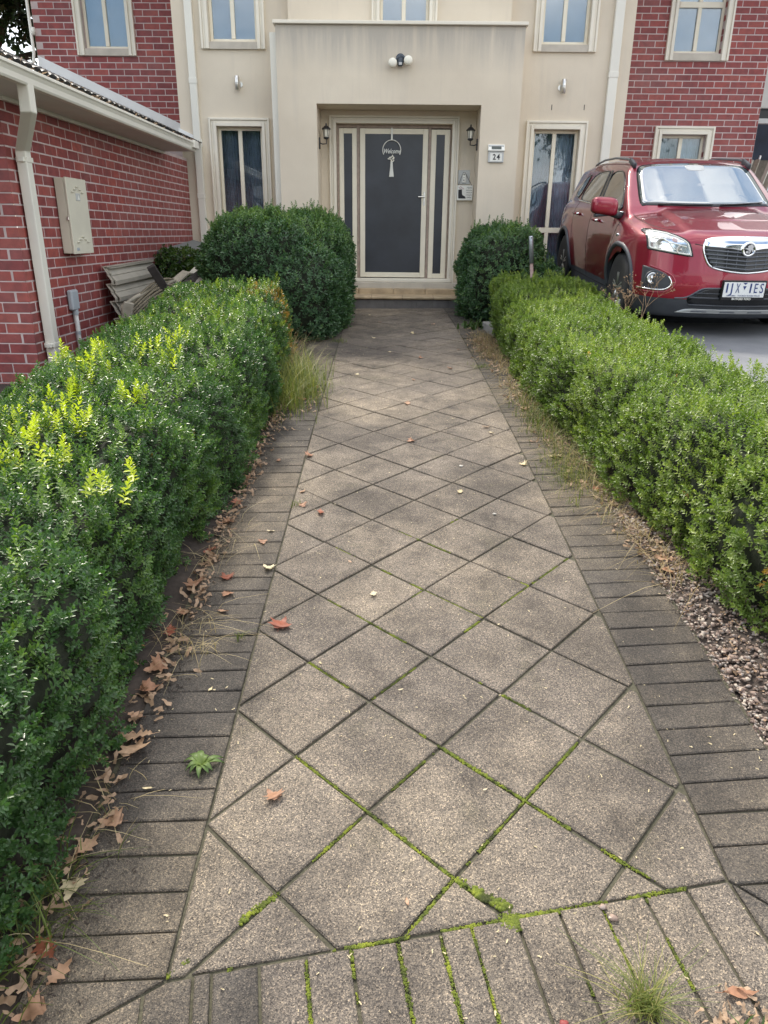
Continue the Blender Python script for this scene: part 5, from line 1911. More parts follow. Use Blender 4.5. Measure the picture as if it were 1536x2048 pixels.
for (x, y, L, k, m) in [(-0.815, 1.954, 0.11, 'oak', 'leaf_brown'), (-0.80, 1.905, 0.10, 'plane', 'leaf_brown'), (-0.813, 1.252, 0.09, 'oak', 'leaf_red'), (-0.755, 1.194, 0.075, 'oak', 'leaf_brown'),
        (-0.787, 1.107, 0.07, 'plane', 'leaf_brown'), (-0.821, 1.537, 0.09, 'oak', 'leaf_brown'), (-0.81, 1.403, 0.07, 'plane', 'leaf_pale'), (-0.785, 1.62, 0.07, 'plane', 'leaf_brown'),
        (-0.868, 2.532, 0.08, 'oak', 'leaf_red'), (-0.862, 2.313, 0.085, 'plane', 'leaf_brown'), (-0.856, 2.672, 0.08, 'oak', 'leaf_brown'), (-0.84, 2.2, 0.08, 'plane', 'leaf_brown'),
        (-0.85, 2.05, 0.075, 'oak', 'leaf_brown'), (-0.86, 3.2, 0.08, 'oak', 'leaf_red'), (-0.85, 3.5, 0.08, 'plane', 'leaf_brown'), (-0.84, 3.75, 0.09, 'oak', 'leaf_red'), (-0.85, 4.1, 0.08, 'oak', 'leaf_brown'), (-0.87, 2.9, 0.08, 'plane', 'leaf_brown')]:
    fallen_leaf(x, y, L, k, m, 'dry brown leaf lying against the foot of the left hedge', G1, 0.012)
for (x, y, L, k, m) in [(-0.703, 2.818, 0.055, 'plane', 'leaf_brown'), (-0.692, 2.691, 0.055, 'oak', 'leaf_brown'), (-0.736, 2.972, 0.065, 'plane', 'leaf_red'), (-0.706, 5.774, 0.10, 'plane', 'leaf_red'), (-0.644, 6.1, 0.09, 'plane', 'leaf_brown'),
        (-0.62, 3.30, 0.045, 'plane', 'leaf_brown'), (-0.60, 3.42, 0.04, 'oak', 'leaf_pale'), (-0.70, 4.4, 0.05, 'oak', 'leaf_brown'), (-0.63, 2.2, 0.03, 'slim', 'leaf_pale'), (-0.72, 1.75, 0.03, 'slim', 'leaf_pale')]:
    fallen_leaf(x, y, L, k, m, 'small dry leaf lying on the left border bricks', G3)
for (x, y, L, k, m) in [(-0.468, 3.724, 0.045, 'plane', 'leaf_brown'), (-0.512, 4.492, 0.06, 'plane', 'leaf_brown'), (-0.494, 3.912, 0.05, 'oak', 'leaf_brown'), (0.458, 5.259, 0.03, 'slim', 'leaf_pale'), (-0.18, 3.108, 0.028, 'slim', 'leaf_brown'),
        (0.551, 6.827, 0.05, 'plane', 'leaf_brown'), (-0.011, 7.591, 0.05, 'oak', 'leaf_pale'), (-0.297, 10.3, 0.05, 'slim', 'leaf_pale'), (0.25, 8.7, 0.06, 'plane', 'leaf_pale'), (-0.2, 8.4, 0.045, 'plane', 'leaf_pale'),
        (-0.15, 9.6, 0.05, 'oak', 'leaf_brown'), (0.52, 9.4, 0.05, 'plane', 'leaf_brown'), (0.3, 7.3, 0.05, 'plane', 'leaf_brown'), (0.7, 7.7, 0.05, 'oak', 'leaf_brown'), (0.05, 2.2, 0.02, 'slim', 'leaf_pale'), (0.3, 1.75, 0.018, 'slim', 'leaf_pale'),
        (-0.25, 2.35, 0.022, 'slim', 'leaf_pale'), (0.45, 2.6, 0.02, 'slim', 'leaf_pale'), (0.2, 6.4, 0.05, 'oak', 'leaf_brown'), (-0.3, 6.6, 0.05, 'plane', 'leaf_pale')]:
    fallen_leaf(x, y, L, k, m, 'small dry leaf lying on the diamond pavers of the path', G2)
for (x, y, L, k, m) in [(1.298, 6.1, 0.08, 'oak', 'leaf_brown'), (0.823, 4.329, 0.05, 'plane', 'leaf_pale'), (1.30, 3.132, 0.10, 'oak', 'leaf_brown'), (1.28, 3.02, 0.08, 'plane', 'leaf_brown'), (1.18, 3.95, 0.07, 'oak', 'leaf_red'), (1.12, 4.05, 0.06, 'oak', 'leaf_brown'),
        (0.95, 4.75, 0.05, 'slim', 'leaf_brown'), (1.02, 5.5, 0.08, 'plane', 'leaf_brown'), (1.1, 5.9, 0.08, 'oak', 'leaf_brown'), (0.98, 7.3, 0.08, 'oak', 'leaf_brown'), (1.05, 7.8, 0.09, 'plane', 'leaf_brown'), (0.9, 7.6, 0.08, 'oak', 'leaf_pale'), (0.92, 8.2, 0.08, 'oak', 'leaf_brown')]:
    fallen_leaf(x, y, L, k, m, 'dry leaf lying at the outer edge of the right border bricks', G4)

def pebbles():
    for i, (x, y, s, m, lab) in enumerate([(0.557, 1.375, 0.008, 'stone_a', 'pinkish pebble lying in the mossy joint of the header row'), (0.575, 1.345, 0.010, 'stone_a', 'angular pale stone at the top of a mossy header joint'),
                              (0.40, 1.10, 0.008, 'brick', 'small round terracotta chip on the header bricks'), (0.44, 4.30, 0.010, 'stone_white', 'little white pebble on the centre pavers'), (0.56, 3.62, 0.008, 'stone_white', 'small grey pebble right of centre on the pavers')]):
        bm = bmesh.new(); bmesh.ops.create_icosphere(bm, subdivisions=2, radius=1.0)
        V = [tuple(Vector((v.co.x * 1.3, v.co.y, v.co.z * 0.65)) * s * (1 + 0.18 * math.sin(5 * v.co.x + 3 * v.co.y + i))) for v in bm.verts]
        F = [tuple(v.index for v in f.verts) for f in bm.faces]; bm.free()
        o = link_mesh('pebble', make_mesh('pebble', V, F, M[m], True), None, (x, y, gz(x, y) + s * 0.5))
        tag(o, lab, 'pebble')
pebbles()

# ------------------------------------------------------------------ fittings on the house front
def wall_lantern(x, sgn, label):
    """black coach lantern on a bracket from the porch side wall"""
    y, z = 11.56, 3.06
    wx = 1.190 if sgn > 0 else -1.066
    root = tag(empty('wall_lantern', (wx, y, z)), label, 'wall light')
    mb = MB()
    mb.box(min(wx, wx - sgn * 0.018), max(wx, wx - sgn * 0.018), y - 0.028, y + 0.028, z - 0.20, z - 0.05, 0.004)
    lx = wx - sgn * 0.105
    mb.tube([(wx - sgn * 0.01, y, z - 0.12), (wx - sgn * 0.05, y, z - 0.135), (lx, y, z - 0.13), (lx, y, z - 0.06)], 0.008, 8)
    mb.build('bracket', M['black_metal'], root)
    mb = MB()
    mb.lathe([(0.022, -0.075), (0.040, -0.062), (0.040, -0.052), (0.030, -0.045)], (lx, y, z), 'z', 8)
    for k in range(6):
        a = k * math.pi / 3
        mb.tube([(lx + 0.030 * math.cos(a), y + 0.030 * math.sin(a), z - 0.05), (lx + 0.047 * math.cos(a), y + 0.047 * math.sin(a), z + 0.055)], 0.0035, 5)
    mb.lathe([(0.066, 0.052), (0.064, 0.060), (0.030, 0.092), (0.012, 0.10), (0.009, 0.125), (0.002, 0.135)], (lx, y, z), 'z', 12)
    mb.build('cage', M['black_metal'], root)
    MB().lathe([(0.027, -0.046), (0.042, 0.05)], (lx, y, z), 'z', 6).build('lens', M['lamp_white'], root)
wall_lantern(-0.95, -1, 'small black lantern on the left side of the porch opening')
wall_lantern(1.08, 1, 'small black lantern on the right side of the porch opening')

def tube_light(x, side, label):
    z = 3.715 if x < 0 else 3.71
    root = tag(empty('wall_light', (x, Y_ST, z)), label, 'wall light')
    MB().lathe([(0.038, 0.0), (0.038, 0.010)], (x + side * 0.030, Y_ST, z - 0.01), 'y', 20).build('mount', M['steel'], root, smooth=False)
    mb = MB(); mb.lathe([(0.030, -0.088), (0.032, -0.086), (0.032, 0.086), (0.030, 0.088)], (x, Y_ST - 0.065, z), 'z', 24)
    mb.build('tube', M['steel'], root, smooth=True)
    MB().lathe([(0.0325, -0.006), (0.0325, 0.006)], (x, Y_ST - 0.065, z), 'z', 24).build('band', M['silver_plastic'], root)
    MB().tube([(x + side * 0.02, Y_ST, z), (x, Y_ST - 0.06, z)], 0.010, 8).build('arm', M['steel'], root)
tube_light(-2.232, 1, 'brushed steel up and down light on the left of the render wall')
tube_light(2.388, -1, 'brushed steel up and down light on the right of the render wall')

def spotlight():
    root = tag(empty('security_light', (0.072, Y_POR, 3.905)), 'dark motion sensor light with two round white heads on the portico', 'security light')
    y = Y_POR
    mb = MB()
    mb.lathe([(0.062, 0.0), (0.058, 0.03), (0.035, 0.05)], (0.072, y, 3.935), 'y', 20)
    mb.tube([(0.072, y - 0.035, 3.96), (0.03, y - 0.05, 3.93), (-0.005, y - 0.06, 3.90)], 0.014, 8)
    mb.tube([(0.072, y - 0.035, 3.96), (0.12, y - 0.05, 3.945), (0.15, y - 0.06, 3.925)], 0.014, 8)
    mb.build('base', M['slate_plastic'], root, smooth=False)
    mb = MB(); mb.box(0.036, 0.108, y - 0.085, y - 0.03, 3.835, 3.925, 0.015)
    mb.build('sensor', M['slate_plastic'], root)
    MB().box(0.05, 0.094, y - 0.092, y - 0.08, 3.845, 3.878, 0.006).build('sensor_window', M['silver_plastic'], root)
    for cx, cz in ((-0.030, 3.872), (0.176, 3.900)):
        mb = MB(); mb.lathe([(0.045, 0.055), (0.056, 0.065), (0.058, 0.095), (0.050, 0.112), (0.030, 0.120), (0.001, 0.122)], (cx, y, cz), 'y', 24)
        mb.build('lamp_head', M['lamp_white'], root, smooth=True)
spotlight()

def house_number():
    y = Y_POR
    root = tag(empty('house_number', (1.428, y, 2.79)), 'solar house number plaque showing 24, right of the porch', 'sign')
    MB().box(1.318, 1.534, y - 0.028, y - 0.001, 2.685, 2.905, 0.006).build('plate', M['silver_plastic'], root)
    q = MB(); q.prism([(y - 0.026, 2.826), (y - 0.05, 2.832), (y - 0.050, 2.842), (y - 0.012, 2.912), (y - 0.001, 2.912), (y - 0.001, 2.826)], 1.314, 1.538, 'yz')
    q.build('solar_hood', M['white_plastic'], root)
    V = [(1.358, y - 0.0475, 2.8500), (1.494, y - 0.0475, 2.8500), (1.494, y - 0.0235, 2.8945), (1.358, y - 0.0235, 2.8945)]
    MB().add(V + [(a, b - 0.0015, c + 0.001) for a, b, c in V], [(0, 1, 2, 3), (4, 5, 6, 7), (0, 1, 5, 4), (1, 2, 6, 5), (2, 3, 7, 6), (3, 0, 4, 7)]).build('solar_cell', M['solar'], root)
    MB().box(1.345, 1.510, y - 0.0305, y - 0.027, 2.700, 2.805, 0.001).build('number_field', M['white_plastic'], root)
    lettering('numerals', '24', 0.098, (1.430, y - 0.0325, 2.752), M['ink'], root, width=0.098, bold=0.0022, spacing=1.25, extrude=0.001)
house_number()

def door_ring():
    y = Y_ST + 0.06 - 0.012
    root = tag(empty('welcome_ring', (-0.030, y, 2.895)), 'white hoop reading Welcome with a tassel, hanging on the screen door', 'door decoration')
    cx, cz, R = -0.030, 2.888, 0.132
    mb = MB(); pts = [(cx + R * math.cos(a), y - 0.012, cz + R * math.sin(a)) for a in [math.radians(-28 + 236 * i / 40) for i in range(41)]]
    mb.tube(pts, 0.0065, 8)
    mb.build('hoop', M['white_plastic'], root, smooth=True)
    MB().box(cx - 0.012, cx + 0.012, y - 0.014, y - 0.008, cz + R, 3.18, 0.001).build('ribbon', M['white_plastic'], root)
    lettering('lettering', 'Welcome', 0.085, (cx, y - 0.016, cz - 0.018), M['white_plastic'], root, width=0.245, shear=0.35, bold=0.0012, extrude=0.0015)
    f = MB()
    for k in range(10):
        a = k * 0.66
        r = 0.022 + 0.012 * (k % 3)
        f.obox((cx + 0.002 + r * math.cos(a), y - 0.018, 2.775 + r * 0.8 * math.sin(a)), (0.030, 0.010, 0.016), (0, a, 0.3), 0.003)
    f.build('flowers', M['lamp_white'], root)
    t = MB()
    for k in range(9):
        x = (k - 4) / 4
        t.tube([(cx + x * 0.010, y - 0.012, 2.745), (cx + x * 0.016, y - 0.014, 2.65), (cx + x * 0.030, y - 0.013, 2.528 + 0.006 * (k % 2))], 0.0052, 5)
    t.build('tassel', M['white_plastic'], root)
door_ring()

def doorbell_and_sign():
    y = Y_ST
    root = tag(empty('intercom', (1.045, y, 2.53)), 'square intercom plate with a row of buttons, right of the door', 'intercom')
    MB().box(0.955, 1.130, y - 0.012, y - 0.001, 2.435, 2.628, 0.004).build('plate', M['silver_plastic'], root)
    MB().box(1.015, 1.070, y - 0.030, y - 0.012, 2.455, 2.590, 0.006).build('call_unit', M['white_plastic'], root)
    mb = MB()
    for zz, r in ((2.565, 0.010), (2.525, 0.006), (2.490, 0.008)):
        mb.lathe([(r, 0.030), (r * 0.8, 0.034)], (1.042, y, zz), 'y', 14)
    mb.build('button', M['ink'], root)
    s = MB()
    for a, b in ((0.972, 2.612), (1.114, 2.612), (0.972, 2.450), (1.114, 2.450)):
        s.lathe([(0.005, 0.012), (0.004, 0.014)], (a, y, b), 'y', 8)
    s.build('screw', M['steel'], root)
    sg = tag(empty('hanging_sign', (1.062, y, 2.32)), 'white hanging sign with a black boot and flowers under the intercom', 'sign')
    MB().box(0.948, 1.178, y - 0.048, y - 0.036, 2.215, 2.420, 0.003).build('board', M['white_plastic'], sg)
    c = MB(); c.tube([(0.958, y - 0.034, 2.41), (1.030, y - 0.034, 2.598), (1.050, y - 0.034, 2.598), (1.168, y - 0.034, 2.41)], 0.0028, 5)
    c.build('cord', M['black_metal'], sg)
    boot = [(0.965, 2.360), (1.018, 2.362), (1.022, 2.300), (1.035, 2.282), (1.068, 2.268), (1.078, 2.250), (1.074, 2.240), (0.972, 2.240), (0.966, 2.252)]
    MB().prism(boot, y - 0.0515, y - 0.0482).build('boot_print', M['ink'], sg)
    fl = MB()
    for k, (a, b) in enumerate(((0.975, 2.392), (0.995, 2.402), (1.012, 2.394), (1.030, 2.384), (1.040, 2.372), (0.985, 2.378))):
        fl.obox((a, y - 0.0500, b), (0.014, 0.002, 0.011), (0, k * 0.8, 0), 0.0005)
        fl.tube([(a, y - 0.0495, b), (1.0, y - 0.0495, 2.362)], 0.0012, 4)
    fl.build('flower_print', M['amber'], sg)
    for i, (t, zz, w_) in enumerate((('Hom', 2.388, 0.075), ('leave your', 2.354, 0.092), ('shoes &', 2.322, 0.080), ('at the door', 2.290, 0.092), ('thanks', 2.258, 0.07))):
        lettering('lettering', t, 0.034 if i == 0 else 0.024, (1.122, y - 0.0488, zz), M['ink'], sg, width=w_, shear=0.3, extrude=0.0006)
doorbell_and_sign()

# ------------------------------------------------------------------ fittings on the garage wall
def gbox(mb, s0, s1, d, z0, z1, b=0.004, off=0.008):
    """a box on the garage side wall: s along, d out"""
    V, F = chamfer_box(d, s1 - s0, z1 - z0, b)
    c = gwall((s0 + s1) / 2, off + d / 2)
    R = Matrix.Rotation(-GA, 3, 'Z')
    mb.add([Vector((c[0], c[1], (z0 + z1) / 2)) + R @ Vector(v) for v in V], F)

def meter_box():
    s0, s1, z0, z1 = 0.79, 1.235, 1.54, 2.19
    c = gwall((s0 + s1) / 2, 0.0)
    root = tag(empty('meter_box', (c[0], c[1], z0)), 'tall cream electricity meter box with stepped vents on the brick wall', 'meter box')
    mb = MB(); gbox(mb, s0, s1, 0.09, z0, z1, 0.006)
    mb.build('box', M['meter'], root)
    mb = MB(); gbox(mb, s0 - 0.004, s1 + 0.004, 0.018, z0 - 0.004, z1 + 0.006, 0.004, 0.100)
    door = mb.build('door', M['meter'], root)
    mb = MB()
    m = (s0 + s1) / 2
    for zc in (2.095, 1.66):
        for k, (ds, dz) in enumerate(((0, 0.028), (-0.055, 0.006), (0.055, 0.006), (-0.11, -0.018), (0.11, -0.018))):
            gbox(mb, m + ds - 0.028, m + ds + 0.028, 0.012, zc + dz - 0.006, zc + dz + 0.006, 0.002, 0.117)
    mb.build('vent', M['meter'], door)
    mb = MB(); gbox(mb, m - 0.045, m + 0.045, 0.008, 2.005, 2.068, 0.002, 0.116)
    mb.build('latch_recess', M['silver_plastic'], door)
    mb = MB()
    p = [gwall(m + a, 0.1262) + (z,) for a, z in ((-0.03, 2.012), (0.03, 2.012), (0.0, 2.06))]
    mb.add(p, [(0, 1, 2)]); mb.build('warning_triangle', M['white_plastic'], door)
    mb = MB(); gbox(mb, m - 0.17, m - 0.11, 0.003, 1.565, 1.592, 0.001, 0.118)
    mb.build('label_plate', M['conduit'], door)
    mb = MB(); gbox(mb, s0 - 0.014, s0 - 0.002, 0.02, 1.83, 1.86, 0.003, 0.085)
    mb.build('lock', M['steel'], door)
meter_box()

def conduit_box():
    c = gwall(0.88, 0.0)
    root = tag(empty('junction_box', (c[0], c[1], 0.98)), 'small grey junction box with white conduit low on the brick wall', 'junction box')
    mb = MB(); gbox(mb, 0.73, 0.885, 0.05, 1.03, 1.215, 0.012)
    mb.build('box', M['conduit'], root)
    mb = MB(); p = gwall(0.815, 0.035)
    mb.tube([(p[0], p[1], 0.40), (p[0], p[1], 1.035)], 0.021, 12)
    mb.build('conduit', M['conduit_pipe'], root, smooth=True)
    MB().lathe([(0.027, 0.985), (0.027, 1.034)], (p[0], p[1], 0), 'z', 12).build('collar', M['conduit'], root)
    MB().lathe([(0.025, 0.80), (0.025, 0.83)], (p[0], p[1], 0), 'z', 12).build('collar', M['conduit'], root)
conduit_box()

def sheets_pile():
    """profiled beige steel sheets leaning on the garage wall"""
    c = gwall(2.6, 0.2)
    root = tag(empty('roof_sheet_stack', (c[0], c[1], 0.55)), 'stack of beige ribbed steel fence sheets leaning on the brick wall', 'steel sheets')
    for k, (s0, s1, z0, z1, off, tilt) in enumerate(((1.56, 3.05, 0.72, 1.385, 0.05, 0.07), (1.52, 3.12, 0.70, 1.40, 0.03, 0.05))):
        nrib = 4
        V, F = [], []
        prof = []
        for r in range(nrib):
            zb = z0 + (z1 - z0) * r / nrib; h = (z1 - z0) / nrib
            prof += [(zb, 0.075), (zb + 0.03 * h / 0.17, 0.078), (zb + h * 0.50, 0.045), (zb + h * 0.54, 0.052), (zb + h * 0.94, 0.016), (zb + h * 0.985, 0.012)]
        prof.append((z1, 0.07))
        for s in (s0, s1):
            for z, d in prof:
                p = gwall(s + (0.02 * (z - z0)), off + d + (z1 - z) * tilt * 2.2 + (0.02 if s == s0 else 0))
                V.append((p[0], p[1], z + (0.0 if s == s0 else 0.02)))
        n = len(prof)
        for i in range(n - 1):
            F.append((i, i + 1, n + i + 1, n + i))
        o = MB().add(V, F).build('steel_sheet', M['colorbond'], root)
        sm = o.modifiers.new('thick', 'SOLIDIFY'); sm.thickness = 0.012
sheets_pile()

def planter_and_creeper():
    root = tag(empty('planter_bin', (-2.82, 10.9, 0.7)), 'dark plastic tub with a grey rim in the far garage corner', 'tub')
    mb = MB()
    x0, x1, y0, y1 = -3.02, -2.62, 9.85, 11.72
    mb.add([(x0, y0, 0.68), (x1 - 0.08, y0, 0.68), (x1 - 0.08, y1, 0.70), (x0, y1, 0.70), (x0, y0, 1.50), (x1, y0, 1.44), (x1, y1, 1.50), (x0, y1, 1.60)],
           [(0, 1, 2, 3), (4, 5, 6, 7), (0, 1, 5, 4), (1, 2, 6, 5), (2, 3, 7, 6), (3, 0, 4, 7)])
    o = mb.build('tub', M['tank'], root)
    bv = o.modifiers.new('edge', 'BEVEL'); bv.width = 0.02; bv.segments = 2
    mb = MB(); mb.tube([(x0 + 0.02, y0, 1.50), (x1, y0, 1.445), (x1, y1, 1.505)], 0.022, 8)
    mb.build('rim', M['tank_lid'], root, smooth=True)
    mb = MB(); mb.add([(x0 + 0.01, y0 + 0.3, 1.53), (x1 - 0.03, y0 + 0.6, 1.49), (x1 - 0.05, y1, 1.53), (x0 + 0.01, y1, 1.625)], [(0, 1, 2, 3)])
    mb.build('lid', M['tank_lid'], root)
    # creeper falling over the front of it
    n = 900
    P = np.c_[NP.uniform(-3.0, -2.58, n), NP.normal(9.86, 0.11, n), NP.uniform(0.85, 1.52, n)]
    P[:, 1] += NP.uniform(0, 0.75, n) * (NP.uniform(0, 1, n) < 0.45)
    P[:, 0] += 0.06 * (P[:, 1] > 9.95)
    D = np.c_[NP.normal(0.5, 0.5, n), NP.normal(-0.8, 0.4, n), NP.normal(0.2, 0.5, n)]
    iv = tag(empty('creeper', (-2.8, 9.85, 0.72)), 'leafy green creeper growing over the dark tub', 'creeper')
    foliage('leaves', P, D, SPRIGS_FAR, M['ivy_leaf'], NP, iv, (1.0, 1.7), lambda p, r: tint_box(p, r, 61, 0.3, 1.0), 'stuff')
    st = MB()
    for k in range(9):
        x = -2.98 + 0.045 * k
        st.tube([(x, 9.84, 0.72), (x + 0.03 * math.sin(k), 9.80, 1.1), (x + 0.05 * math.cos(k * 2), 9.83, 1.5)], 0.004, 5)
    st.build('stem', M['twig'], iv)
planter_and_creeper()

def junk_pile():
    def place(px, py, z): return (px, py, z)
    # charred-looking planks and a broken chair heaped behind the hedge
    g = 'old planks heaped behind the left hedge'
    specs = [('pale flat board on top of the heap, nearest the bush', 'pale_wood', (-2.20, 9.40, 1.47), (0.14, 0.95, 0.022), (0.42, 0.05, -0.30)),
             ('long pale grooved board sloping up towards the bush', 'pale_wood', (-2.14, 8.85, 1.30), (0.09, 1.5, 0.03), (0.36, -0.1, -0.24)),
             ('short pale board end in the middle of the heap', 'old_wood', (-2.38, 8.40, 1.24), (0.10, 0.42, 0.025), (0.40, 0.2, -0.3)),
             ('dark timber rail at the front of the heap', 'dark_wood', (-2.36, 7.55, 1.0), (0.10, 1.7, 0.06), (0.26, 0.0, -0.16)),
             ('blackened beam lying under the pale boards', 'dark_wood', (-2.28, 8.6, 1.17), (0.16, 1.5, 0.10), (0.32, 0.25, -0.25)),
             ('dark upright offcut sticking out of the heap', 'dark_wood', (-2.46, 8.05, 1.26), (0.085, 0.05, 0.36), (0.5, -0.45, 0.2)),
             ('thin grey lath resting on the dark rail', 'old_wood', (-2.30, 7.75, 1.00), (0.03, 1.2, 0.02), (0.28, 0.1, -0.18))]
    for lab, m, c, s, r in specs:
        mb = MB(); mb.obox(c, s, r, 0.004)
        o = mb.build('plank', M[m], None, origin=c)
        tag(o, lab, 'plank', g)
    root = tag(empty('wicker_chair', (-2.55, 7.95, 0.6)), 'collapsed wicker chair lying in the heap beside the steel sheets', 'chair')
    # curved wicker back: rows of cane strips between two rails
    rows = 9
    for k in range(rows):
        t = k / (rows - 1)
        pts = []
        for i in range(11):
            u = i / 10
            x = -2.74 + 0.36 * u + 0.03 * math.sin(u * 3)
            y = 7.72 + 0.55 * u
            z = 0.98 + 0.17 * math.sin(u * 2.4) * (1 - t * 0.2) - t * 0.22 + 0.16 * u
            pts.append((x + 0.05 * t, y, z))
        MB().tube(pts, 0.0125, 6).build('cane', M['wicker'], root, smooth=True)
    mb = MB(); mb.tube([(-2.76, 7.70, 0.70), (-2.76, 7.70, 1.03), (-2.66, 7.82, 1.10), (-2.48, 8.1, 1.21), (-2.36, 8.28, 1.24)], 0.020, 8)
    mb.build('back_rail', M['old_wood'], root, smooth=True)
    mb = MB(); mb.obox((-2.72, 7.66, 0.90), (0.10, 0.05, 0.34), (0.1, 0.25, 0.3), 0.006); mb.build('side_frame', M['old_wood'], root)
    mb = MB(); mb.obox((-2.52, 7.98, 0.80), (0.32, 0.5, 0.05), (0.25, 0.3, -0.2), 0.01); mb.build('seat', M['dark_wood'], root)
    mb = MB(); mb.tube([(-2.40, 7.6, 0.62), (-2.52, 7.85, 1.05)], 0.014, 6); mb.build('leg', M['black_metal'], root)
junk_pile()

# ------------------------------------------------------------------ right of the path
def stake():
    mbp = [(1.715, 9.2, 0.75), (1.700, 9.2, 1.30), (1.668, 9.2, 1.52)]
    root = tag(empty('garden_stake', (1.715, 9.2, 0.7)), 'leaning pink pole with a grey galvanised top behind the right hedge', 'pole')
    a, b = Vector((1.735, 9.2, 0.72)), Vector((1.630, 9.2, 1.735))
    mid = a.lerp(b, 0.70)
    MB().tube([a, mid], 0.021, 12).build('pole', M['rust_pole'], root, smooth=True)
    MB().tube([mid, b - (b - a) * 0.015, b], [0.026, 0.026, 0.018], 12).build('sleeve', M['galv'], root, smooth=True)
    h = b.lerp(a, 0.02)
    MB().lathe([(0.007, 0.026), (0.007, 0.0275)], (h.x, h.y, h.z), 'y', 10).build('hole', M['ink'], root)
stake()

def kerb_block():
    mb = MB(); mb.obox((1.215, 8.80, gz(1.2, 8.8) + 0.035), (0.17, 0.55, 0.12), (0.0, 0.0, 0.12), 0.012)
    o = mb.build('kerb_block', M['concrete'], None, origin=(1.215, 8.80, gz(1.2, 8.8)))
    tag(o, 'grey concrete block end at the foot of the right hedge', 'concrete block')
kerb_block()

def dead_weed():
    root = tag(empty('dead_weed', (2.30, 6.95, 0.86)), 'tall dry branching weed stalks in front of the car wheel', 'dead weed')
    rng = random.Random(5)
    mb = MB()
    def grow(p, d, L, r, depth):
        q = p + d * L
        mid = p + d * L * 0.5 + Vector((rng.uniform(-1, 1), rng.uniform(-1, 1), rng.uniform(-0.5, 1))) * L * 0.07
        mb.tube([p, mid, q], [r, r * 0.85, r * 0.65], 5, cap=False)
        if depth == 0:
            mb.obox(q, (0.007, 0.007, 0.009), (rng.uniform(0, 3), rng.uniform(0, 3), 0), 0.001)
            return
        for k in range(rng.choice((2, 3, 3))):
            dd = (d + Vector((rng.uniform(-0.8, 0.8), rng.uniform(-0.8, 0.8), rng.uniform(-0.25, 0.6)))).normalized()
            grow(q, dd, L * rng.uniform(0.5, 0.75), r * 0.6, depth - 1)
    for (x, y, dx) in ((2.30, 7.0, 0.30), (2.33, 7.1, 0.12), (2.20, 7.0, -0.25), (2.26, 7.2, -0.08), (2.15, 7.3, -0.35)):
        grow(Vector((x, y, 0.86 + 0.08)), Vector((dx, rng.uniform(-0.2, 0.2), 1)).normalized(), 0.20 if dx > 0 else 0.15, 0.0038, 4)
    mb.build('stalks', M['twig'], root)
dead_weed()

def white_rag():
    root = tag(empty('plastic_bag', (2.34, 7.62, 0.88)), 'crumpled white plastic wrap standing against the front tyre', 'plastic wrap')
    rng = random.Random(9)
    bm = bmesh.new(); bmesh.ops.create_icosphere(bm, subdivisions=3, radius=1.0)
    for v in bm.verts:
        c = v.co
        k = 1 + 0.35 * math.sin(7 * c.x + 3) * math.sin(6 * c.y + 1) + 0.22 * math.sin(13 * c.z + 5 * c.x)
        t = (c.z + 1) / 2
        v.co = Vector((c.x * 0.11 * k * (1.0 - 0.6 * t), c.y * 0.06 * k * (1.0 - 0.5 * t), 0.17 + c.z * 0.19 + 0.02 * math.sin(9 * c.x)))
    V = [tuple(v.co + Vector((2.34, 7.62, 0.88))) for v in bm.verts]; F = [tuple(v.index for v in f.verts) for f in bm.faces]; bm.free()
    MB().add(V, F).build('wrap', M['hub_white'], root)
    MB().obox((2.36, 7.58, 1.10), (0.055, 0.012, 0.34), (0.05, 0.10, 0.2), 0.003).build('wrap_strip', M['hub_white'], root)
    MB().obox((2.285, 7.60, 1.02), (0.06, 0.012, 0.26), (0.05, -0.18, -0.1), 0.003).build('wrap_strip', M['hub_white'], root)
white_rag()

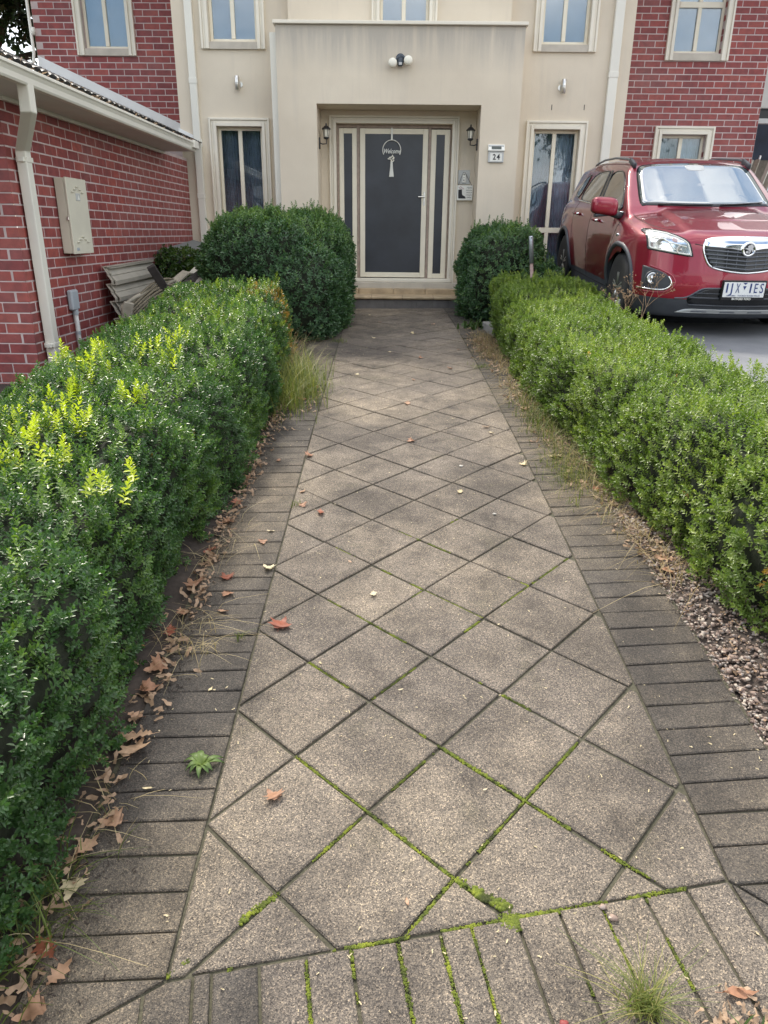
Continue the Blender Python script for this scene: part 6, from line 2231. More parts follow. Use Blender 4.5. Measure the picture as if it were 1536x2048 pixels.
def carport():
    root = tag(empty('carport', (6.1, 13.5, 0.9)), 'carport edge with pale fascia, dark beam and timber lining at far right', 'carport')
    MB().box(5.62, 12.0, 13.45, 13.55, 3.70, 6.0, 0.01).build('fascia', M['cowl_fascia'], root)
    MB().box(6.165, 6.185, 13.43, 13.448, 3.70, 6.0, 0.004).build('fascia_batten', M['cowl_fascia'], root)
    MB().box(5.60, 12.0, 13.50, 13.70, 3.55, 3.692, 0.01).build('beam', M['black_metal'], root)
    MB().box(5.60, 12.0, 13.40, 13.47, 3.47, 3.548, 0.01).build('beam_flange', M['silver_plastic'], root)
    MB().box(5.60, 12.0, 15.2, 15.3, 3.10, 3.95).build('awning', M['navy_tarp'], root)
    MB().box(5.60, 12.0, 16.0, 16.1, 0.9, 3.4).build('back_wall', M['old_wood'], root)
    g = 'timber and pipes stacked upright in the carport'
    rng = random.Random(4)
    mats = ['pale_wood', 'old_wood', 'steel', 'pale_wood', 'old_wood', 'steel', 'pale_wood', 'pale_wood', 'dark_wood', 'old_wood', 'steel', 'pale_wood']
    for k in range(12):
        x0 = 5.62 + 0.085 * k
        top = Vector((x0 + 0.42 + rng.uniform(-0.05, 0.1), 13.62 + 0.02 * (k % 3), 3.05 + rng.uniform(-0.12, 0.12)))
        bot = Vector((x0 - 0.12, 13.25 + 0.03 * (k % 4), 1.15))
        d = top - bot
        mb = MB()
        if mats[k] == 'steel':
            mb.tube([bot, top], 0.018, 8)
        else:
            rot = d.to_track_quat('Z', 'Y').to_euler()
            mb.obox((bot + top) / 2, (0.075 if k % 2 else 0.05, 0.022, d.length), tuple(rot), 0.002)
        o = mb.build('steel_pipe' if mats[k] == 'steel' else 'timber_length', M[mats[k]], None, origin=tuple(bot))
        if mats[k] == 'steel':
            tag(o, 'shiny steel pipe leaning in the stack at the carport edge', 'pipe', g)
        else:
            tag(o, 'long timber length leaning in the stack at the carport edge', 'timber', g)
carport()

# ------------------------------------------------------------------ tree seen past the far corner of the house
def tree(name, label, base, height, crown, dens, seed, group=None, mat='tree_leaf'):
    root = tag(empty(name, base), label, 'tree', group)
    rng = random.Random(seed)
    mb = MB()
    tips = []
    def limb(p, d, L, r, depth):
        q = p + d * L
        mb.tube([p, p + d * L * 0.5 + Vector((rng.uniform(-1, 1), rng.uniform(-1, 1), 0)) * L * 0.06, q], [r, r * 0.85, r * 0.7], 8, cap=False)
        tips.append((p.lerp(q, 0.7), r)); tips.append((q, r))
        if depth:
            for k in range(3):
                dd = (d * 0.7 + Vector((rng.uniform(-1, 1), rng.uniform(-1, 1), rng.uniform(-0.1, 0.7)))).normalized()
                limb(q, dd, L * rng.uniform(0.6, 0.8), r * 0.6, depth - 1)
    limb(Vector(base), Vector((0, 0, 1)), height * 0.35, height * 0.028, 4)
    mb.build('trunk', M['bark'], root, smooth=True)
    ends = np.array([t[0][:] for t in tips if t[1] < height * 0.010])
    n = dens
    c = ends[NP.integers(0, len(ends), n)]
    P = c + NP.normal(0, crown, (n, 3))
    D = NP.normal(0, 0.7, (n, 3)) + np.array([0, 0, 0.3])
    foliage('crown', P, D, SPRIGS_FAR, M[mat], NP, root, (3.0, 5.5), lambda p, r: tint_box(p, r, seed, 0.1, 0.9, 0.8), 'stuff')
tree('tree', 'dark leafy tree beyond the far left corner of the house', (-9.2, 18.5, 0.7), 9.0, 0.42, 9000, 3)
# across the road, behind the viewer: what the glass and the car's paint reflect
tree('tree', 'broad street tree reflected in the house windows', (-5.5, -15.0, -0.6), 8.0, 0.5, 5000, 8)
tree('tree', 'taller street tree reflected in the car windscreen', (9.5, -19.0, -0.6), 9.5, 0.55, 5000, 12)
def neighbour():
    root = tag(empty('opposite_house', (-6.0, -27.0, -0.6)), 'low cream house across the road, seen only as a reflection', 'house')
    MB().box(-16.0, 5.0, -36.0, -27.0, -0.7, 2.6).build('wall', M['stucco'], root)
    r = MB(); r.add([(-16.6, -36.6, 2.6), (5.6, -36.6, 2.6), (5.6, -26.4, 2.6), (-16.6, -26.4, 2.6), (-12.0, -31.5, 5.0), (1.0, -31.5, 5.0)], [(0, 1, 5, 4), (1, 2, 5), (2, 3, 4, 5), (3, 0, 4), (0, 3, 2, 1)])
    r.build('roof', M['roof_tile'], root)
    for x in (-13.0, -8.0, -3.0, 2.0):
        MB().box(x - 0.9, x + 0.9, -27.03, -26.96, 0.6, 1.9).build('window', M['solar'], root)
neighbour()

# ------------------------------------------------------------------ the parked car (local frame: x to picture right, y back from the nose, z up)
def smax(a, b, k):
    h = np.clip(0.5 + 0.5 * (a - b) / k, 0, 1)
    return b + (a - b) * h + k * h * (1 - h)

def smin(a, b, k):
    return -smax(-a, -b, k)

def _ip(x, xs, ys):
    return np.interp(x, xs, ys)

def car_sdf(P):
    x, y, z = np.abs(P[:, 0]), P[:, 1], P[:, 2]
    # lower body: side planes with tuck-under, shoulder and flared arches
    side = _ip(z, [0.15, 0.28, 0.45, 0.62, 0.80, 0.92, 1.00, 1.10], [0.775, 0.825, 0.868, 0.885, 0.885, 0.868, 0.845, 0.790])
    taper = _ip(y, [0.0, 0.9, 1.6, 3.0, 3.8, 4.25], [-0.012, 0.0, -0.006, -0.004, -0.018, -0.075])
    for yc in (0.87, 3.42):
        r = np.hypot(y - yc, (z - 0.36) * 1.0)
        side = side + 0.030 * np.clip(1 - np.abs(r - 0.40) / 0.17, 0, 1) ** 1.0 * (z < 1.0)
    dside = x - side - taper
    # nose in plan and in profile
    plan = _ip(x, [0, 0.2, 0.38, 0.50, 0.62, 0.72, 0.79, 0.85, 0.90], [0.0, 0.010, 0.040, 0.075, 0.125, 0.190, 0.275, 0.430, 0.75])
    prof = _ip(z, [0.12, 0.20, 0.30, 0.36, 0.46, 0.56, 0.70, 0.82, 0.885, 0.93, 1.0], [0.15, 0.055, 0.012, 0.0, 0.0, 0.012, 0.035, 0.055, 0.085, 0.15, 0.45])
    dnose = (plan + prof) - y
    rear = _ip(z, [0.2, 0.4, 0.6, 0.9, 1.05, 1.2], [0.16, 0.03, 0.0, 0.05, 0.12, 0.2])
    planr = _ip(x, [0, 0.5, 0.7, 0.82, 0.9], [0.0, 0.03, 0.09, 0.2, 0.45])
    drear = y - (4.25 - rear - planr)
    # bonnet: rises towards the cowl, crowned, with two long creases
    hood = _ip(y, [0.0, 0.08, 0.20, 0.45, 0.80, 1.10, 1.5, 3.9, 4.2], [0.86, 0.905, 0.945, 1.005, 1.062, 1.100, 1.11, 1.11, 1.08])
    crown = _ip(x, [0, 0.36, 0.44, 0.52, 0.62, 0.74, 0.84, 0.9], [0.0, -0.012, -0.018, -0.048, -0.062, -0.088, -0.145, -0.24])
    crown = np.where(y > 1.3, crown * 0.4, crown)
    dtop = z - hood - crown
    dbot = 0.17 + 0.05 * (y > 0.6) - z
    body = smax(smax(dside, dtop, 0.05), smax(dnose, drear, 0.02), 0.055)
    body = smax(body, dbot, 0.03)
    # glasshouse
    gs = _ip(z, [0.9, 1.05, 1.42, 1.50, 1.6], [0.835, 0.800, 0.672, 0.610, 0.50]) + _ip(y, [0.9, 1.4, 3.4, 4.1], [-0.04, 0.0, -0.01, -0.06])
    wsl = _ip(z, [0.95, 1.09, 1.30, 1.47, 1.53, 1.6], [0.83, 1.03, 1.38, 1.66, 1.80, 2.1]) + _ip(x, [0, 0.4, 0.6, 0.75], [0.0, 0.035, 0.09, 0.17])
    rsl = _ip(z, [1.0, 1.2, 1.42, 1.5], [4.16, 4.08, 3.90, 3.72]) - 0.1 * (x / 0.7) ** 3
    roof = _ip(y, [1.4, 1.7, 2.1, 2.6, 3.2, 3.8], [1.49, 1.522, 1.556, 1.568, 1.545, 1.485]) - 0.035 * (x / 0.62) ** 2
    g = smax(smax(x - gs, z - roof, 0.055), smax(wsl - y, y - rsl, 0.02), 0.035)
    d = smin(body, g, 0.022)
    return d

def hit(origins, direction, tmax):
    """first surface crossing along direction (vectorised)"""
    o = np.asarray(origins, float); dv = np.asarray(direction, float)
    n = len(o); lo = np.zeros(n); found = np.zeros(n, bool); hi = np.full(n, tmax)
    steps = 160
    prev = np.zeros(n)
    for i in range(1, steps + 1):
        t = tmax * i / steps
        s = car_sdf(o + dv * t)
        new = (~found) & (s < 0)
        lo[new] = prev[new]; hi[new] = t
        found |= new
        prev[:] = t
    for _ in range(22):
        m = (lo + hi) / 2
        s = car_sdf(o + dv * m[:, None])
        ins = s < 0
        hi = np.where(ins, m, hi); lo = np.where(ins, lo, m)
    return o + dv * hi[:, None], found

def sdf_normal(P):
    e = 0.004
    g = np.stack([car_sdf(P + np.eye(3)[k] * e) - car_sdf(P - np.eye(3)[k] * e) for k in range(3)], axis=1)
    return g / (np.linalg.norm(g, axis=1, keepdims=True) + 1e-9)

def resample(poly, n, closed=True):
    p = np.array(poly + [poly[0]] if closed else poly, float)
    d = np.r_[0, np.cumsum(np.linalg.norm(np.diff(p, axis=0), axis=1))]
    t = np.linspace(0, d[-1], n + 1)[:-1] if closed else np.linspace(0, d[-1], n)
    return np.c_[np.interp(t, d, p[:, 0]), np.interp(t, d, p[:, 1])]

def chaikin(poly, k=2, closed=True):
    p = [tuple(q) for q in poly]
    for _ in range(k):
        out = [] if closed else [p[0]]
        for i in range(len(p) if closed else len(p) - 1):
            a, b = p[i], p[(i + 1) % len(p)]
            out += [(0.8 * a[0] + 0.2 * b[0], 0.8 * a[1] + 0.2 * b[1]), (0.2 * a[0] + 0.8 * b[0], 0.2 * a[1] + 0.8 * b[1])]
        if not closed: out.append(p[-1])
        p = out
    return p

def proj(p2, view):
    """2D points -> car surface. view front: (x, z) along +y; left: (y, z) from picture left; top: (x, y) from above"""
    p2 = np.asarray(p2, float)
    if view == 'front':
        o = np.c_[p2[:, 0], np.full(len(p2), -0.3), p2[:, 1]]; d = (0, 1, 0); tm = 2.6
    elif view == 'left':
        o = np.c_[np.full(len(p2), -1.2), p2[:, 0], p2[:, 1]]; d = (1, 0, 0); tm = 1.2
    elif view == 'right':
        o = np.c_[np.full(len(p2), 1.2), p2[:, 0], p2[:, 1]]; d = (-1, 0, 0); tm = 1.2
    else:
        o = np.c_[p2[:, 0], p2[:, 1], np.full(len(p2), 1.9)]; d = (0, 0, -1); tm = 1.7
    P, ok = hit(o, d, tm)
    return P

def patch(poly, view, out=0.003, n=72, rings=9, edge=-0.004, smooth_poly=1):
    """a panel lying on the body: outline laid on the surface, edge tucked in"""
    if smooth_poly: poly = chaikin(poly, smooth_poly)
    b = resample(list(map(tuple, poly)), n)
    c = b.mean(0)
    V2 = [b]
    for k in range(1, rings):
        V2.append(c + (b - c) * (1 - k / rings))
    V2.append(c[None, :])
    A = np.concatenate(V2)
    P = proj(A, view); Nn = sdf_normal(P)
    off = np.full(len(P), out); 
    Q = P + Nn * off[:, None]
    skirt = P[:n] + Nn[:n] * edge
    V = np.concatenate([skirt, Q])
    F = []
    for i in range(n):
        j = (i + 1) % n
        F.append((i, j, n + j, n + i))
    for k in range(rings - 1):
        for i in range(n):
            j = (i + 1) % n
            a = n + k * n
            F.append((a + i, a + j, a + n + j, a + n + i))
    a = n + (rings - 1) * n
    for i in range(n):
        F.append((a + i, a + (i + 1) % n, a + n))
    return V.tolist(), F

def line_on(poly2, view, r, mat_out=0.001, n=60, closed=False, k=1):
    p = chaikin(poly2, k, closed) if k else poly2
    b = resample(list(map(tuple, p)), n, closed)
    if closed: b = np.r_[b, b[:1]]
    P = proj(b, view); P = P + sdf_normal(P) * mat_out
    mb = MB(); mb.tube([tuple(q) for q in P], r, 6)
    return mb

def build_car():
    car = tag(empty('parked_car', (3.163, 6.925, 0.86)), 'metallic red compact SUV parked on the driveway with roof rails', 'car')
    car.rotation_euler = (0.065, 0.0, 0.003)
    def cp(mb, name, mat, parent=None, smooth=True, label=None):
        o = mb.build(name, mat, None, smooth)
        o.parent = parent or car
        if label: o['label'] = label
        return o
    # ---- shell: box grid pulled onto the surface from the inside
    bm = bmesh.new()
    nx, ny, nz = 56, 120, 44
    def grid(fn, a, b):
        vs = [[bm.verts.new(fn(i / a, j / b)) for j in range(b + 1)] for i in range(a + 1)]
        for i in range(a):
            for j in range(b):
                bm.faces.new((vs[i][j], vs[i + 1][j], vs[i + 1][j + 1], vs[i][j + 1]))
    X0, X1, Y0, Y1, Z0, Z1 = -0.98, 0.98, -0.05, 4.32, 0.10, 1.64
    L = lambda a, b, t: a + (b - a) * t
    grid(lambda u, v: (L(X0, X1, u), Y0, L(Z0, Z1, v)), nx, nz)
    grid(lambda u, v: (L(X0, X1, u), Y1, L(Z0, Z1, v)), nx, nz)
    grid(lambda u, v: (X0, L(Y0, Y1, u), L(Z0, Z1, v)), ny, nz)
    grid(lambda u, v: (X1, L(Y0, Y1, u), L(Z0, Z1, v)), ny, nz)
    grid(lambda u, v: (L(X0, X1, u), L(Y0, Y1, v), Z1), nx, ny)
    grid(lambda u, v: (L(X0, X1, u), L(Y0, Y1, v), Z0), nx, ny)
    bmesh.ops.remove_doubles(bm, verts=bm.verts, dist=1e-5)
    V = np.array([v.co[:] for v in bm.verts])
    S = np.c_[np.zeros(len(V)), np.clip(V[:, 1], 0.75, 3.45), np.full(len(V), 0.66)]
    S[:, 0] = np.clip(V[:, 0], -0.35, 0.35)
    d = V - S
    lo, hi = np.zeros(len(V)), np.full(len(V), 1.3)
    for _ in range(30):
        m = (lo + hi) / 2
        ins = car_sdf(S + d * m[:, None]) < 0
        lo = np.where(ins, m, lo); hi = np.where(ins, hi, m)
    Q = S + d * lo[:, None]
    for v, q in zip(bm.verts, Q): v.co = q
    bmesh.ops.recalc_face_normals(bm, faces=bm.faces)
    # lower part is unpainted plastic: cut the shell along that line
    zc = 0.345
    bmesh.ops.bisect_plane(bm, geom=bm.verts[:] + bm.edges[:] + bm.faces[:], plane_co=(0, 0, zc), plane_no=(0, 0.0, 1))
    for f in bm.faces:
        f.smooth = True
        f.material_index = 1 if f.calc_center_median().z < zc else 0
    me = bpy.data.meshes.new('body'); bm.to_mesh(me); bm.free()
    me.materials.append(M['paint']); me.materials.append(M['cladding'])
    body = link_mesh('body', me, car)
    # wheel arches cut out
    for sx in (-1, 1):
        for yc in (0.87, 3.42):
            c = MB(); c.lathe([(0.385, 0.0), (0.385, 0.40)], (sx * 0.74 - 0.0, yc, 0.355), 'x', 40)
            off = -0.16 if sx < 0 else -0.24
            c.V = [(v[0] + off, v[1], v[2]) for v in c.V]
            co = c.build('cutter', None, None)
            co.parent = car
            bo = body.modifiers.new('arch', 'BOOLEAN'); bo.operation = 'DIFFERENCE'; bo.object = co; bo.solver = 'EXACT'
            CUTTERS.append(co)
    bpy.context.view_layer.update()
    dg = bpy.context.evaluated_depsgraph_get()
    me2 = bpy.data.meshes.new_from_object(body.evaluated_get(dg))
    body.modifiers.clear()
    body.data = me2
    inside = [False] * len(me2.polygons)
    for p in me2.polygons:
        c = p.center
        for yc in (0.87, 3.42):
            if abs(math.hypot(c.y - yc, c.z - 0.355) - 0.383) < 0.008 and abs(p.normal.x) < 0.5 or (math.hypot(c.y - yc, c.z - 0.355) < 0.38 and abs(c.x) < 0.80):
                p.material_index = 1
    for co in CUTTERS:
        bpy.data.objects.remove(co)
    # arch mouldings
    for sx in (-1, 1):
        view = 'left' if sx < 0 else 'right'
        for yc in (0.87, 3.42):
            pts = [(yc + 0.405 * math.cos(a), 0.355 + 0.405 * math.sin(a)) for a in [math.radians(-8 + 196 * i / 30) for i in range(31)]]
            P = proj(pts, view)
            mb = MB(); mb.tube([(p[0] - sx * 0.006, p[1], p[2]) for p in P], 0.026, 8)
            cp(mb, 'arch_moulding', M['cladding'])
            c = MB(); c.lathe([(0.40, 0.0), (0.40, 0.25)], (sx * 0.50 - (0.25 if sx < 0 else 0), yc, 0.355), 'x', 32)
            # dark liner
            l = MB()
            Vv = []
            for a in [math.radians(-20 + 220 * i / 24) for i in range(25)]:
                for xx in (sx * 0.86, sx * 0.48):
                    Vv.append((xx, yc + 0.382 * math.cos(a), 0.355 + 0.382 * math.sin(a)))
            Ff = [(2 * i, 2 * i + 1, 2 * i + 3, 2 * i + 2) for i in range(24)]
            l.add(Vv, Ff); nV = len(Vv)
            l.add([(sx * 0.48, yc, 0.355)] + [Vv[2 * i + 1] for i in range(25)], [(0, i + 1, i + 2) for i in range(24)])
            cp(l, 'arch_liner', M['gloss_black'])
            # wheel
            w = empty('wheel', (sx * 0.775, yc, 0.34)); w.parent = car; w.location = (sx * 0.775, yc, 0.34)
            t = MB(); t.lathe([(0.235, -0.10), (0.30, -0.108), (0.330, -0.095), (0.340, -0.06), (0.340, 0.06), (0.330, 0.095), (0.30, 0.108), (0.235, 0.10)], (0, 0, 0), 'x', 48)
            ty = t.build('tyre', M['rubber'], None, True); ty.parent = w
            r = MB(); r.lathe([(0.238, 0.0), (0.238, 0.095), (0.225, 0.10), (0.215, 0.07), (0.205, 0.02)], (0, 0, 0), 'x', 40) if sx > 0 else r.lathe([(0.205, -0.02), (0.215, -0.07), (0.225, -0.10), (0.238, -0.095), (0.238, 0.0)], (0, 0, 0), 'x', 40)
            for k in range(5):
                a = 2 * math.pi * k / 5 + 0.3
                for da in (-0.13, 0.13):
                    r.tube([(sx * 0.075, 0.04 * math.cos(a + da), 0.04 * math.sin(a + da)), (sx * 0.085, 0.13 * math.cos(a + da), 0.13 * math.sin(a + da)), (sx * 0.07, 0.222 * math.cos(a + da * 0.8), 0.222 * math.sin(a + da * 0.8))], [0.030, 0.021, 0.023], 6)
            r.lathe([(0.05, sx * 0.03), (0.05, sx * 0.09), (0.03, sx * 0.10)], (0, 0, 0), 'x', 20)
            ri = r.build('rim', M['alloy'], None, True); ri.parent = w
    def both(fn):
        for s in (-1, 1): fn(s)
    mir = lambda poly, s: [(x * -s, z) for x, z in poly]     # polygons given with lateral distance positive = picture left
    # ---- glazing
    ws = [(-0.655, 1.095), (-0.60, 1.115 - 0.008), (-0.3, 1.102), (0, 1.100), (0.3, 1.102), (0.60, 1.107), (0.655, 1.095), (0.655, 1.16), (0.60, 1.42), (0.555, 1.475), (0.3, 1.495), (0, 1.50), (-0.3, 1.495), (-0.555, 1.475), (-0.60, 1.42), (-0.655, 1.16)]
    mb = MB(); mb.add(*patch(ws, 'front', 0.0035, 96, 12, -0.006, 1)); glb = cp(mb, 'windscreen_surround', M['gloss_black'])
    ws2 = [(x * 0.97, 1.118 + (z - 1.095) * 0.925) for x, z in ws]
    mb = MB(); mb.add(*patch(ws2, 'front', 0.0065, 96, 12, 0.003, 1)); cp(mb, 'windscreen', M['screen'])
    mb = MB(); mb.add(*patch([(-0.075, 1.425), (0.075, 1.425), (0.095, 1.44), (0.10, 1.478), (-0.10, 1.478), (-0.095, 1.44)], 'front', 0.0075, 40, 4, 0.004, 1)); cp(mb, 'sensor_patch', M['silver_plastic'])
    for s, view in ((-1, 'left'), (1, 'right')):
        fw = [(1.30, 1.045), (1.62, 1.052), (2.22, 1.075), (2.27, 1.39), (2.10, 1.425), (1.85, 1.418), (1.66, 1.34), (1.42, 1.17)]
        rw = [(2.36, 1.080), (3.10, 1.092), (3.22, 1.11), (3.20, 1.20), (3.02, 1.36), (2.80, 1.415), (2.42, 1.425), (2.37, 1.40)]
        qw = [(3.33, 1.12), (3.56, 1.14), (3.64, 1.17), (3.40, 1.32), (3.22, 1.39), (3.17, 1.38)]
        bp = [(2.235, 1.075), (2.345, 1.08), (2.355, 1.43), (2.285, 1.43)]
        rail = [(1.20, 1.030), (1.30, 1.036), (3.75, 1.12), (3.70, 1.18), (3.35, 1.36), (3.0, 1.445), (2.3, 1.468), (1.95, 1.45), (1.62, 1.36)]
        mb = MB(); mb.add(*patch(fw, view, 0.006, 64, 8, -0.003, 1)); cp(mb, 'side_window', M['carglass_o'])
        mb = MB(); mb.add(*patch(rw, view, 0.006, 64, 8, -0.003, 1)); cp(mb, 'side_window', M['carglass_o'])
        mb = MB(); mb.add(*patch(qw, view, 0.006, 48, 6, -0.003, 1)); cp(mb, 'quarter_window', M['carglass_o'])
        mb = MB(); mb.add(*patch(bp, view, 0.005, 40, 5, -0.003, 0)); cp(mb, 'door_pillar', M['gloss_black'], smooth=True)
        for poly in (fw, rw, qw):
            cp(line_on(poly, view, 0.0065, 0.003, 70, True, 1), 'window_seal', M['gloss_black'])
        cp(line_on([(1.25, 1.033), (1.7, 1.045), (2.4, 1.068), (3.3, 1.095)], view, 0.006, 0.006, 40, False, 0), 'belt_moulding', M['chrome'])
        # shut lines
        for ln in ([(1.16, 0.97), (1.20, 0.80), (1.24, 0.50), (1.30, 0.30)], [(2.30, 1.07), (2.29, 0.7), (2.30, 0.30)], [(3.22, 1.09), (3.14, 0.86), (3.02, 0.66), (2.98, 0.45), (2.99, 0.32)], [(1.30, 0.285), (2.2, 0.283), (2.95, 0.29)]):
            cp(line_on(ln, view, 0.0035, -0.0008, 40, False, 1), 'shut_line', M['shut'])
        # door handles
        for yy, zz in ((1.98, 0.925), (2.92, 0.955)):
            P = proj([(yy, zz)], view)[0]
            q = MB(); q.tube([(P[0] + s * 0.008, yy + 0.10, zz), (P[0] + s * 0.042, yy + 0.07, zz + 0.002), (P[0] + s * 0.046, yy, zz + 0.003), (P[0] + s * 0.042, yy - 0.07, zz), (P[0] + s * 0.004, yy - 0.09, zz)], [0.012, 0.016, 0.017, 0.016, 0.012], 8)
            cp(q, 'door_handle', M['paint'])
            q = MB(); q.tube([(P[0] + s * 0.012, yy - 0.085, zz), (P[0] + s * 0.05, yy - 0.075, zz)], [0.015, 0.013], 10)
            cp(q, 'lock_cap', M['chrome'])
        # side repeater
        P = proj([(1.02, 0.835)], view)[0]
        q = MB(); q.obox((P[0] + s * 0.004, 1.02, 0.835), (0.014, 0.075, 0.028), (0, 0, 0), 0.006)
        cp(q, 'side_marker', M['lamp_chrome'])
        # mirror: cap, dark lower shell and stalk
        bmx = bmesh.new(); bmesh.ops.create_icosphere(bmx, subdivisions=4, radius=1.0)
        Vm = []
        for v in bmx.verts:
            c = v.co
            sup = lambda a, p: math.copysign(abs(a) ** p, a)
            X_ = sup(c.x, 0.55) * 0.132; Y_ = sup(c.y, 0.7) * 0.080; Z_ = sup(c.z, 0.55) * (0.098 if c.z > 0 else 0.070)
            Z_ += 0.03 * (1 - (X_ * s / 0.122)) * 0.5 * (1 if c.z < 0 else 0.3) * -1
            Y_ += 0.02 * (X_ * s / 0.12)
            Vm.append((s * 0.985 + X_, 1.31 + Y_, 1.085 + Z_))
        Fm = [tuple(v.index for v in f.verts) for f in bmx.faces]; bmx.free()
        q = MB().add(Vm, Fm); mo = cp(q, 'wing_mirror', M['paint'])
        q = MB(); q.tube([(s * 0.79, 1.29, 1.005), (s * 0.85, 1.295, 1.00), (s * 0.91, 1.30, 1.03)], [0.045, 0.030, 0.04], 10); cp(q, 'stalk', M['cladding'], mo)
        q = MB(); q.obox((s * 0.975, 1.315, 1.008), (0.20, 0.11, 0.030), (0, s * 0.10, 0), 0.012); cp(q, 'lower_shell', M['cladding'], mo)
        # roof rail
        rp = [(s * 0.605, 1.72, 1.485), (s * 0.605, 1.80, 1.516), (s * 0.602, 2.0, 1.544), (s * 0.594, 2.5, 1.562), (s * 0.584, 3.0, 1.549), (s * 0.568, 3.4, 1.510), (s * 0.55, 3.6, 1.462)]
        q = MB(); q.tube(rp, [0.010, 0.014, 0.013, 0.012, 0.012, 0.012, 0.010], 8); cp(q, 'roof_rail', M['rail'])
        q = MB(); q.obox((s * 0.604, 1.80, 1.500), (0.034, 0.20, 0.055), (0.30, 0, 0), 0.008); cp(q, 'rail_foot', M['cladding'])
        # headlamp: dark surround, bright housing, reflectors and clear lens
        hl = [(0.803, 0.896), (0.798, 0.908), (0.775, 0.918), (0.73, 0.917), (0.66, 0.905), (0.585, 0.880), (0.525, 0.852), (0.495, 0.825), (0.475, 0.775), (0.458, 0.715), (0.50, 0.717), (0.60, 0.730), (0.70, 0.745), (0.785, 0.758), (0.797, 0.764), (0.802, 0.83)]
        H = mir(hl, -s)
        H = [(-x if s > 0 else x, z) for x, z in [(-a if s < 0 else -a, b) for a, b in hl]]
        sg = -1 if s < 0 else 1
        H = [(sg * a, b) for a, b in hl]
        mb = MB(); mb.add(*patch(H, 'front', 0.0025, 90, 8, -0.006, 0)); hd = cp(mb, 'headlight', M['lamp_chrome'])
        cp(line_on(H, 'front', 0.0055, 0.002, 110, True, 0), 'surround', M['gloss_black'], hd)
        in1 = [(sg * a, b) for a, b in [(0.790, 0.886), (0.784, 0.896), (0.765, 0.905), (0.73, 0.904), (0.66, 0.892), (0.59, 0.868), (0.535, 0.842), (0.508, 0.820), (0.490, 0.775), (0.474, 0.730), (0.51, 0.730), (0.60, 0.743), (0.70, 0.758), (0.775, 0.771), (0.786, 0.780), (0.790, 0.83)]]
        cp(line_on(in1, 'front', 0.006, 0.006, 100, True, 0), 'bezel', M['white_plastic'], hd)
        cp(line_on([(sg * a, b) for a, b in [(0.77, 0.855), (0.70, 0.850), (0.655, 0.825), (0.625, 0.78), (0.60, 0.762)]], 'front', 0.006, 0.006, 40, False, 1), 'divider', M['white_plastic'], hd)
        cp(line_on([(sg * a, b) for a, b in [(0.645, 0.822), (0.57, 0.806), (0.515, 0.79)]], 'front', 0.005, 0.006, 30, False, 1), 'divider', M['white_plastic'], hd)
        for (cx, cz, r) in ((0.715, 0.812, 0.044), (0.560, 0.768, 0.038)):
            c = proj([(sg * cx, cz)], 'front')[0]; nn = sdf_normal(np.array([c]))[0]
            q = MB(); q.lathe([(r, 0.0), (r * 1.02, 0.010), (r * 0.92, 0.012), (r * 0.75, 0.004), (r * 0.4, -0.004), (0.012, -0.002), (0.008, 0.014), (0.001, 0.016)], (0, 0, 0), 'z', 24)
            R = Vector((nn[0] * 0.35, nn[1], nn[2] * 0.5)).to_track_quat('Z', 'Y').to_matrix()
            q.V = [tuple(Vector(c) + R @ Vector(v)) for v in q.V]
            cp(q, 'reflector', M['steel'], hd)
        for (cx, cz) in ((0.745, 0.876), (0.70, 0.872), (0.655, 0.864)):
            mb = MB(); mb.add(*patch([(sg * (cx - 0.018), cz - 0.016), (sg * (cx + 0.018), cz - 0.014), (sg * (cx + 0.018), cz + 0.014), (sg * (cx - 0.018), cz + 0.012)], 'front', 0.006, 20, 3, 0.0, 0))
            cp(mb, 'lamp_cell', M['steel'], hd)
        mb = MB(); mb.add(*patch([(sg * 0.632, 0.836), (sg * 0.590, 0.823), (sg * 0.590, 0.852), (sg * 0.632, 0.866)], 'front', 0.006, 24, 3, 0.0, 1)); cp(mb, 'indicator', M['amber'], hd)
        # fog lamp pocket
        fg = [(0.812, 0.612), (0.80, 0.610), (0.76, 0.600), (0.70, 0.580), (0.65, 0.555), (0.622, 0.530), (0.606, 0.495), (0.608, 0.462), (0.625, 0.435), (0.66, 0.420), (0.72, 0.417), (0.80, 0.418), (0.808, 0.420), (0.812, 0.5)]
        Fg = [(sg * a, b) for a, b in fg]
        mb = MB(); mb.add(*patch(Fg, 'front', 0.003, 84, 7, -0.006, 0)); fp = cp(mb, 'fog_lamp_pocket', M['cladding'])
        cp(line_on([(sg * a, b) for a, b in [(0.628, 0.535), (0.603, 0.49), (0.608, 0.452), (0.652, 0.418), (0.75, 0.414), (0.833, 0.416)]], 'front', 0.0085, 0.004, 50, False, 2), 'chrome_line', M['chrome'], fp)
        cp(line_on([(sg * a, b) for a, b in [(0.77, 0.616), (0.70, 0.594), (0.60, 0.545), (0.572, 0.49), (0.585, 0.435), (0.66, 0.392), (0.82, 0.39)]], 'front', 0.010, -0.004, 50, False, 2), 'pressed_edge', M['paint'], fp)
        c = proj([(sg * 0.752, 0.512)], 'front')[0]
        q = MB(); q.lathe([(0.050, 0.002), (0.050, 0.018), (0.043, 0.020), (0.030, 0.006), (0.010, 0.006), (0.008, 0.02), (0.001, 0.022)], (c[0], c[1] - 0.004, c[2]), 'y', 28)
        cp(q, 'fog_lamp', M['lamp_chrome'], fp)
        q = MB(); q.lathe([(0.066, -0.004), (0.064, 0.010), (0.055, 0.012), (0.052, 0.0)], (c[0], c[1] - 0.006, c[2]), 'y', 28)
        cp(q, 'fog_lamp_ring', M['cladding'], fp)
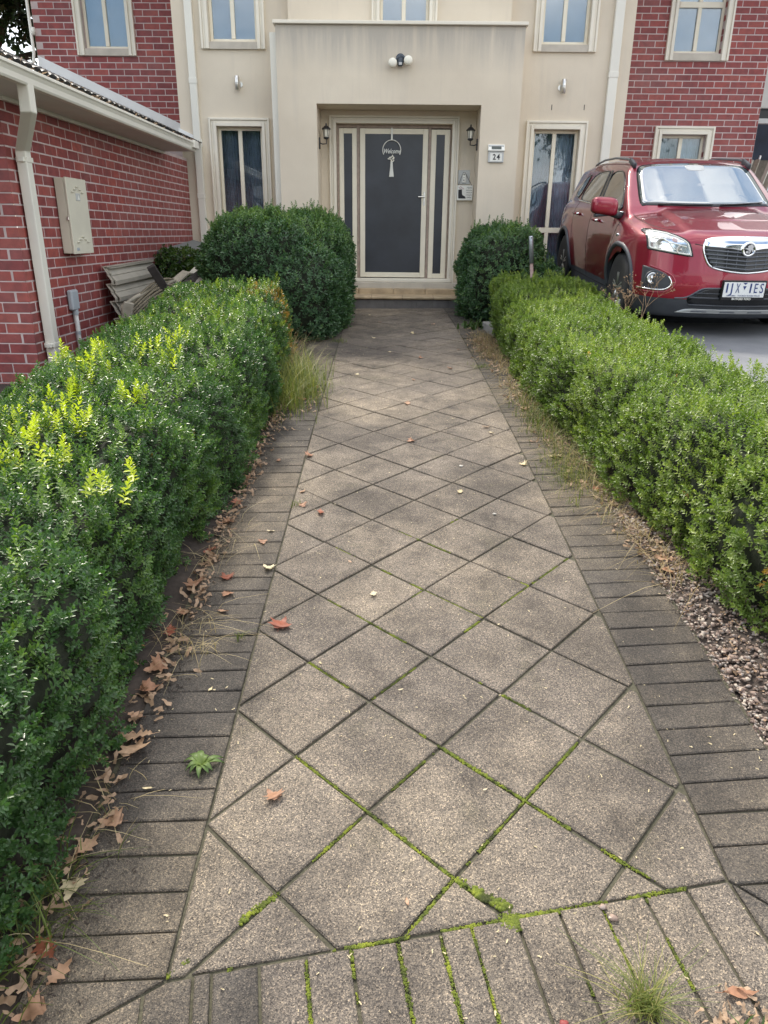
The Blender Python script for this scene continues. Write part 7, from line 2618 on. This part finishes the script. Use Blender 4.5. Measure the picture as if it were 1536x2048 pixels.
        # bonnet shut line and crease
        cp(line_on([(sg * 0.735, 1.10), (sg * 0.745, 0.90), (sg * 0.72, 0.62), (sg * 0.66, 0.42), (sg * 0.55, 0.30)], 'top', 0.0035, -0.0008, 50, False, 1), 'shut_line', M['shut'])
        cp(line_on([(sg * 0.453, 0.82), (sg * 0.40, 0.812), (sg * 0.372, 0.81)], 'front', 0.0035, -0.0008, 20, False, 1), 'shut_line', M['shut'])
        # wiper
    for pts in ([(0.10, 1.108), (0.42, 1.125), (0.56, 1.135)], [(-0.50, 1.112), (-0.20, 1.110), (0.02, 1.112)]):
        b = proj(pts, 'front')
        q = MB(); q.tube([(p[0], p[1] - 0.018, p[2] + 0.006) for p in b], [0.010, 0.008, 0.006], 6); cp(q, 'wiper', M['gloss_black'])
    # ---- grille
    gl = [(0.378, 0.858), (0.30, 0.872), (0.15, 0.878), (0.0, 0.880)]
    left = [(0.0, 0.880), (-0.15, 0.878), (-0.30, 0.870), (-0.365, 0.855), (-0.384, 0.80), (-0.372, 0.74), (-0.33, 0.655), (-0.28, 0.622), (-0.15, 0.595), (0.0, 0.582)]
    gp = left + [(-x, z) for x, z in reversed(left[1:-1])]
    mb = MB(); mb.add(*patch(gp, 'front', 0.001, 100, 10, -0.006, 1)); gr = cp(mb, 'grille', M['gloss_black'])
    cp(line_on(gp, 'front', 0.0095, 0.004, 130, True, 1), 'chrome_surround', M['chrome'], gr)
    # chrome bar across the top, dipping round the badge
    tb = [(0.0, 0.880), (-0.15, 0.877), (-0.30, 0.868), (-0.362, 0.852), (-0.378, 0.800), (-0.30, 0.797), (-0.15, 0.787), (-0.085, 0.776), (0.0, 0.760)]
    tp = tb + [(-x, z) for x, z in reversed(tb[1:-1])]
    mb = MB(); mb.add(*patch(tp, 'front', 0.010, 100, 8, -0.002, 0)); cp(mb, 'chrome_bar', M['chrome'], gr)
    for k in range(5):
        z0 = 0.772 - 0.034 * k
        hw = 0.368 - 0.002 * k - max(0, k - 0.8) * 0.021
        pts = [(-hw + 2 * hw * i / 20, z0 - 0.022 * (1 - abs(2 * i / 20 - 1)) ** 1.0) for i in range(21)]
        cp(line_on(pts, 'front', 0.0075, 0.010, 40, False, 0), 'grille_bar', M['grille_slat'], gr)
    for k in range(-3, 4):
        x = k * 0.086
        zt, zb = 0.775, 0.60 + abs(x) * 0.09
        cp(line_on([(x, zt), (x, zb)], 'front', 0.0035, 0.002, 14, False, 0), 'grille_rib', M['grille_slat'], gr)
    # round badge: raised ring, dark field, bright rearing lion rolling a stone
    c = proj([(0.0, 0.785)], 'front')[0]; yb = c[1] - 0.012
    q = MB(); q.lathe([(0.062, -0.01), (0.064, 0.010), (0.058, 0.018), (0.047, 0.018), (0.045, 0.012)], (0, yb, 0.785), 'y', 40)
    bd = cp(q, 'badge', M['chrome'], gr)
    q = MB(); q.lathe([(0.046, 0.010), (0.046, 0.0125)], (0, yb, 0.785), 'y', 36); cp(q, 'badge_field', M['gloss_black'], gr)
    def bad(poly, y0=0.0125, y1=0.017):
        m = MB(); m.prism([(x * 0.001, 0.785 + z * 0.001) for x, z in poly], yb - y1, yb - y0)
        cp(m, 'badge_figure', M['chrome'], gr, smooth=False)
    bad([(4, 40), (14, 42), (26, 34), (34, 22), (30, 8), (38, -4), (34, -18), (26, -24), (22, -8), (12, -2), (16, -16), (8, -34), (-2, -42), (0, -30), (4, -20), (-4, -8), (-16, -2), (-30, 4), (-40, 2), (-34, 12), (-20, 12), (-12, 18), (-18, 26), (-8, 34)])
    bad([(-16 + 14 * math.cos(a), -22 + 11 * math.sin(a)) for a in [2 * math.pi * i / 14 for i in range(14)]])
    # ---- lower intake, silver trim, plate
    li = [(-0.47, 0.362), (-0.36, 0.432), (-0.30, 0.448), (0.30, 0.448), (0.36, 0.432), (0.47, 0.362), (0.44, 0.298), (0.30, 0.285), (-0.30, 0.285), (-0.44, 0.298)]
    mb = MB(); mb.add(*patch(li, 'front', 0.003, 90, 8, -0.006, 1)); lo_ = cp(mb, 'lower_intake', M['gloss_black'])
    cp(line_on([(-0.56, 0.352), (-0.46, 0.362), (-0.36, 0.438), (-0.30, 0.452), (0.30, 0.452), (0.36, 0.438), (0.46, 0.362), (0.56, 0.352)], 'front', 0.007, 0.002, 90, False, 1), 'trim_edge', M['grille_slat'], lo_)
    for zz, hw in ((0.405, 0.40), (0.365, 0.445), (0.300, 0.44)):
        cp(line_on([(-hw, zz), (0, zz - 0.002), (hw, zz)], 'front', 0.009 if zz < 0.37 else 0.006, 0.006, 50, False, 0), 'intake_bar', M['cladding'], lo_)
    sk = [(-0.53, 0.222), (-0.46, 0.256), (-0.40, 0.262), (0.40, 0.262), (0.46, 0.256), (0.53, 0.222), (0.40, 0.226), (-0.40, 0.226)]
    mb = MB(); mb.add(*patch(sk, 'front', 0.010, 90, 5, -0.004, 0)); skid = cp(mb, 'skid_trim', M['skid'])
    for cx in (-0.33, -0.08, 0.17):
        mb = MB(); mb.add(*patch([(cx - 0.07, 0.238), (cx + 0.07, 0.238), (cx + 0.065, 0.247), (cx - 0.065, 0.247)], 'front', 0.014, 30, 3, 0.006, 0)); cp(mb, 'skid_slot', M['grille_slat'], skid)
    yp = float(proj([(0.0, 0.45)], 'front')[0][1]) - 0.028
    fr = MB(); fr.box(-0.198, 0.198, yp - 0.004, yp + 0.03, 0.352, 0.528, 0.006)
    pf = cp(fr, 'plate_frame', M['gloss_black'], smooth=False)
    q = MB(); q.box(-0.184, 0.184, yp - 0.0085, yp - 0.004, 0.383, 0.512, 0.002); plate = cp(q, 'number_plate', M['plate_white'], smooth=False)
    def pl(body, size, x, z, mat, width, bold=0.0, par=plate, y=0.0105):
        o = lettering('lettering', body, size, (x, yp - y, z), mat, None, width=width, bold=bold, extrude=0.0006)
        o.parent = par
    for ch, x, w_ in (('1', -0.155, 0.013), ('J', -0.112, 0.027), ('X', -0.058, 0.036), ('1', 0.055, 0.013), ('E', 0.102, 0.029), ('S', 0.154, 0.032)):
        pl(ch, 0.118, x, 0.458, M['plate_blue'], w_, bold=0.0)
    t = MB(); t.prism([(-0.018, 0.512 - 0.003), (0.022, 0.512 - 0.003), (0.002, 0.492)], yp - 0.0105, yp - 0.008); t.prism([(-0.014, 0.480), (0.016, 0.480), (0.001, 0.448)], yp - 0.0105, yp - 0.008)
    cp(t, 'plate_emblem', M['plate_blue'], plate, smooth=False)
    pl('VICTORIA - THE EDUCATION STATE', 0.016, 0.0, 0.396, M['plate_blue'], 0.30)
    pl('BAYFORD FORD', 0.026, -0.01, 0.367, M['white_plastic'], 0.17, bold=0.0004, par=pf, y=0.0065)
    # cabin: seats, dash and wheel glimpsed through the glass
    return car
CUTTERS = []
M['carglass_o'] = simple('tinted_side_glass', (0.022, 0.021, 0.020), 0.04, var=0.1, coat=1.0, spec=1.0)
M['screen'] = simple('windscreen_reflecting_sky', (0.07, 0.11, 0.12), 0.03, var=0.1, coat=1.0, spec=1.0)
M['screen'].node_tree.nodes['Principled BSDF'].inputs['IOR'].default_value = 2.3
build_car()

# tiny readout while building
print('objects', len(bpy.data.objects), 'tris ~', sum(len(m.polygons) for m in bpy.data.meshes))
